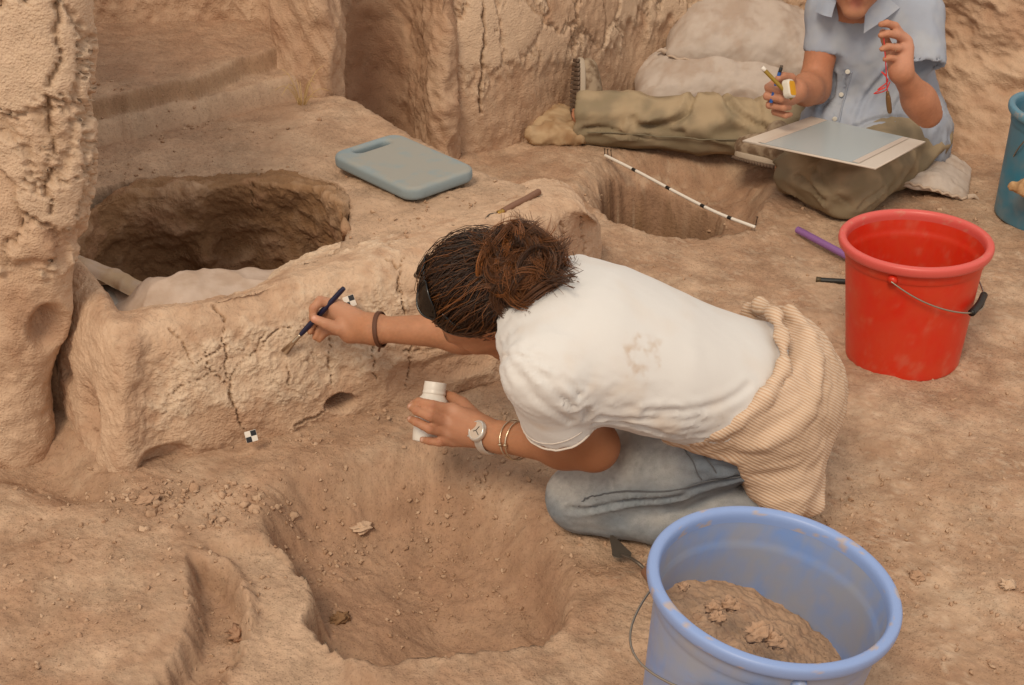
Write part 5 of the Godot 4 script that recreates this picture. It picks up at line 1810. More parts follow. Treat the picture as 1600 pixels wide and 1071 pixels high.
	# creases: line, half width, depth, how much it fades along
	var creases := [
		crease(F, PackedVector3Array([Vector3(0.093, 0.377, -1.960), Vector3(0.104, 0.357, -1.970), Vector3(0.118, 0.324, -1.990)]), 0.008, 0.006, 0.0),
		crease(F, PackedVector3Array([Vector3(0.086, 0.393, -1.950), Vector3(0.075, 0.404, -1.950), Vector3(0.065, 0.419, -1.940), Vector3(0.057, 0.426, -1.940)]), 0.006, 0.0045, 1.0),
		crease(F, PackedVector3Array([Vector3(0.079, 0.382, -1.950), Vector3(0.061, 0.401, -1.940), Vector3(0.046, 0.418, -1.940), Vector3(0.035, 0.432, -1.940)]), 0.007, 0.005, 0.9),
		crease(F, PackedVector3Array([Vector3(0.073, 0.367, -1.960), Vector3(0.055, 0.383, -1.950), Vector3(0.041, 0.398, -1.950), Vector3(0.030, 0.412, -1.950)]), 0.008, 0.0035, 0.9),
		crease(F, PackedVector3Array([Vector3(-0.003, 0.417, -1.990), Vector3(0.023, 0.430, -1.960), Vector3(0.044, 0.434, -1.940), Vector3(0.062, 0.422, -1.940)]), 0.003, 0.0016, 0.0),
		crease(F, PackedVector3Array([Vector3(0.123, 0.330, -1.980), Vector3(0.151, 0.322, -1.970), Vector3(0.194, 0.307, -1.970), Vector3(0.254, 0.281, -1.990)]), 0.008, 0.006, 0.3),
		crease(F, PackedVector3Array([Vector3(0.127, 0.348, -1.970), Vector3(0.160, 0.336, -1.970), Vector3(0.206, 0.331, -1.960), Vector3(0.274, 0.324, -1.980)]), 0.009, 0.0045, 0.5),
		crease(F, PackedVector3Array([Vector3(0.196, 0.347, -1.960), Vector3(0.244, 0.341, -1.970), Vector3(0.295, 0.337, -2.000), Vector3(0.340, 0.334, -2.050)]), 0.010, 0.0045, 0.6),
	]
	var stain := Vector3(0.179, 0.416, -1.990)
	var C := PackedColorArray()
	for i in P.size():
		var p := P[i]
		var r := p - mid
		var low := ss(0.02, -0.09, r.dot(dorsal) + 0.35 * r.dot(across))
		var q := Vector3(r.dot(spine) * 5.0, r.dot(across) * 26.0, r.dot(dorsal) * 26.0)
		var near_cuff := ss(0.16, 0.04, p.distance_to(sh_l.lerp(cuff, 0.5)))
		var d := (0.5 - 1.6 * absf(w1.get_noise_3dv(q))) * (0.0006 + 0.0058 * low * ss(0.05, 0.14, p.distance_to(sh_l.lerp(cuff, 0.6))))
		d += w2.get_noise_3dv(p) * 0.0022
		d += creased(p, creases)
		P[i] = p + N[i] * d
		var c := Color(0.63, 0.605, 0.585)
		var dirt := ss(0.042, 0.008, p.distance_to(stain) + 0.025 * w2.get_noise_3dv(p * 7.0))
		c = c.lerp(Color(0.45, 0.32, 0.22), 0.8 * dirt * ss(-0.2, 0.25, w2.get_noise_3dv(p * 9.0)))
		c = c.lerp(Color(0.60, 0.49, 0.39), 0.4 * ss(0.1, 0.6, w2.get_noise_3dv(p * 1.5)) * (0.4 + low))
		C.append(c)
	var shirt := put("t_shirt", array_mesh(P, idx, C), cotton, pr)
	# sleeve hem and shoulder seam
	var arm := (el_l - sh_l).normalized()
	for h in [[0.0, 0.0612, 0.0018], [-0.020, 0.0612, 0.0009]]:
		var ring := PackedVector3Array()
		var s1 := arm.cross(Vector3.UP).normalized()
		var s2 := arm.cross(s1)
		for k in 61:
			var a := TAU * k / 60.0
			ring.append(cling(F, cuff + arm * (h[0] - 0.004) + (s1 * cos(a) + s2 * sin(a)) * 0.060, 0.0004))
		put("hem", tube(ring, h[2], 6), mats["hem_cotton"], shirt)

	# --- jeans
	var denim := vertex_paint("denim", 0.85, 0.2)
	denim.heightmap_enabled = true
	denim.heightmap_texture = mats["cloth"].heightmap_texture
	denim.heightmap_scale = 0.06
	denim.albedo_texture = mats["plaster"].albedo_texture
	denim.uv1_triplanar = true
	denim.uv1_world_triplanar = true
	denim.uv1_scale = Vector3.ONE * 3.0
	F = Field.new(Vector3(0.02, -0.02, -2.50), Vector3(0.60, 0.40, -1.92), 0.0065)
	F.egg(pelvis, Basis(spine * 0.10, across * 0.140, dorsal * 0.100), 0.0)
	F.bone(hip_l, 0.092, hip_l.lerp(knee_l, 0.5), 0.080, 0.04)
	F.bone(hip_l.lerp(knee_l, 0.5), 0.079, knee_l, 0.058, 0.03)
	F.bone(hip_r, 0.072, knee_r, 0.060, 0.04)
	F.bone(knee_l + Vector3(0.012, -0.012, 0.004), 0.048, knee_l.lerp(foot_l, 0.5) + Vector3(0, -0.012, 0.012), 0.048, 0.012)
	F.bone(knee_l.lerp(foot_l, 0.5) + Vector3(0, -0.012, 0.012), 0.048, foot_l, 0.042, 0.02)
	F.bone(knee_r + Vector3(0.012, -0.01, 0.0), 0.046, foot_r, 0.040, 0.02)
	P = PackedVector3Array()
	idx = PackedInt32Array()
	nets(F, P, idx)
	relax(P, idx, 1)
	N = normals_of(P, idx)
	C = PackedColorArray()
	var thigh := (knee_l - hip_l).normalized()
	var creases_j := [
		crease(F, PackedVector3Array([Vector3(0.087, 0.075, -2.096), Vector3(0.108, 0.075, -2.074), Vector3(0.147, 0.090, -2.048), Vector3(0.202, 0.105, -2.033), Vector3(0.270, 0.123, -2.020)]), 0.007, 0.006, 0.2),
		crease(F, PackedVector3Array([Vector3(0.108, 0.096, -2.074), Vector3(0.137, 0.103, -2.055), Vector3(0.167, 0.113, -2.049)]), 0.006, 0.004, 0.6),
		crease(F, PackedVector3Array([Vector3(0.114, 0.079, -2.053), Vector3(0.147, 0.085, -2.034), Vector3(0.186, 0.099, -2.018)]), 0.005, 0.0035, 0.5),
		crease(F, PackedVector3Array([Vector3(0.363, 0.188, -2.043), Vector3(0.329, 0.195, -2.047), Vector3(0.295, 0.200, -2.061), Vector3(0.262, 0.193, -2.080)]), 0.010, 0.006, 0.7),
		crease(F, PackedVector3Array([Vector3(0.349, 0.174, -2.036), Vector3(0.310, 0.157, -2.038), Vector3(0.270, 0.136, -2.027)]), 0.009, 0.006, 0.7),
		crease(F, PackedVector3Array([Vector3(0.330, 0.214, -2.068), Vector3(0.301, 0.204, -2.074), Vector3(0.253, 0.198, -2.094)]), 0.008, 0.004, 0.8),
		crease(F, PackedVector3Array([Vector3(0.357, 0.163, -2.019), Vector3(0.319, 0.144, -2.020), Vector3(0.284, 0.131, -2.013)]), 0.008, 0.005, 0.6),
	]
	for i in P.size():
		var p := P[i]
		var r := p - knee_l
		var q := Vector3(r.dot(thigh) * 7.0, (r - thigh * r.dot(thigh)).length() * 4.0 + r.y * 18.0, r.z * 18.0)
		var bend := ss(0.22, 0.0, p.distance_to(hip_l)) + 0.7 * ss(0.09, 0.0, p.distance_to(knee_l + Vector3(0.06, -0.03, 0.03)))
		var d := (0.5 - 1.7 * absf(w1.get_noise_3dv(q))) * (0.0012 + 0.005 * bend) + w2.get_noise_3dv(p) * 0.002 + creased(p, creases_j)
		P[i] = p + N[i] * d
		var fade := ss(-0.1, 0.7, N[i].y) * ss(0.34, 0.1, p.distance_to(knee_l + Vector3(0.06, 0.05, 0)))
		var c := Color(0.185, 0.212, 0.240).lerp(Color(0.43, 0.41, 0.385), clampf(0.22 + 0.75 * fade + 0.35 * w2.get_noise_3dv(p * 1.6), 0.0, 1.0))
		var yarn := w1.get_noise_3d(r.dot(thigh) * 30.0, r.y * 160.0, r.z * 160.0)
		c = c * (1.0 + 0.22 * yarn)
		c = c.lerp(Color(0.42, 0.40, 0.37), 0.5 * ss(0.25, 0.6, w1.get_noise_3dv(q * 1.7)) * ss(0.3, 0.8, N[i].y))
		c.a = 1.0
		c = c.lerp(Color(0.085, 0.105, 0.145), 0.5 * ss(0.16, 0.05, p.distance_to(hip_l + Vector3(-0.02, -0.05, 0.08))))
		C.append(c)
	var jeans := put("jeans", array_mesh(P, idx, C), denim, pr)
	var thread := plain("thread", Color(0.33, 0.335, 0.35), 0.8)
	put("side_seam", tube(cling_line(F, PackedVector3Array([Vector3(0.096, 0.084, -2.079), Vector3(0.106, 0.103, -2.077), Vector3(0.133, 0.114, -2.072), Vector3(0.187, 0.131, -2.058), Vector3(0.261, 0.148, -2.045), Vector3(0.305, 0.164, -2.042), Vector3(0.340, 0.177, -2.049), Vector3(0.368, 0.187, -2.054)]), 60, 0.0026), 0.0011, 6), thread, jeans)
	put("pocket_seam", tube(cling_line(F, PackedVector3Array([Vector3(0.277, 0.209, -2.088), Vector3(0.284, 0.201, -2.061), Vector3(0.289, 0.180, -2.039), Vector3(0.297, 0.166, -2.032)]), 24, 0.0026), 0.0010, 6), thread, jeans)
	put("pocket_seam", tube(cling_line(F, PackedVector3Array([Vector3(0.301, 0.214, -2.080), Vector3(0.311, 0.202, -2.050), Vector3(0.321, 0.177, -2.037)]), 24, 0.0026), 0.0010, 6), thread, jeans)

	# --- striped pullover tied round the hips
	var rib := vertex_paint("ribbed knit", 0.9, 0.15)
	var stripes := Image.create(64, 4, false, Image.FORMAT_RGB8)
	var relief := Image.create(64, 4, false, Image.FORMAT_L8)
	for x in 64:
		var a := 0.5 + 0.5 * cos(TAU * x / 64.0)
		for y in 4:
			stripes.set_pixel(x, y, Color(0.97, 0.93, 0.88).lerp(Color(0.90, 0.80, 0.71), ss(0.35, 0.9, a)))
			relief.set_pixel(x, y, Color.WHITE * (1.0 - a))
	rib.albedo_texture = ImageTexture.create_from_image(stripes)
	rib.heightmap_enabled = true
	rib.heightmap_texture = ImageTexture.create_from_image(relief)
	rib.heightmap_scale = 0.06
	var p1 := Vector3(0.368, 0.304, -2.360)
	var p2 := Vector3(0.394, 0.322, -2.180)
	var p3 := Vector3(0.268, 0.255, -2.020)
	F = Field.new(Vector3(0.16, -0.01, -2.55), Vector3(0.64, 0.46, -1.84), 0.0065)
	F.egg(pelvis + Vector3(0.0, 0.005, 0.0), Basis(spine * 0.120, across * 0.152, dorsal * 0.125), 0.0)
	F.bone(waist.lerp(pelvis, 0.1), 0.133, pelvis, 0.138, 0.03, dorsal, 0.86)
	F.bone(hip_l + Vector3(0.0, 0.0, 0.0), 0.098, hip_l.lerp(knee_l, 0.25), 0.092, 0.03)
	F.bone(Vector3(0.428, 0.248, -2.190), 0.085, Vector3(0.430, 0.158, -2.120), 0.068, 0.04)
	F.bone(Vector3(0.428, 0.176, -2.100), 0.058, Vector3(0.434, 0.130, -2.060), 0.040, 0.04)
	F.bone(Vector3(0.427, 0.239, -2.270), 0.080, Vector3(0.460, 0.132, -2.200), 0.058, 0.04)
	F.bone(Vector3(0.478, 0.127, -2.120), 0.028, Vector3(0.480, 0.101, -2.080), 0.022, 0.02)
	var roll := PackedVector3Array([Vector3(0.372, 0.293, -2.371), Vector3(0.394, 0.309, -2.334), Vector3(0.405, 0.329, -2.254), Vector3(0.403, 0.336, -2.179), Vector3(0.388, 0.332, -2.120), Vector3(0.362, 0.318, -2.067), Vector3(0.330, 0.297, -2.033), Vector3(0.296, 0.275, -2.022), Vector3(0.263, 0.254, -2.022)])
	var rolled := cling_line(F, roll, 12, 0.001)
	var fold := cling_line(F, PackedVector3Array([Vector3(0.425, 0.320, -2.272), Vector3(0.440, 0.322, -2.205), Vector3(0.450, 0.315, -2.145), Vector3(0.448, 0.300, -2.103), Vector3(0.435, 0.282, -2.071), Vector3(0.397, 0.262, -2.037), Vector3(0.354, 0.248, -2.007)]), 10, 0.0)
	var A := (p2 - p1).cross(p3 - p1).normalized()
	if A.x > 0.0:
		A = -A
	F.cut(p2, A)
	var b1 := Vector3(0.254, 0.244, -2.020)
	var b2 := Vector3(0.349, 0.200, -2.050)
	var b3 := Vector3(0.383, 0.138, -2.030)
	var Bn := (b2 - b1).cross(Vector3(0.000, 0.469, 0.883)).normalized()
	if Bn.y > 0.0:
		Bn = -Bn
	var Bm := (b3 - b2).cross(Vector3(0.000, 0.469, 0.883)).normalized()
	if Bm.x > 0.0:
		Bm = -Bm
	# the lower edge: a sleeve band along the waist, then the hem over the thigh
	for z in F.nz:
		for y in F.ny:
			for x in F.nx:
				var q := F.lo + Vector3(x, y, z) * F.c
				var i := (z * F.ny + y) * F.nx + x
				if F.v[i] < 0.05 and q.z > -2.2:
					F.v[i] = maxf(F.v[i], minf((q - b2).dot(Bn), (q - b2).dot(Bm)))
	for i in 11:
		F.bone(rolled[i], 0.0110 - 0.0004 * i, rolled[i + 1], 0.0110 - 0.0004 * (i + 1), 0.014)
	for i in 9:
		F.bone(fold[i], 0.0065, fold[i + 1], 0.0065, 0.014)
	P = PackedVector3Array()
	idx = PackedInt32Array()
	nets(F, P, idx)
	relax(P, idx, 1)
	N = normals_of(P, idx)
	C = PackedColorArray()
	var U := PackedVector2Array()
	var s_a := Vector3(0.450, 0.786, -0.418).normalized()
	var s_b := Vector3(0.100, -0.827, 0.553).normalized()
	for i in P.size():
		var p := P[i]
		var r := p - pelvis
		var q := Vector3(r.x * 9.0 - r.y * 6.0, r.y * 16.0, r.z * 14.0)
		var d := (0.5 - 1.7 * absf(w1.get_noise_3dv(q))) * 0.0048 + w2.get_noise_3dv(p * 0.7) * 0.005
		P[i] = p + N[i] * d
		var t := ss(0.06, -0.08, r.y + 0.3 * r.x)
		U.append(Vector2(r.dot(s_a) / 0.0044 + 0.5 * w2.get_noise_3dv(p * 0.5), 0.5))
		C.append(Color(0.68, 0.575, 0.495).lerp(Color(0.61, 0.505, 0.425), ss(-0.3, 0.5, w2.get_noise_3dv(p * 1.2))))
	put("pullover", array_mesh(P, idx, C, U), rib, pr)

	worn_things(pr, hfr, hs, wr_l, el_l, wr_r, el_r)
	hair_of(pr, hfr, hs)


func ring_on(at: Vector3, along: Vector3, up: Vector3, ra: float, rb: float, n := 48, from := 0.0, to := TAU) -> PackedVector3Array:
	var fr := frame(at, along, up)
	var o := PackedVector3Array()
	for k in n + 1:
		var a := lerpf(from, to, float(k) / n)
		o.append(fr * Vector3(cos(a) * ra, 0, sin(a) * rb))
	return o


func band(ring: PackedVector3Array, along: Vector3, w: float, thick: float) -> ArrayMesh:
	var mid := Vector3.ZERO
	for q in ring:
		mid += q / ring.size()
	var P := PackedVector3Array()
	var sec := [Vector2(-1, 0), Vector2(-0.9, 1), Vector2(0.9, 1), Vector2(1, 0), Vector2(0.9, -0.2), Vector2(-0.9, -0.2), Vector2(-1, 0)]
	for s in sec:
		for q in ring:
			var out := (q - mid).normalized()
			P.append(q + along * (s.x * w * 0.5) + out * (s.y * thick))
	return array_mesh(P, grid_index(ring.size(), sec.size(), false))


func worn_things(pr: Node3D, hfr: Transform3D, hs: float, wr_l: Vector3, el_l: Vector3, wr_r: Vector3, el_r: Vector3) -> void:
	# wrist watch
	var ax := (el_l - wr_l).normalized()
	var at := wr_l - ax * (-0.006) + Vector3(0, 0, 0)
	at = Vector3(-0.037, 0.144, -2.215) if at == Vector3.ZERO else wr_l.lerp(Vector3(-0.039, 0.147, -2.212), 0.9)
	var face := Vector3(-0.050, 0.690, 0.766).normalized()
	face = (face - ax * face.dot(ax)).normalized()
	var metal := plain("watch_metal", Color(0.82, 0.80, 0.77), 0.3, 0.55)
	var w := Node3D.new()
	w.name = "wrist_watch"
	w.position = at - pr.position
	pr.add_child(w, true)
	put("strap", band(ring_on(at, ax, face, 0.0285, 0.0275), ax, 0.017, 0.002), metal, w)
	for k in 9:
		var a := PI * (0.62 + 0.76 * k / 8.0)
		var fr := frame(at, ax, face)
		var c := fr * Vector3(cos(a + PI * 0.5) * 0.0300, 0, sin(a + PI * 0.5) * 0.0290)
	var case := frame(at + face * 0.0275, face, ax)
	put("case", lathe(rounded(PackedVector2Array([Vector2(0, -0.002), Vector2(0.0165, -0.002), Vector2(0.0185, 0.001), Vector2(0.0185, 0.005), Vector2(0.0165, 0.008), Vector2(0.0148, 0.008), Vector2(0.0146, 0.0062), Vector2(0, 0.0062)]), 1), case, 40), metal, w)
	put("dial", lathe(PackedVector2Array([Vector2(0.0, 0.0066), Vector2(0.0145, 0.0066), Vector2(0.0145, 0.006)]), case, 32), plain("watch_dial", Color(0.74, 0.68, 0.62), 0.4), w)
	for k in [[0.7, 0.009], [2.3, 0.0115], [4.4, 0.006]]:
		put("hand", tube(PackedVector3Array([case * Vector3(0, 0.0073, 0), case * Vector3(cos(k[0]) * k[1], 0.0073, sin(k[0]) * k[1])]), 0.0006, 5), mats["black_plastic"], w)
	for k in [-0.5, 0.0, 0.5]:
		put("crown", tube(PackedVector3Array([case * Vector3(sin(k) * 0.018, 0.003, cos(k + PI) * 0.018), case * Vector3(sin(k) * 0.0215, 0.003, cos(k + PI) * 0.0215)]), 0.0017, 8), metal, w)
	# two thin bracelets
	var silver := plain("silver", Color(0.83, 0.76, 0.66), 0.28, 0.9)
	for k in [[0.030, 0.0325, 0.0300, 0.15], [0.043, 0.0335, 0.0320, -0.1]]:
		var c: Vector3 = wr_l + ax * float(k[0]) + Vector3(0, -0.002, 0)
		var b := Node3D.new()
		b.name = "bracelet"
		b.position = c - pr.position
		pr.add_child(b, true)
		var ra := ring_on(c, (ax + Vector3(0, float(k[3]), 0.1)).normalized(), face, k[1], k[2])
		put("ring", tube(ra, 0.0014, 8), silver, b)
		put("bead", lump(31, Vector3.ONE * 0.0034, 8, 10), silver, b).position = ra[8] - c
		put("bead", lump(32, Vector3.ONE * 0.0034, 8, 10), silver, b).position = ra[31] - c
	# leather band on the far wrist
	var ax2 := (el_r - wr_r).normalized()
	var c2 := wr_r + ax2 * 0.010
	var leather := plain("leather", Color(0.34, 0.20, 0.12), 0.7)
	var lb := Node3D.new()
	lb.name = "leather_band"
	lb.position = c2 - pr.position
	pr.add_child(lb, true)
	put("strap", band(ring_on(c2, (ax2 + Vector3(0, 0.08, 0)).normalized(), Vector3.UP, 0.0310, 0.0300), ax2, 0.0075, 0.0020), leather, lb)
	put("tie_end", tube(curve(PackedVector3Array([c2 + Vector3(0, -0.023, 0.006), c2 + Vector3(-0.002, -0.031, 0.010), c2 + Vector3(-0.004, -0.039, 0.008)]), 8), 0.0022, 6), leather, lb)
	# sunglasses pushed up on the head
	var sg := Node3D.new()
	sg.name = "sunglasses"
	sg.position = hfr * (Vector3(0, 0.09, 0.06) * hs) - pr.position
	pr.add_child(sg, true)
	var dark := plain("sunglass_lens", Color(0.055, 0.042, 0.038), 0.12)
	var rimm := plain("sunglass_frame", Color(0.07, 0.068, 0.07), 0.22)
	var on := func(lon: float, lat: float, out: float) -> Vector3:   # on the skull: lon to the left, lat from the face over the crown
		var d := Vector3(sin(lon), cos(lon) * sin(lat), cos(lon) * cos(lat))
		return hfr * ((Vector3(0, 0.025, -0.010) + d * Vector3(0.071, 0.086, 0.092)) * hs + d * out)
	for e in [1.0, -1.0]:
		var Pn := PackedVector3Array()
		var edge := PackedVector3Array()
		for j in 9:
			for i in 13:
				var u := -1.0 + 2.0 * i / 12.0
				var v := -1.0 + 2.0 * j / 8.0
				var k := sqrt(maxf(0.0, 1.0 - 0.5 * v * v))
				var m := sqrt(maxf(0.0, 1.0 - 0.5 * u * u))
				Pn.append(on.call(e * (0.42 + 0.32 * u * k), 1.32 + 0.20 * v * m - 0.10 * (u + 1.0), 0.021 + 0.004 * (1.0 - u * u)))
		for k in 37:
			var a := TAU * k / 36.0
			var u := cos(a)
			var v := sin(a)
			var big := 1.0 / maxf(absf(u), absf(v))
			u *= big
			v *= big
			edge.append(on.call(e * (0.42 + 0.32 * u * sqrt(1.0 - 0.5 * v * v)), 1.32 + 0.20 * v * sqrt(1.0 - 0.5 * u * u) - 0.10 * (u * sqrt(1.0 - 0.5 * v * v) + 1.0), 0.021 + 0.004 * (1.0 - pow(clampf(u, -1, 1), 2.0))))
		var l := put("lens", array_mesh(Pn, grid_index(13, 9, e > 0.0)), dark, sg)
		put("rim", tube(edge, 0.0018, 6), rimm, l)
		put("arm", tube(curve(PackedVector3Array([on.call(e * 0.80, 1.28, 0.016), on.call(e * 1.05, 1.18, 0.015), on.call(e * 1.25, 1.0, 0.010), on.call(e * 1.36, 0.7, 0.004)]), 20), 0.0024, 8), rimm, sg)
	put("bridge", tube(curve(PackedVector3Array([on.call(0.10, 1.38, 0.018), on.call(0.0, 1.43, 0.021), on.call(-0.10, 1.38, 0.018)]), 9), 0.0022, 8), rimm, sg)
	# ear stud
	put("ear_stud", lump(33, Vector3.ONE * 0.0022, 8, 10), silver, pr).position = hfr * (Vector3(0.080, -0.036, -0.004) * hs) - pr.position


func hair_of(pr: Node3D, hfr: Transform3D, hs: float) -> void:
	var rng := RandomNumberGenerator.new()
	rng.seed = 77
	var dark := Color(0.020, 0.0105, 0.0065)
	var mid := Color(0.060, 0.026, 0.012)
	var copper := Color(0.25, 0.088, 0.024)
	var mat := vertex_paint("hair", 0.42, 0.5)
	var loc := func(p: Vector3) -> Vector3:
		return hfr * (p * hs)
	# a close cap under the strands
	var F := Field.new(hfr.origin - Vector3.ONE * 0.15, hfr.origin + Vector3.ONE * 0.19, 0.005)
	var B := hfr.basis
	F.egg(loc.call(Vector3(0, 0.026, -0.014)), Basis(B.x * 0.078 * hs, B.y * 0.092 * hs, B.z * 0.096 * hs), 0.0)
	F.bone(loc.call(Vector3(0, -0.02, -0.06)), 0.045 * hs, loc.call(Vector3(0, -0.062, -0.062)), 0.030 * hs, 0.03)
	F.egg(loc.call(Vector3(0.028, 0.036, -0.120)), Basis(B.x * 0.052 * hs, B.y * 0.046 * hs, B.z * 0.034 * hs), 0.01)
	F.cut(loc.call(Vector3(0, 0.058, 0.068)), B.z * 0.92 - B.y * 0.40)
	F.cut(loc.call(Vector3(0, 0.004, 0.0)), B.z * 0.50 - B.y * 0.80)
	var P := PackedVector3Array()
	var idx := PackedInt32Array()
	nets(F, P, idx)
	var C := PackedColorArray()
	for q in P:
		C.append(dark)
	var cap := put("hair", array_mesh(P, idx, C), mat, pr)
	P = PackedVector3Array()
	idx = PackedInt32Array()
	C = PackedColorArray()
	var centre := Vector3(0, 0.026, -0.014)
	var half := Vector3(0.078, 0.092, 0.096)
	var tie := Vector3(0.010, 0.036, -0.106)
	var tie_dir := ((tie - centre) / half).normalized()
	var wave := noise(901, 1.0, 2)
	# strands combed from the hairline back to the tie
	for s in 3600:
		var d := Vector3.ZERO
		var kind := rng.randf()
		var lon := rng.randf() * TAU
		if kind < 0.55:
			# along the hairline: forehead, temples, behind the ears, nape
			var a := lon
			d = Vector3(sin(a), 0.34 * cos(a) + 0.16 - 0.25 * absf(sin(a)), cos(a) * (0.78 if cos(a) > 0.0 else 0.75)).normalized()
			if cos(a) < 0.0:
				d = (d + Vector3(0, -0.55 * -cos(a), 0)).normalized()
		else:
			d = Vector3(rng.randfn(), rng.randfn() * 0.8 + 0.5, rng.randfn() * 0.8 - 0.1).normalized()
			if d.z * 0.92 - d.y * 0.4 > 0.45:
				continue
		var lock := int(lon * 9.0) + int(kind * 7.0) * 100
		var tint := 0.5 + 0.5 * sin(lock * 12.9898) * cos(lock * 4.1)
		var hue := dark.lerp(mid, tint).lerp(copper, 0.8 * ss(0.60, 0.9, tint))
		var n := 11
		var line := PackedVector3Array()
		var rad := PackedFloat32Array()
		var lift := 0.16 * pow(rng.randf(), 1.5) + (0.14 if rng.randf() < 0.07 else 0.0) + 0.05 * maxf(0.0, sin(lock * 2.3))
		var end := (tie_dir + Vector3(rng.randfn(), rng.randfn(), rng.randfn()) * 0.10).normalized()
		var side := rng.randfn() * 0.10 + sin(lock) * 0.12
		var turn := d.cross(end)
		var ang := d.angle_to(end)
		if turn.length() < 0.05:
			continue
		turn = turn.normalized()
		for k in n:
			var t := float(k) / (n - 1)
			var e := d.rotated(turn, ang * t)
			e = (e + turn * side * sin(PI * t) + turn * 0.22 * sin(PI * t) * wave.get_noise_2d(lock * 3.0, t * 2.2)).normalized()
			line.append(loc.call(centre + e * half * (1.01 + lift * sin(PI * minf(t * 1.1, 1.0)) + 0.04 * t)))
			rad.append(0.00052 if k > 0 else 0.0003)
		var at := P.size()
		tube_into(P, idx, line, rad, 3, false)
		for k in P.size() - at:
			C.append(hue * (0.85 + 0.3 * rng.randf()))
	# the bun: curls laid all over a loose ball behind the tie, and tips that stick out of it
	var back_dir := (tie - centre).normalized()
	var ball := tie + back_dir * 0.016 + Vector3(0.020, 0.0, 0.0)
	var wide := Vector3(0.066, 0.060, 0.046)
	for l in 250:
		var on_ball := (Vector3(rng.randfn(), rng.randfn(), rng.randfn()) + back_dir * 0.9).normalized()
		var loops := rng.randf() < 0.74
		var tint := rng.randf()
		var hue := dark.lerp(mid, tint).lerp(copper, ss(0.38, 0.8, tint) * rng.randf_range(0.4, 1.0))
		var t1 := on_ball.cross(Vector3(rng.randfn(), rng.randfn(), rng.randfn())).normalized()
		var t2 := (on_ball.cross(t1) + on_ball * rng.randf_range(-0.5, 0.5)).normalized()
		var R := rng.randf_range(0.014, 0.042)
		var arc := rng.randf_range(2.2, 5.6)
		var coil := rng.randf_range(-0.35, 0.35)
		var first := rng.randf() * TAU
		var long := rng.randf_range(0.035, 0.075)
		var curl := rng.randf_range(6.0, 34.0)
		var out := (on_ball * 0.55 + t1 * 0.8).normalized()
		var bent := out.cross(t2).normalized()
		var m := 13
		for s in (32 if loops else 9):
			var line := PackedVector3Array()
			var rad := PackedFloat32Array()
			var own := R * rng.randf_range(0.70, 1.15)
			var nudge := Vector3(rng.randfn(), rng.randfn(), rng.randfn()) * 0.0028
			var turn := arc * rng.randf_range(0.85, 1.1)
			var dir := (out + Vector3(rng.randfn(), rng.randfn(), rng.randfn()) * 0.12).normalized()
			var len := long * rng.randf_range(0.7, 1.1)
			var q := ball + on_ball * wide * 0.92 + nudge
			var c := ball + on_ball * wide * rng.randf_range(0.86, 1.0) + nudge
			for k in m:
				var t := float(k) / (m - 1)
				if loops:
					var a := first + turn * t
					q = c + (t1 * cos(a) + t2 * sin(a)) * own * (1.0 + coil * t)
					# the curl lies over the ball
					var b := (q - ball) / wide
					if b.length() < 0.80:
						q = ball + b.normalized() * wide * 0.80
				else:
					if k:
						q += dir * (len / (m - 1))
					dir = dir.rotated(bent, curl * len / (m - 1) * (0.2 + t)).normalized()
				var e := (q - centre) / half
				if e.length() < 1.05:
					q = centre + e.normalized() * half * 1.05
				line.append(loc.call(q))
				rad.append(0.00056 * (1.0 - 0.6 * t * t))
			var at := P.size()
			tube_into(P, idx, line, rad, 3, false)
			var tipped := hue.lerp(copper, 0.45)
			var shade := 0.7 + 0.6 * rng.randf()
			for k in P.size() - at:
				C.append(hue.lerp(tipped, float(k) / (m * 3)) * shade)
	# a few long curly locks that have come loose over the shoulder
	for l in 16:
		var start := ball + (Vector3(rng.randfn() * 0.6 + 0.3, rng.randfn() * 0.6 - 0.5, -0.8)).normalized() * wide * 0.9
		var dir0 := Vector3(rng.randfn() * 0.5 + 0.35, -0.75 - 0.4 * rng.randf(), -0.5 + 0.3 * rng.randfn()).normalized()
		var turn_on := Vector3(rng.randfn(), rng.randfn(), rng.randfn()).normalized()
		var bendy := rng.randf_range(10.0, 40.0)
		var far := rng.randf_range(0.05, 0.095)
		var hue := dark.lerp(mid, rng.randf()).lerp(copper, 0.7 * rng.randf())
		for s in 12:
			var line := PackedVector3Array()
			var rad := PackedFloat32Array()
			var p := start + Vector3(rng.randfn(), rng.randfn(), rng.randfn()) * 0.003
			var dir := (dir0 + Vector3(rng.randfn(), rng.randfn(), rng.randfn()) * 0.10).normalized()
			var len := far * rng.randf_range(0.7, 1.1)
			for k in 13:
				line.append(loc.call(p))
				rad.append(0.00055)
				p += dir * len / 12.0
				dir = dir.rotated(turn_on, bendy * len / 12.0)
			var at := P.size()
			tube_into(P, idx, line, rad, 3, false)
			for k in P.size() - at:
				C.append(hue * (0.8 + 0.4 * rng.randf()))
	# loose wisps at the nape and over the collar
	for s in 90:
		var a := rng.randf_range(-1.2, 1.2)
		var p := centre + Vector3(sin(a), -0.75, -cos(a) * 0.8).normalized() * half
		var dir := Vector3(sin(a) * 0.6, -0.5 - 0.5 * rng.randf(), -0.7).normalized()
		var own := Vector3(rng.randfn(), rng.randfn(), rng.randfn()).normalized()
		var len := rng.randf_range(0.02, 0.075)
		var line := PackedVector3Array()
		var rad := PackedFloat32Array()
		for k in 10:
			line.append(loc.call(p))
			rad.append(0.00045)
			p += dir * len / 9.0
			dir = dir.rotated(own, rng.randf_range(0.0, 0.35))
		var at := P.size()
		tube_into(P, idx, line, rad, 3, false)
		for k in P.size() - at:
			C.append(dark.lerp(mid, rng.randf()))
	put("strands", array_mesh(P, idx, C), mat, cap)


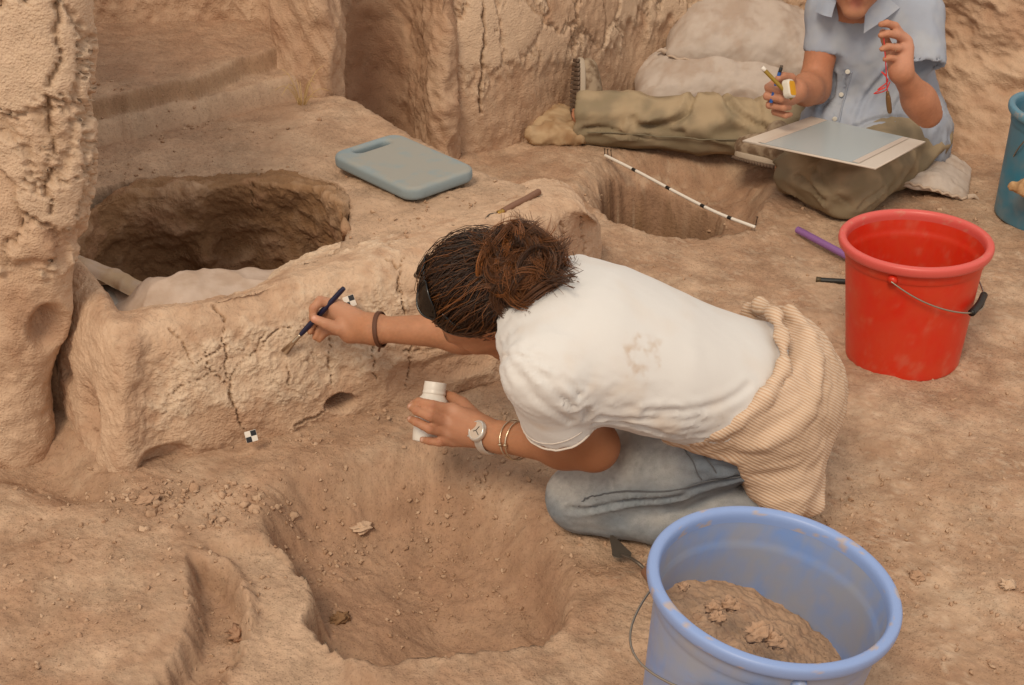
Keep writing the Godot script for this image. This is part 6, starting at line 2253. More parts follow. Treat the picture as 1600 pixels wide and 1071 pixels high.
func held_things() -> void:
	# jar
	var top := Vector3(-0.131, 0.188, -2.322)
	var foot := Vector3(-0.145, 0.098, -2.268)
	var fr := frame(foot, top - foot, Vector3(0, 0, 1))
	var h := foot.distance_to(top)
	var jar := thing("plastic_jar", "open white translucent plastic jar held in the kneeling person's near hand", "jar", foot)
	var milky := plain("milky_plastic", Color(0.88, 0.85, 0.81), 0.35)
	milky.backlight_enabled = true
	milky.backlight = Color(0.5, 0.5, 0.5)
	put("jar_body", lathe(rounded(PackedVector2Array([Vector2(0, 0.001), Vector2(0.024, 0.001), Vector2(0.0275, 0.006), Vector2(0.0275, h * 0.60), Vector2(0.0265, h * 0.70), Vector2(0.0195, h * 0.78), Vector2(0.0192, h * 0.82), Vector2(0.0180, h * 0.82), Vector2(0.0180, h * 0.77), Vector2(0.025, h * 0.68), Vector2(0.0255, 0.006), Vector2(0, 0.004)]), 2), fr, 48), milky, jar)
	put("neck", lathe(rounded(PackedVector2Array([Vector2(0.0188, h * 0.79), Vector2(0.0205, h * 0.82), Vector2(0.0192, h * 0.86), Vector2(0.0195, h * 0.90), Vector2(0.0190, h * 0.98), Vector2(0.0190, h), Vector2(0.0172, h), Vector2(0.0170, h * 0.96), Vector2(0.0172, h * 0.79)]), 2), fr, 48), milky, jar)
	put("contents", lathe(PackedVector2Array([Vector2(0, h * 0.74), Vector2(0.0178, h * 0.74), Vector2(0.0178, h * 0.735)]), fr, 32), plain("jar_liquid", Color(0.70, 0.66, 0.63), 0.3), jar)
	# brush
	var tip := Vector3(-0.414, 0.161, -2.478)
	var end := Vector3(-0.297, 0.296, -2.470)
	var ax := (end - tip).normalized()
	var L := tip.distance_to(end)
	var b := thing("paintbrush", "dark blue handled paintbrush held in the kneeling person's far hand against the plaster", "paintbrush", tip)
	var bf := frame(tip, ax, Vector3(0, 0, 1))
	put("handle", lathe(rounded(PackedVector2Array([Vector2(0.0, L * 0.27), Vector2(0.0036, L * 0.27), Vector2(0.0050, L * 0.36), Vector2(0.0056, L * 0.55), Vector2(0.0048, L * 0.8), Vector2(0.0046, L * 0.995), Vector2(0.0034, L), Vector2(0, L * 0.985)]), 2), bf, 20), plain("navy_paint", Color(0.09, 0.095, 0.21), 0.35), b)
	put("ferrule", lathe(PackedVector2Array([Vector2(0.0044, L * 0.17), Vector2(0.0042, L * 0.2), Vector2(0.0037, L * 0.255), Vector2(0.0041, L * 0.262), Vector2(0.0037, L * 0.27), Vector2(0.0039, L * 0.285), Vector2(0.0, L * 0.285)]), bf, 20), plain("ferrule_metal", Color(0.72, 0.66, 0.58), 0.35, 0.85), b)
	var P := PackedVector3Array()
	var idx := PackedInt32Array()
	var rng := RandomNumberGenerator.new()
	rng.seed = 5
	for k in 170:
		var a := rng.randf() * TAU
		var r := sqrt(rng.randf())
		var q := Vector3(cos(a) * r * 0.0040, L * 0.18, sin(a) * r * 0.0040)
		var e := Vector3(cos(a) * r * 0.0075, L * 0.012 * rng.randf() + 0.001, sin(a) * r * 0.0042)
		tube_into(P, idx, PackedVector3Array([bf * q, bf * q.lerp(e, 0.5) + ax * 0.0, bf * e]), PackedFloat32Array([0.0005, 0.0005, 0.0003]), 3, false)
	tag(put("bristles", array_mesh(P, idx, painted(P, lin(Color(0.44, 0.31, 0.20)), lin(Color(0.74, 0.62, 0.50)), 60.0, -0.2, 0.4)), vertex_paint("bristle", 0.8), b), "", "", "", "stuff")


func shoe(pr: Node3D, heel: Vector3, toe: Vector3, sole: Vector3, s: float, called := "shoe") -> Node3D:
	# heel and toe lie on the sole; sole points out of its underside
	var fr := frame(heel, -sole, toe - heel)      # z to the toe, y up from the sole
	var L := heel.distance_to(toe)
	var F := Field.new(heel.min(toe) - Vector3.ONE * 0.12, heel.max(toe) + Vector3.ONE * 0.12, 0.0045)
	var g := func(x: float, y: float, z: float) -> Vector3:
		return fr * (Vector3(x, y, z * L / 0.24))
	F.bone(g.call(0, 0.040, 0.035), 0.034 * s, g.call(0, 0.030, 0.20), 0.030 * s, 0.0, fr.basis.x, 1.0)
	F.bone(g.call(0, 0.050, 0.04), 0.033 * s, g.call(0, 0.085, 0.05), 0.032 * s, 0.02)
	F.bone(g.call(0, 0.060, 0.06), 0.030 * s, g.call(0.004, 0.036, 0.16), 0.030 * s, 0.02)
	F.cut(g.call(0, 0.008, 0), -fr.basis.y)
	var P := PackedVector3Array()
	var idx := PackedInt32Array()
	nets(F, P, idx)
	var o := Node3D.new()
	o.name = called
	o.position = heel - pr.position
	pr.add_child(o, true)
	put("upper", array_mesh(P, idx, painted(P, lin(Color(0.62, 0.55, 0.47)), lin(Color(0.45, 0.37, 0.30)), 30.0, -0.2, 0.4)), mats["cloth"], o)
	var out := PackedVector2Array()
	for k in 40:
		var a := TAU * k / 40.0
		var z := cos(a)
		out.append(Vector2(sin(a) * (0.038 + 0.006 * z) * s, 0.117 * L / 0.24 * z + 0.118 * L / 0.24))
	out.reverse()
	put("midsole", slab(out, 0.016, 0.004, fr * Transform3D(Basis(), Vector3(0, 0.002, 0)), 2), mats["midsole"], o)
	var Q := PackedVector3Array()
	idx = PackedInt32Array()
	for j in 17:
		for i in 6:
			var z := (j + 0.5) / 17.0 * 0.228 + 0.004
			var k := sqrt(maxf(0.0, 1.0 - pow((z - 0.118) / 0.122, 2.0)))
			var x := (i - 2.5) / 3.0 * 0.038 * s * k
			var c: Vector3 = g.call(x, 0.0, z)
			var b := Q.size()
			for v in 8:
				var e := Vector3(0.0045 if v & 1 else -0.0045, 0.003 if v & 2 else -0.005, 0.0048 if v & 4 else -0.0048)
				Q.append(c + fr.basis * e)
			for q in [[0, 1, 3, 2], [4, 6, 7, 5], [0, 4, 5, 1], [2, 3, 7, 6], [0, 2, 6, 4], [1, 5, 7, 3]]:
				idx.append_array(PackedInt32Array([b + q[0], b + q[1], b + q[2], b + q[0], b + q[2], b + q[3]]))
	put("tread", array_mesh(Q, idx), mats["tread"], o)
	for k in 5:
		var z := 0.075 + 0.020 * k
		put("lace", tube(curve(PackedVector3Array([g.call(-0.020, 0.072 - 0.006 * k, z), g.call(0.0, 0.089 - 0.008 * k, z + 0.004), g.call(0.020, 0.072 - 0.006 * k, z)]), 7), 0.0024, 6), mats["lace"], o)
	return o


func sheet_outline(fr: Transform3D, c: PackedVector3Array, u0: float, u1: float, v0: float, v1: float) -> PackedVector2Array:
	# a part of a four-cornered sheet, in the frame's own plane
	var o := PackedVector2Array()
	for w in [[u0, v0], [u1, v0], [u1, v1], [u0, v1]]:
		var p: Vector3 = fr.affine_inverse() * c[0].lerp(c[1], w[0]).lerp(c[3].lerp(c[2], w[0]), w[1])
		o.append(Vector2(p.x, p.z))
	if (o[1] - o[0]).cross(o[2] - o[1]) < 0.0:
		o.reverse()
	return o


func seated_person() -> void:
	var pr := thing("person", "person in a light blue shirt and olive trousers sitting on the ground, drawing", "person", Vector3(0.968, 0.000, -3.757))
	plain("midsole", Color(0.66, 0.60, 0.53), 0.7)
	plain("tread", Color(0.40, 0.325, 0.27), 0.85)
	plain("lace", Color(0.72, 0.68, 0.63), 0.8)
	var tan := Color(0.42, 0.185, 0.105)
	var rosy := Color(0.53, 0.27, 0.185)
	var pelvis := Vector3(0.971, 0.098, -3.800)
	var waist := Vector3(0.940, 0.199, -3.830)
	var chest := Vector3(0.909, 0.360, -3.800)
	var nape := Vector3(0.882, 0.468, -3.770)
	var sh_l := Vector3(1.005, 0.414, -3.770)
	var sh_r := Vector3(0.786, 0.424, -3.780)
	var hip_l := Vector3(1.027, 0.083, -3.770)
	var hip_r := Vector3(0.889, 0.098, -3.800)
	var knee_l := Vector3(0.808, 0.073, -3.500)
	var knee_r := Vector3(0.525, 0.077, -3.900)
	var ank_l := Vector3(0.681, 0.068, -3.620)
	var ank_r := Vector3(0.178, 0.071, -3.990)
	var el_l := Vector3(0.992, 0.242, -3.545)
	var wr_l := Vector3(0.901, 0.365, -3.470)
	var el_r := Vector3(0.753, 0.240, -3.720)
	var wr_r := Vector3(0.680, 0.283, -3.575)
	var hu := Vector3(-0.020, 0.960, 0.271).normalized()
	var hf := Vector3(-0.160, -0.281, 0.942)
	hf = (hf - hu * hf.dot(hu)).normalized()
	var hl := hu.cross(hf)
	var hs := 0.90
	var chin := Vector3(0.817, 0.450, -3.645)
	var hc := chin - (hu * -0.108 + hf * 0.072) * hs
	var hfr := Transform3D(Basis(hl, hu, hf), hc)
	var P := PackedVector3Array()
	var idx := PackedInt32Array()
	var F: Field
	# --- body
	F = Field.new(Vector3(0.15, -0.02, -4.15), Vector3(1.25, 0.62, -3.38), 0.015)
	for b in [[pelvis, 0.10, waist, 0.095], [waist, 0.095, chest, 0.105], [chest, 0.10, nape, 0.05]]:
		F.bone(b[0], b[1], b[2], b[3], 0.03, Vector3(0, 0, 1), 0.75)
	for b in [[hip_l, 0.07, knee_l, 0.045], [hip_r, 0.07, knee_r, 0.045], [knee_l, 0.04, ank_l, 0.03], [knee_r, 0.045, ank_r, 0.026], [chest, 0.05, sh_l, 0.045], [chest, 0.05, sh_r, 0.045]]:
		F.bone(b[0], b[1], b[2], b[3], 0.03)
	nets(F, P, idx)
	# raised arm
	F = Field.new(Vector3(0.843, 0.480, -3.470) - Vector3(0.04, 0.30, 0.05), Vector3(1.038, 0.449, -3.770) + Vector3(0.06, 0.04, 0.36), 0.0042)
	F.bone(sh_l, 0.045, el_l, 0.036, 0.0)
	F.bone(el_l, 0.035, el_l.lerp(wr_l, 0.3), 0.036, 0.03)
	F.bone(el_l.lerp(wr_l, 0.3), 0.035, wr_l, 0.024, 0.03)
	var K := PackedVector3Array([Vector3(0.902, 0.438, -3.500), Vector3(0.913, 0.430, -3.495), Vector3(0.916, 0.414, -3.490), Vector3(0.910, 0.394, -3.485)])
	for k in K:
		F.bone(wr_l, 0.018, k, 0.0115, 0.016)
	F.bone(wr_l, 0.02, Vector3(0.890, 0.384, -3.505), 0.018, 0.02)
	chain(F, PackedVector3Array([K[0], Vector3(0.878, 0.469, -3.485), Vector3(0.856, 0.478, -3.475), Vector3(0.842, 0.477, -3.470)]), [0.0108, 0.0098, 0.0088, 0.0072], 0.006)
	chain(F, PackedVector3Array([K[1], Vector3(0.882, 0.451, -3.475), Vector3(0.857, 0.458, -3.462), Vector3(0.841, 0.455, -3.458)]), [0.0108, 0.0098, 0.0088, 0.0072], 0.005)
	chain(F, PackedVector3Array([K[2], Vector3(0.885, 0.423, -3.468), Vector3(0.860, 0.429, -3.458), Vector3(0.847, 0.424, -3.455)]), [0.0104, 0.0094, 0.0084, 0.0070], 0.005)
	chain(F, PackedVector3Array([K[3], Vector3(0.887, 0.396, -3.468), Vector3(0.867, 0.402, -3.460), Vector3(0.857, 0.399, -3.458)]), [0.0096, 0.0086, 0.0076, 0.0064], 0.004)
	chain(F, PackedVector3Array([Vector3(0.897, 0.372, -3.515), Vector3(0.879, 0.403, -3.515), Vector3(0.863, 0.432, -3.500), Vector3(0.852, 0.454, -3.485)]), [0.0150, 0.0125, 0.0105, 0.0085], 0.010)
	nets(F, P, idx)
	# arm with the pencils
	F = Field.new(Vector3(0.604, 0.286, -3.530) - Vector3(0.04, 0.08, 0.24), sh_r + Vector3(0.05, 0.03, 0.30), 0.0042)
	F.bone(sh_r, 0.045, el_r, 0.036, 0.0)
	F.bone(el_r, 0.037, el_r.lerp(wr_r, 0.4), 0.036, 0.03)
	F.bone(el_r.lerp(wr_r, 0.4), 0.034, wr_r, 0.025, 0.03)
	for k in [[Vector3(0.628, 0.310, -3.555), Vector3(0.606, 0.309, -3.525), Vector3(0.629, 0.310, -3.500), Vector3(0.641, 0.307, -3.505), 1.0], [Vector3(0.627, 0.288, -3.555), Vector3(0.604, 0.288, -3.522), Vector3(0.633, 0.291, -3.495), Vector3(0.648, 0.287, -3.503), 1.0], [Vector3(0.632, 0.266, -3.555), Vector3(0.612, 0.265, -3.525), Vector3(0.641, 0.268, -3.498), Vector3(0.656, 0.265, -3.506), 0.96], [Vector3(0.643, 0.246, -3.555), Vector3(0.627, 0.246, -3.530), Vector3(0.649, 0.246, -3.506), Vector3(0.662, 0.246, -3.512), 0.86]]:
		F.bone(wr_r, 0.020, k[0], 0.0115, 0.016)
		chain(F, PackedVector3Array([k[0], k[1], k[2], k[3]]), [0.0110 * k[4], 0.0100 * k[4], 0.0090 * k[4], 0.0074 * k[4]], 0.006)
	chain(F, PackedVector3Array([wr_r.lerp(Vector3(0.628, 0.310, -3.555), 0.3), Vector3(0.662, 0.323, -3.550), Vector3(0.639, 0.334, -3.530), Vector3(0.625, 0.334, -3.512)]), [0.015, 0.0125, 0.0108, 0.0085], 0.012)
	nets(F, P, idx)
	# head
	F = Field.new(hc - Vector3.ONE * 0.15, hc + Vector3.ONE * 0.15, 0.0045)
	head(F, hfr, hs)
	F.bone(hfr * (Vector3(0, -0.05, -0.022) * hs), 0.050, nape, 0.056, 0.03)
	F.bone(hfr * (Vector3(0, -0.06, -0.01) * hs), 0.046, Vector3(0.841, 0.375, -3.750), 0.042, 0.03)
	F.bone(Vector3(0.829, 0.375, -3.750), 0.042, Vector3(0.852, 0.259, -3.762), 0.045, 0.03)
	nets(F, P, idx)
	var lips := hfr * (Vector3(0, -0.067, 0.085) * hs)
	var warm := [[K[1], 0.10, rosy, 0.7], [Vector3(0.627, 0.282, -3.540), 0.09, rosy, 0.6], [lips, 0.024, Color(0.45, 0.14, 0.11), 0.8], [chin, 0.06, Color(0.47, 0.23, 0.14), 0.6], [Vector3(0.823, 0.342, -3.700), 0.10, Color(0.42, 0.15, 0.075), 0.7]]
	for e in [0.03, -0.03]:
		warm.append([hfr * (Vector3(e, 0.022, 0.080) * hs), 0.014, Color(0.10, 0.06, 0.04), 0.8])
		warm.append([hfr * (Vector3(e * 1.1, -0.006, 0.086) * hs), 0.008, Color(0.08, 0.05, 0.04), 0.8])
	put("body", array_mesh(P, idx, skin_colours(P, tan, 851, warm)), mats["skin"], pr)

	# --- hair: a short grey-brown cap of strands
	var hairm := vertex_paint("short hair", 0.5, 0.4)
	F = Field.new(hc - Vector3.ONE * 0.13, hc + Vector3.ONE * 0.13, 0.006)
	var B := hfr.basis
	F.egg(hfr * (Vector3(0, 0.028, -0.014) * hs), Basis(B.x * 0.082 * hs, B.y * 0.096 * hs, B.z * 0.098 * hs), 0.0)
	F.cut(hfr * (Vector3(0, 0.056, 0.062) * hs), B.z * 0.88 - B.y * 0.48)
	F.cut(hfr * (Vector3(0, -0.045, 0.0) * hs), B.z * 0.4 - B.y * 0.9)
	P = PackedVector3Array()
	idx = PackedInt32Array()
	nets(F, P, idx)
	crumple(P, idx, 0.006, 40.0, 861)
	put("hair", array_mesh(P, idx, painted(P, Color(0.10, 0.06, 0.035), Color(0.22, 0.15, 0.10), 60.0, -0.2, 0.4)), hairm, pr)
	# --- glasses
	var gl := Node3D.new()
	gl.name = "glasses"
	gl.position = hfr * (Vector3(0, -0.006, 0.10) * hs) - pr.position
	pr.add_child(gl, true)
	var gold := plain("spectacle_frame", Color(0.50, 0.42, 0.33), 0.35, 0.7)
	var pane := plain("spectacle_lens", Color(0.9, 0.92, 0.92, 0.12), 0.05)
	pane.transparency = BaseMaterial3D.TRANSPARENCY_ALPHA
	for e in [1.0, -1.0]:
		var ring := PackedVector3Array()
		var Q := PackedVector3Array([hfr * (Vector3(e * 0.033, -0.012, 0.104) * hs)])
		var qi := PackedInt32Array()
		for k in 29:
			var a := TAU * k / 28.0
			ring.append(hfr * (Vector3(e * 0.033 + 0.025 * cos(a), -0.012 + 0.020 * sin(a), 0.104 - 0.006 * absf(cos(a)) * (1.0 if cos(a) * e > 0.0 else 0.0)) * hs))
			Q.append(ring[k])
			if k:
				qi.append_array(PackedInt32Array([0, k, k + 1]))
		put("lens", array_mesh(Q, qi), pane, gl)
		put("rim", tube(ring, 0.0013, 6), gold, gl)
		put("temple", tube(PackedVector3Array([hfr * (Vector3(e * 0.059, -0.008, 0.098) * hs), hfr * (Vector3(e * 0.080, -0.002, 0.04) * hs), hfr * (Vector3(e * 0.081, 0.0, -0.02) * hs)]), 0.0015, 6), gold, gl)
	put("bridge", tube(PackedVector3Array([hfr * (Vector3(0.009, -0.008, 0.105) * hs), hfr * (Vector3(0, -0.005, 0.108) * hs), hfr * (Vector3(-0.009, -0.008, 0.105) * hs)]), 0.0013, 6), gold, gl)

	# --- shirt
	var blue := vertex_paint("shirt cotton", 0.85, 0.2)
	blue.heightmap_enabled = true
	blue.heightmap_texture = mats["cloth"].heightmap_texture
	blue.heightmap_scale = 0.03
	blue.uv1_triplanar = true
	blue.uv1_world_triplanar = true
	blue.uv1_scale = Vector3.ONE * 4.0
	var back := Vector3(0, 0.05, 1).normalized()
	var cuff_l := Vector3(1.010, 0.301, -3.700)
	var cuff_r := Vector3(0.777, 0.321, -3.755)
	F = Field.new(Vector3(0.58, 0.0, -4.02), Vector3(1.22, 0.60, -3.50), 0.0065)
	F.egg(pelvis + Vector3(0, 0.02, 0.0), Basis(Vector3(0.155, 0, 0), Vector3(0, 0.08, 0), Vector3(0, 0, 0.125)), 0.0)
	F.bone(pelvis + Vector3(0, 0.01, 0), 0.150, waist, 0.140, 0.03, back, 0.76)
	F.bone(waist, 0.140, chest, 0.138, 0.03, back, 0.76)
	F.bone(chest, 0.125, nape, 0.070, 0.03, back, 0.8)
	F.bone(nape, 0.058, sh_l, 0.055, 0.03)
	F.bone(nape, 0.058, sh_r, 0.055, 0.03)
	F.bone(sh_l, 0.060, cuff_l, 0.060, 0.025, Vector3.ZERO, 1.0, true)
	F.bone(sh_r, 0.056, cuff_r, 0.052, 0.025, Vector3.ZERO, 1.0, true)
	F.bone(Vector3(0.788, 0.135, -3.745), 0.060, Vector3(1.024, 0.120, -3.740), 0.062, 0.05)
	F.bone(Vector3(0.812, 0.093, -3.720), 0.056, Vector3(1.053, 0.059, -3.760), 0.062, 0.05)
	F.carve(cuff_l + (el_l - sh_l).normalized() * 0.02, 0.053, cuff_l - (el_l - sh_l).normalized() * 0.010, 0.049)
	F.cut(Vector3(0.875, 0.509, -3.760), Vector3(0, 1, 0.2), 0.2)
	F.carve(Vector3(0.827, 0.303, -3.690), 0.005, Vector3(0.818, 0.378, -3.685), 0.021)
	F.carve(Vector3(0.818, 0.378, -3.685), 0.021, Vector3(0.828, 0.459, -3.680), 0.046)
	P = PackedVector3Array()
	idx = PackedInt32Array()
	nets(F, P, idx)
	relax(P, idx, 1)
	var N := normals_of(P, idx)
	var w3 := noise(879, 1.0, 2, 0.35)
	var w1 := noise(871, 1.0, 3, 0.5)
	var w2 := noise(872, 7.0, 3)
	var C := PackedColorArray()
	var creases := [
		crease(F, PackedVector3Array([Vector3(0.846, 0.144, -3.674), Vector3(0.894, 0.166, -3.685), Vector3(0.958, 0.173, -3.689), Vector3(1.027, 0.152, -3.700)]), 0.009, 0.009, 0.4),
		crease(F, PackedVector3Array([Vector3(0.828, 0.127, -3.653), Vector3(0.908, 0.141, -3.660), Vector3(0.990, 0.140, -3.671)]), 0.009, 0.008, 0.4),
		crease(F, PackedVector3Array([Vector3(0.951, 0.367, -3.724), Vector3(0.921, 0.285, -3.725), Vector3(0.888, 0.219, -3.724), Vector3(0.856, 0.148, -3.687)]), 0.010, 0.008, 0.3),
		crease(F, PackedVector3Array([Vector3(1.001, 0.257, -3.711), Vector3(0.966, 0.208, -3.707), Vector3(0.934, 0.144, -3.674)]), 0.009, 0.008, 0.3),
		crease(F, PackedVector3Array([Vector3(0.792, 0.264, -3.737), Vector3(0.785, 0.198, -3.736), Vector3(0.774, 0.144, -3.696)]), 0.009, 0.008, 0.3),
		crease(F, PackedVector3Array([Vector3(0.829, 0.282, -3.724), Vector3(0.825, 0.234, -3.727), Vector3(0.817, 0.190, -3.720), Vector3(0.799, 0.143, -3.678)]), 0.004, 0.004, 0.0),
		crease(F, PackedVector3Array([Vector3(1.002, 0.391, -3.748), Vector3(1.014, 0.346, -3.713), Vector3(1.025, 0.297, -3.687)]), 0.010, 0.006, 0.5),
	]
	for i in P.size():
		var p := P[i]
		var low := ss(0.30, 0.10, p.y)
		var q := Vector3(p.x * 16.0 + p.y * 5.0, p.y * 7.0 - p.x * 4.0, p.z * 10.0)
		P[i] = p + N[i] * ((0.5 - 1.8 * absf(w1.get_noise_3dv(q))) * (0.003 + 0.006 * low) + w2.get_noise_3dv(p) * 0.003 + creased(p, creases))
		C.append(lin(Color(0.615, 0.64, 0.695)).lerp(lin(Color(0.645, 0.66, 0.695)), ss(-0.3, 0.5, w2.get_noise_3dv(p * 2.0))))
	var shirt := put("shirt", array_mesh(P, idx, C), blue, pr)
	var pearl := plain("button_pearl", Color(0.80, 0.78, 0.74), 0.35)
	var front := cling_line(F, PackedVector3Array([Vector3(0.847, 0.287, -3.727), Vector3(0.844, 0.265, -3.726), Vector3(0.837, 0.233, -3.732), Vector3(0.830, 0.194, -3.723), Vector3(0.816, 0.159, -3.693), Vector3(0.803, 0.135, -3.657)]), 30, 0.003)
	var placket := PackedVector3Array()
	put("placket", tube(front, 0.0022, 6), plain("placket_blue", Color(0.58, 0.605, 0.66), 0.9), shirt)
	for q in cling_line(F, PackedVector3Array([Vector3(0.836, 0.285, -3.725), Vector3(0.821, 0.224, -3.727), Vector3(0.806, 0.171, -3.688)]), 3, 0.005):
		put("button", lathe(PackedVector2Array([Vector2(0, 0), Vector2(0.0058, 0), Vector2(0.0062, 0.0012), Vector2(0.005, 0.0022), Vector2(0, 0.0016)]), frame(q, Vector3(-0.15, 0.1, 1), Vector3.UP), 16), pearl, shirt)
	# collar: two turned-down leaves
	var cl := vertex_paint("collar cotton", 0.85, 0.2)
	put("collar", cloth_sheet([PackedVector3Array([Vector3(0.853, 0.502, -3.720), Vector3(0.890, 0.505, -3.740), Vector3(0.935, 0.494, -3.770)]), PackedVector3Array([Vector3(0.845, 0.458, -3.660), Vector3(0.893, 0.469, -3.690), Vector3(0.948, 0.467, -3.740)]), PackedVector3Array([Vector3(0.847, 0.400, -3.655), Vector3(0.897, 0.432, -3.665), Vector3(0.951, 0.451, -3.720)])], 30, 24, 0.002, 881, lin(Color(0.60, 0.63, 0.69)), lin(Color(0.66, 0.67, 0.70)), false), blue, shirt)
	put("collar", cloth_sheet([PackedVector3Array([Vector3(0.798, 0.495, -3.720), Vector3(0.776, 0.497, -3.740), Vector3(0.760, 0.484, -3.770)]), PackedVector3Array([Vector3(0.776, 0.465, -3.670), Vector3(0.760, 0.465, -3.690), Vector3(0.747, 0.461, -3.730)]), PackedVector3Array([Vector3(0.768, 0.438, -3.660), Vector3(0.749, 0.440, -3.670), Vector3(0.738, 0.438, -3.710)])], 30, 24, 0.002, 883, lin(Color(0.60, 0.63, 0.69)), lin(Color(0.66, 0.67, 0.70)), true), blue, shirt)

	# --- trousers
	var dir_r := (ank_r - knee_r).normalized()
	F = Field.new(Vector3(0.12, -0.03, -4.18), Vector3(1.25, 0.30, -3.36), 0.0085)
	F.egg(pelvis, Basis(Vector3(0.15, 0, 0), Vector3(0, 0.10, 0), Vector3(0, 0, 0.13)), 0.0)
	F.bone(hip_r, 0.088, hip_r.lerp(knee_r, 0.5), 0.080, 0.04)
	F.bone(hip_r.lerp(knee_r, 0.5), 0.080, knee_r, 0.073, 0.04)
	F.bone(knee_r, 0.072, ank_r + dir_r * 0.01, 0.068, 0.03, Vector3(0, 0, 1), 0.85)
	F.bone(hip_l, 0.090, knee_l, 0.078, 0.04)
	F.bone(knee_l, 0.074, ank_l, 0.058, 0.03)
	var dir_l := (ank_l - knee_l).normalized()
	F.cut(ank_r, dir_r, 0.14)
	F.carve(ank_r - dir_r * 0.008, 0.048, ank_r + dir_r * 0.03, 0.056)
	F.cut(ank_l, dir_l, 0.085)
	F.carve(ank_l - dir_l * 0.025, 0.044, ank_l + dir_l * 0.03, 0.048)
	P = PackedVector3Array()
	idx = PackedInt32Array()
	nets(F, P, idx)
	relax(P, idx, 1)
	N = normals_of(P, idx)
	var creases_t := [
		crease(F, PackedVector3Array([Vector3(0.510, 0.127, -3.981), Vector3(0.467, 0.118, -3.886), Vector3(0.401, 0.095, -3.851), Vector3(0.312, 0.069, -3.883)]), 0.014, 0.016, 0.4),
		crease(F, PackedVector3Array([Vector3(0.533, 0.130, -3.972), Vector3(0.561, 0.127, -3.879), Vector3(0.607, 0.111, -3.837), Vector3(0.678, 0.103, -3.810)]), 0.014, 0.014, 0.4),
		crease(F, PackedVector3Array([Vector3(0.304, 0.095, -4.032), Vector3(0.324, 0.084, -3.936), Vector3(0.369, 0.075, -3.863), Vector3(0.433, 0.070, -3.827)]), 0.014, 0.012, 0.5),
		crease(F, PackedVector3Array([Vector3(0.180, 0.054, -3.943), Vector3(0.237, 0.061, -3.901), Vector3(0.295, 0.046, -3.859), Vector3(0.353, 0.043, -3.846)]), 0.010, 0.010, 0.4),
		crease(F, PackedVector3Array([Vector3(0.593, 0.128, -3.937), Vector3(0.643, 0.118, -3.864), Vector3(0.683, 0.088, -3.779)]), 0.012, 0.010, 0.5),
		crease(F, PackedVector3Array([Vector3(0.708, 0.083, -3.528), Vector3(0.731, 0.078, -3.480), Vector3(0.750, 0.056, -3.445)]), 0.010, 0.012, 0.3),
		crease(F, PackedVector3Array([Vector3(0.727, 0.094, -3.556), Vector3(0.764, 0.094, -3.500), Vector3(0.796, 0.072, -3.454), Vector3(0.809, 0.042, -3.427)]), 0.009, 0.008, 0.5),
		crease(F, PackedVector3Array([Vector3(0.832, 0.035, -3.423), Vector3(0.840, 0.060, -3.436), Vector3(0.865, 0.078, -3.480)]), 0.007, 0.010, 0.5),
		crease(F, PackedVector3Array([Vector3(0.860, 0.034, -3.434), Vector3(0.872, 0.054, -3.456), Vector3(0.905, 0.070, -3.498)]), 0.007, 0.008, 0.5),
	]
	C = PackedColorArray()
	for i in P.size():
		var p := P[i]
		var q := Vector3(p.x * 3.0 + p.y * 3.0, p.y * 8.5 - p.x * 2.2, p.z * 7.0)
		P[i] = p + N[i] * ((0.5 - 1.7 * absf(w3.get_noise_3dv(q))) * 0.016 + w2.get_noise_3dv(p * 0.5) * 0.004 + creased(p, creases_t))
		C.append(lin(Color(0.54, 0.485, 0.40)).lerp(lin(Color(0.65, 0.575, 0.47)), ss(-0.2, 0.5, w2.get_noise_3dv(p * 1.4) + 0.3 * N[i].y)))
	var tr := put("trousers", array_mesh(P, idx, C), mats["cloth"], pr)
	put("inseam", tube(cling_line(F, PackedVector3Array([Vector3(0.195, 0.044, -3.903), Vector3(0.269, 0.046, -3.859), Vector3(0.351, 0.046, -3.825), Vector3(0.448, 0.054, -3.795), Vector3(0.545, 0.067, -3.780), Vector3(0.640, 0.081, -3.765)]), 40, 0.006), 0.0018, 6), plain("olive_thread", Color(0.47, 0.43, 0.35), 0.9), tr)

	# --- shoes
	shoe(pr, Vector3(0.168, 0.017, -3.985), Vector3(0.106, 0.217, -4.030), Vector3(-0.98, 0.10, 0.22), 1.0)
	shoe(pr, Vector3(0.676, 0.060, -3.640), Vector3(0.576, 0.052, -3.760), Vector3(-0.15, -0.9, 0.25), 0.92)

	# --- ring
	put("finger_ring", tube(ring_on(Vector3(0.879, 0.424, -3.467), Vector3(1, 0.1, 0), Vector3.UP, 0.0098, 0.0098, 24), 0.0012, 6), mats["silver"], pr)

	# --- what lies on the lap and in the hands
	var corners := PackedVector3Array([Vector3(0.540, 0.205, -3.436), Vector3(0.819, 0.200, -3.275), Vector3(0.995, 0.168, -3.526), Vector3(0.748, 0.172, -3.695)])
	var mid := (corners[0] + corners[1] + corners[2] + corners[3]) * 0.25
	var ex := (corners[1] + corners[2] - corners[0] - corners[3]) * 0.5
	var ez := (corners[3] + corners[2] - corners[0] - corners[1]) * 0.5
	var fr := frame(mid, ex.cross(ez), ez)
	var bd := thing("drawing_board", "white drawing board lying on the seated person's lap", "drawing board", mid)
	put("board", slab(sheet_outline(fr, corners, 0.0, 1.0, 0.0, 1.0), 0.0045, 0.0012, fr, 2), plain("board_white", Color(0.80, 0.75, 0.70), 0.45), bd)
	var sheet := thing("drafting_film", "pale bluish sheet of drafting film taped on the drawing board", "drawing sheet", mid)
	put("film", slab(sheet_outline(fr, corners, 0.13, 0.86, 0.012, 0.985), 0.0008, 0.0002, fr * Transform3D(Basis(), Vector3(0, 0.0049, 0.0)), 1), plain("film_blue", Color(0.67, 0.695, 0.70), 0.22), sheet)
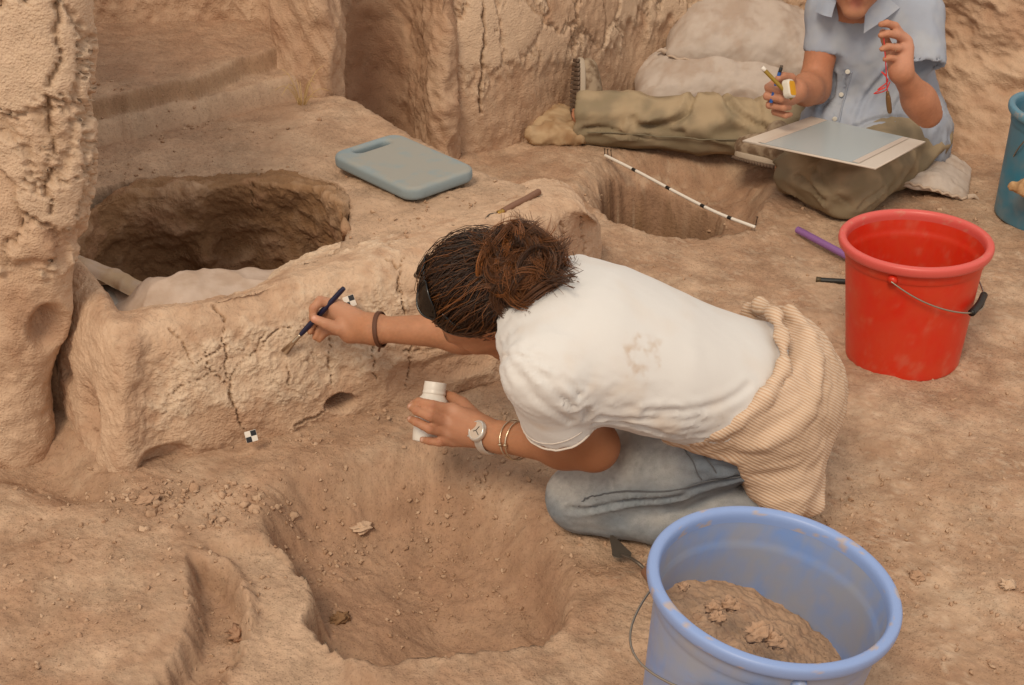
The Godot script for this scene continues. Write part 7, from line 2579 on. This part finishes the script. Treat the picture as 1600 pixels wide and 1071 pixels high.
	put("tape_strip", slab(sheet_outline(fr, corners, 0.82, 0.87, 0.02, 0.97), 0.0004, 0.0001, fr * Transform3D(Basis(), Vector3(0, 0.0060, 0.0)), 1), plain("tape_pale", Color(0.78, 0.72, 0.67), 0.4), sheet)
	put("tape_strip", slab(sheet_outline(fr, corners, 0.11, 0.16, 0.02, 0.97), 0.0004, 0.0001, fr * Transform3D(Basis(), Vector3(0, 0.0060, 0.0)), 1), mats["tape_pale"], sheet)
	# pencil and steel tape
	var pc := thing("pencil", "blue pencil in the hand that also holds the tape measure", "pencil", Vector3(0.622, 0.308, -3.510))
	put("shaft", tube(PackedVector3Array([Vector3(0.611, 0.278, -3.505), Vector3(0.628, 0.349, -3.515)]), 0.0045, 6), plain("pencil_blue", Color(0.12, 0.33, 0.62), 0.4), pc)
	put("tip", tube(PackedVector3Array([Vector3(0.628, 0.349, -3.515), Vector3(0.631, 0.359, -3.517)]), 0.0044, 6), mats["black_plastic"], pc)
	put("cap", tube(PackedVector3Array([Vector3(0.631, 0.359, -3.517), Vector3(0.632, 0.365, -3.517)]), 0.0036, 6), mats["steel"], pc)
	var st := thing("folding_stick", "thin yellow stick with a white end held beside the blue pencil", "stick", Vector3(0.618, 0.337, -3.480))
	put("shaft", tube(PackedVector3Array([Vector3(0.654, 0.300, -3.470), Vector3(0.588, 0.363, -3.485)]), 0.0050, 8), plain("stick_yellow", Color(0.56, 0.45, 0.13), 0.5), st)
	put("white_end", tube(PackedVector3Array([Vector3(0.588, 0.363, -3.485), Vector3(0.581, 0.370, -3.487)]), 0.0056, 8), mats["white_paint"], st)
	var tm := thing("tape_measure", "small white and yellow tape measure held in the seated person's fist", "tape measure", Vector3(0.645, 0.323, -3.475))
	var tf := frame(Vector3(0.646, 0.321, -3.478), Vector3(0.750, 0.393, 0.527), Vector3(0.000, 0.930, -0.381))
	put("case", slab(round_rect(0.030, 0.044, 0.011, 5), 0.020, 0.004, tf * Transform3D(Basis(), Vector3(0, -0.010, 0)), 3), plain("tape_case", Color(0.80, 0.77, 0.72), 0.4), tm)
	put("yellow_label", slab(round_rect(0.0245, 0.034, 0.006, 4), 0.0012, 0.0004, tf * Transform3D(Basis(), Vector3(0, 0.0098, 0)), 1), plain("tape_yellow", Color(0.83, 0.60, 0.10), 0.4), tm)
	# plumb bob on a red cord
	var pb := thing("plumb_bob", "brass plumb bob hanging on a red cord from the raised fingers", "plumb bob", Vector3(0.873, 0.322, -3.460))
	put("cord", tube(curve(PackedVector3Array([Vector3(0.847, 0.459, -3.460), Vector3(0.857, 0.403, -3.455), Vector3(0.866, 0.356, -3.460), Vector3(0.872, 0.319, -3.460)]), 20), 0.0015, 6), plain("cord_red", Color(0.80, 0.22, 0.20), 0.7), pb)
	put("loose_cord", tube(curve(PackedVector3Array([Vector3(0.865, 0.360, -3.458), Vector3(0.851, 0.371, -3.450), Vector3(0.868, 0.350, -3.450), Vector3(0.848, 0.327, -3.455), Vector3(0.862, 0.336, -3.445), Vector3(0.839, 0.319, -3.450), Vector3(0.865, 0.326, -3.452), Vector3(0.873, 0.347, -3.450)]), 40), 0.0013, 6), mats["cord_red"], pb)
	var bf := frame(Vector3(0.884, 0.267, -3.460), Vector3(0.872, 0.322, -3.460) - Vector3(0.884, 0.267, -3.460), Vector3(0, 0, 1))
	var bl := Vector3(0.884, 0.267, -3.460).distance_to(Vector3(0.872, 0.322, -3.460))
	put("bob", lathe(rounded(PackedVector2Array([Vector2(0, 0), Vector2(0.0055, 0.001), Vector2(0.0065, bl * 0.4), Vector2(0.0055, bl * 0.78), Vector2(0.0042, bl * 0.8), Vector2(0.0042, bl * 0.98), Vector2(0, bl)]), 2), bf, 20), plain("old_brass", Color(0.50, 0.38, 0.25), 0.4, 0.6), pb)
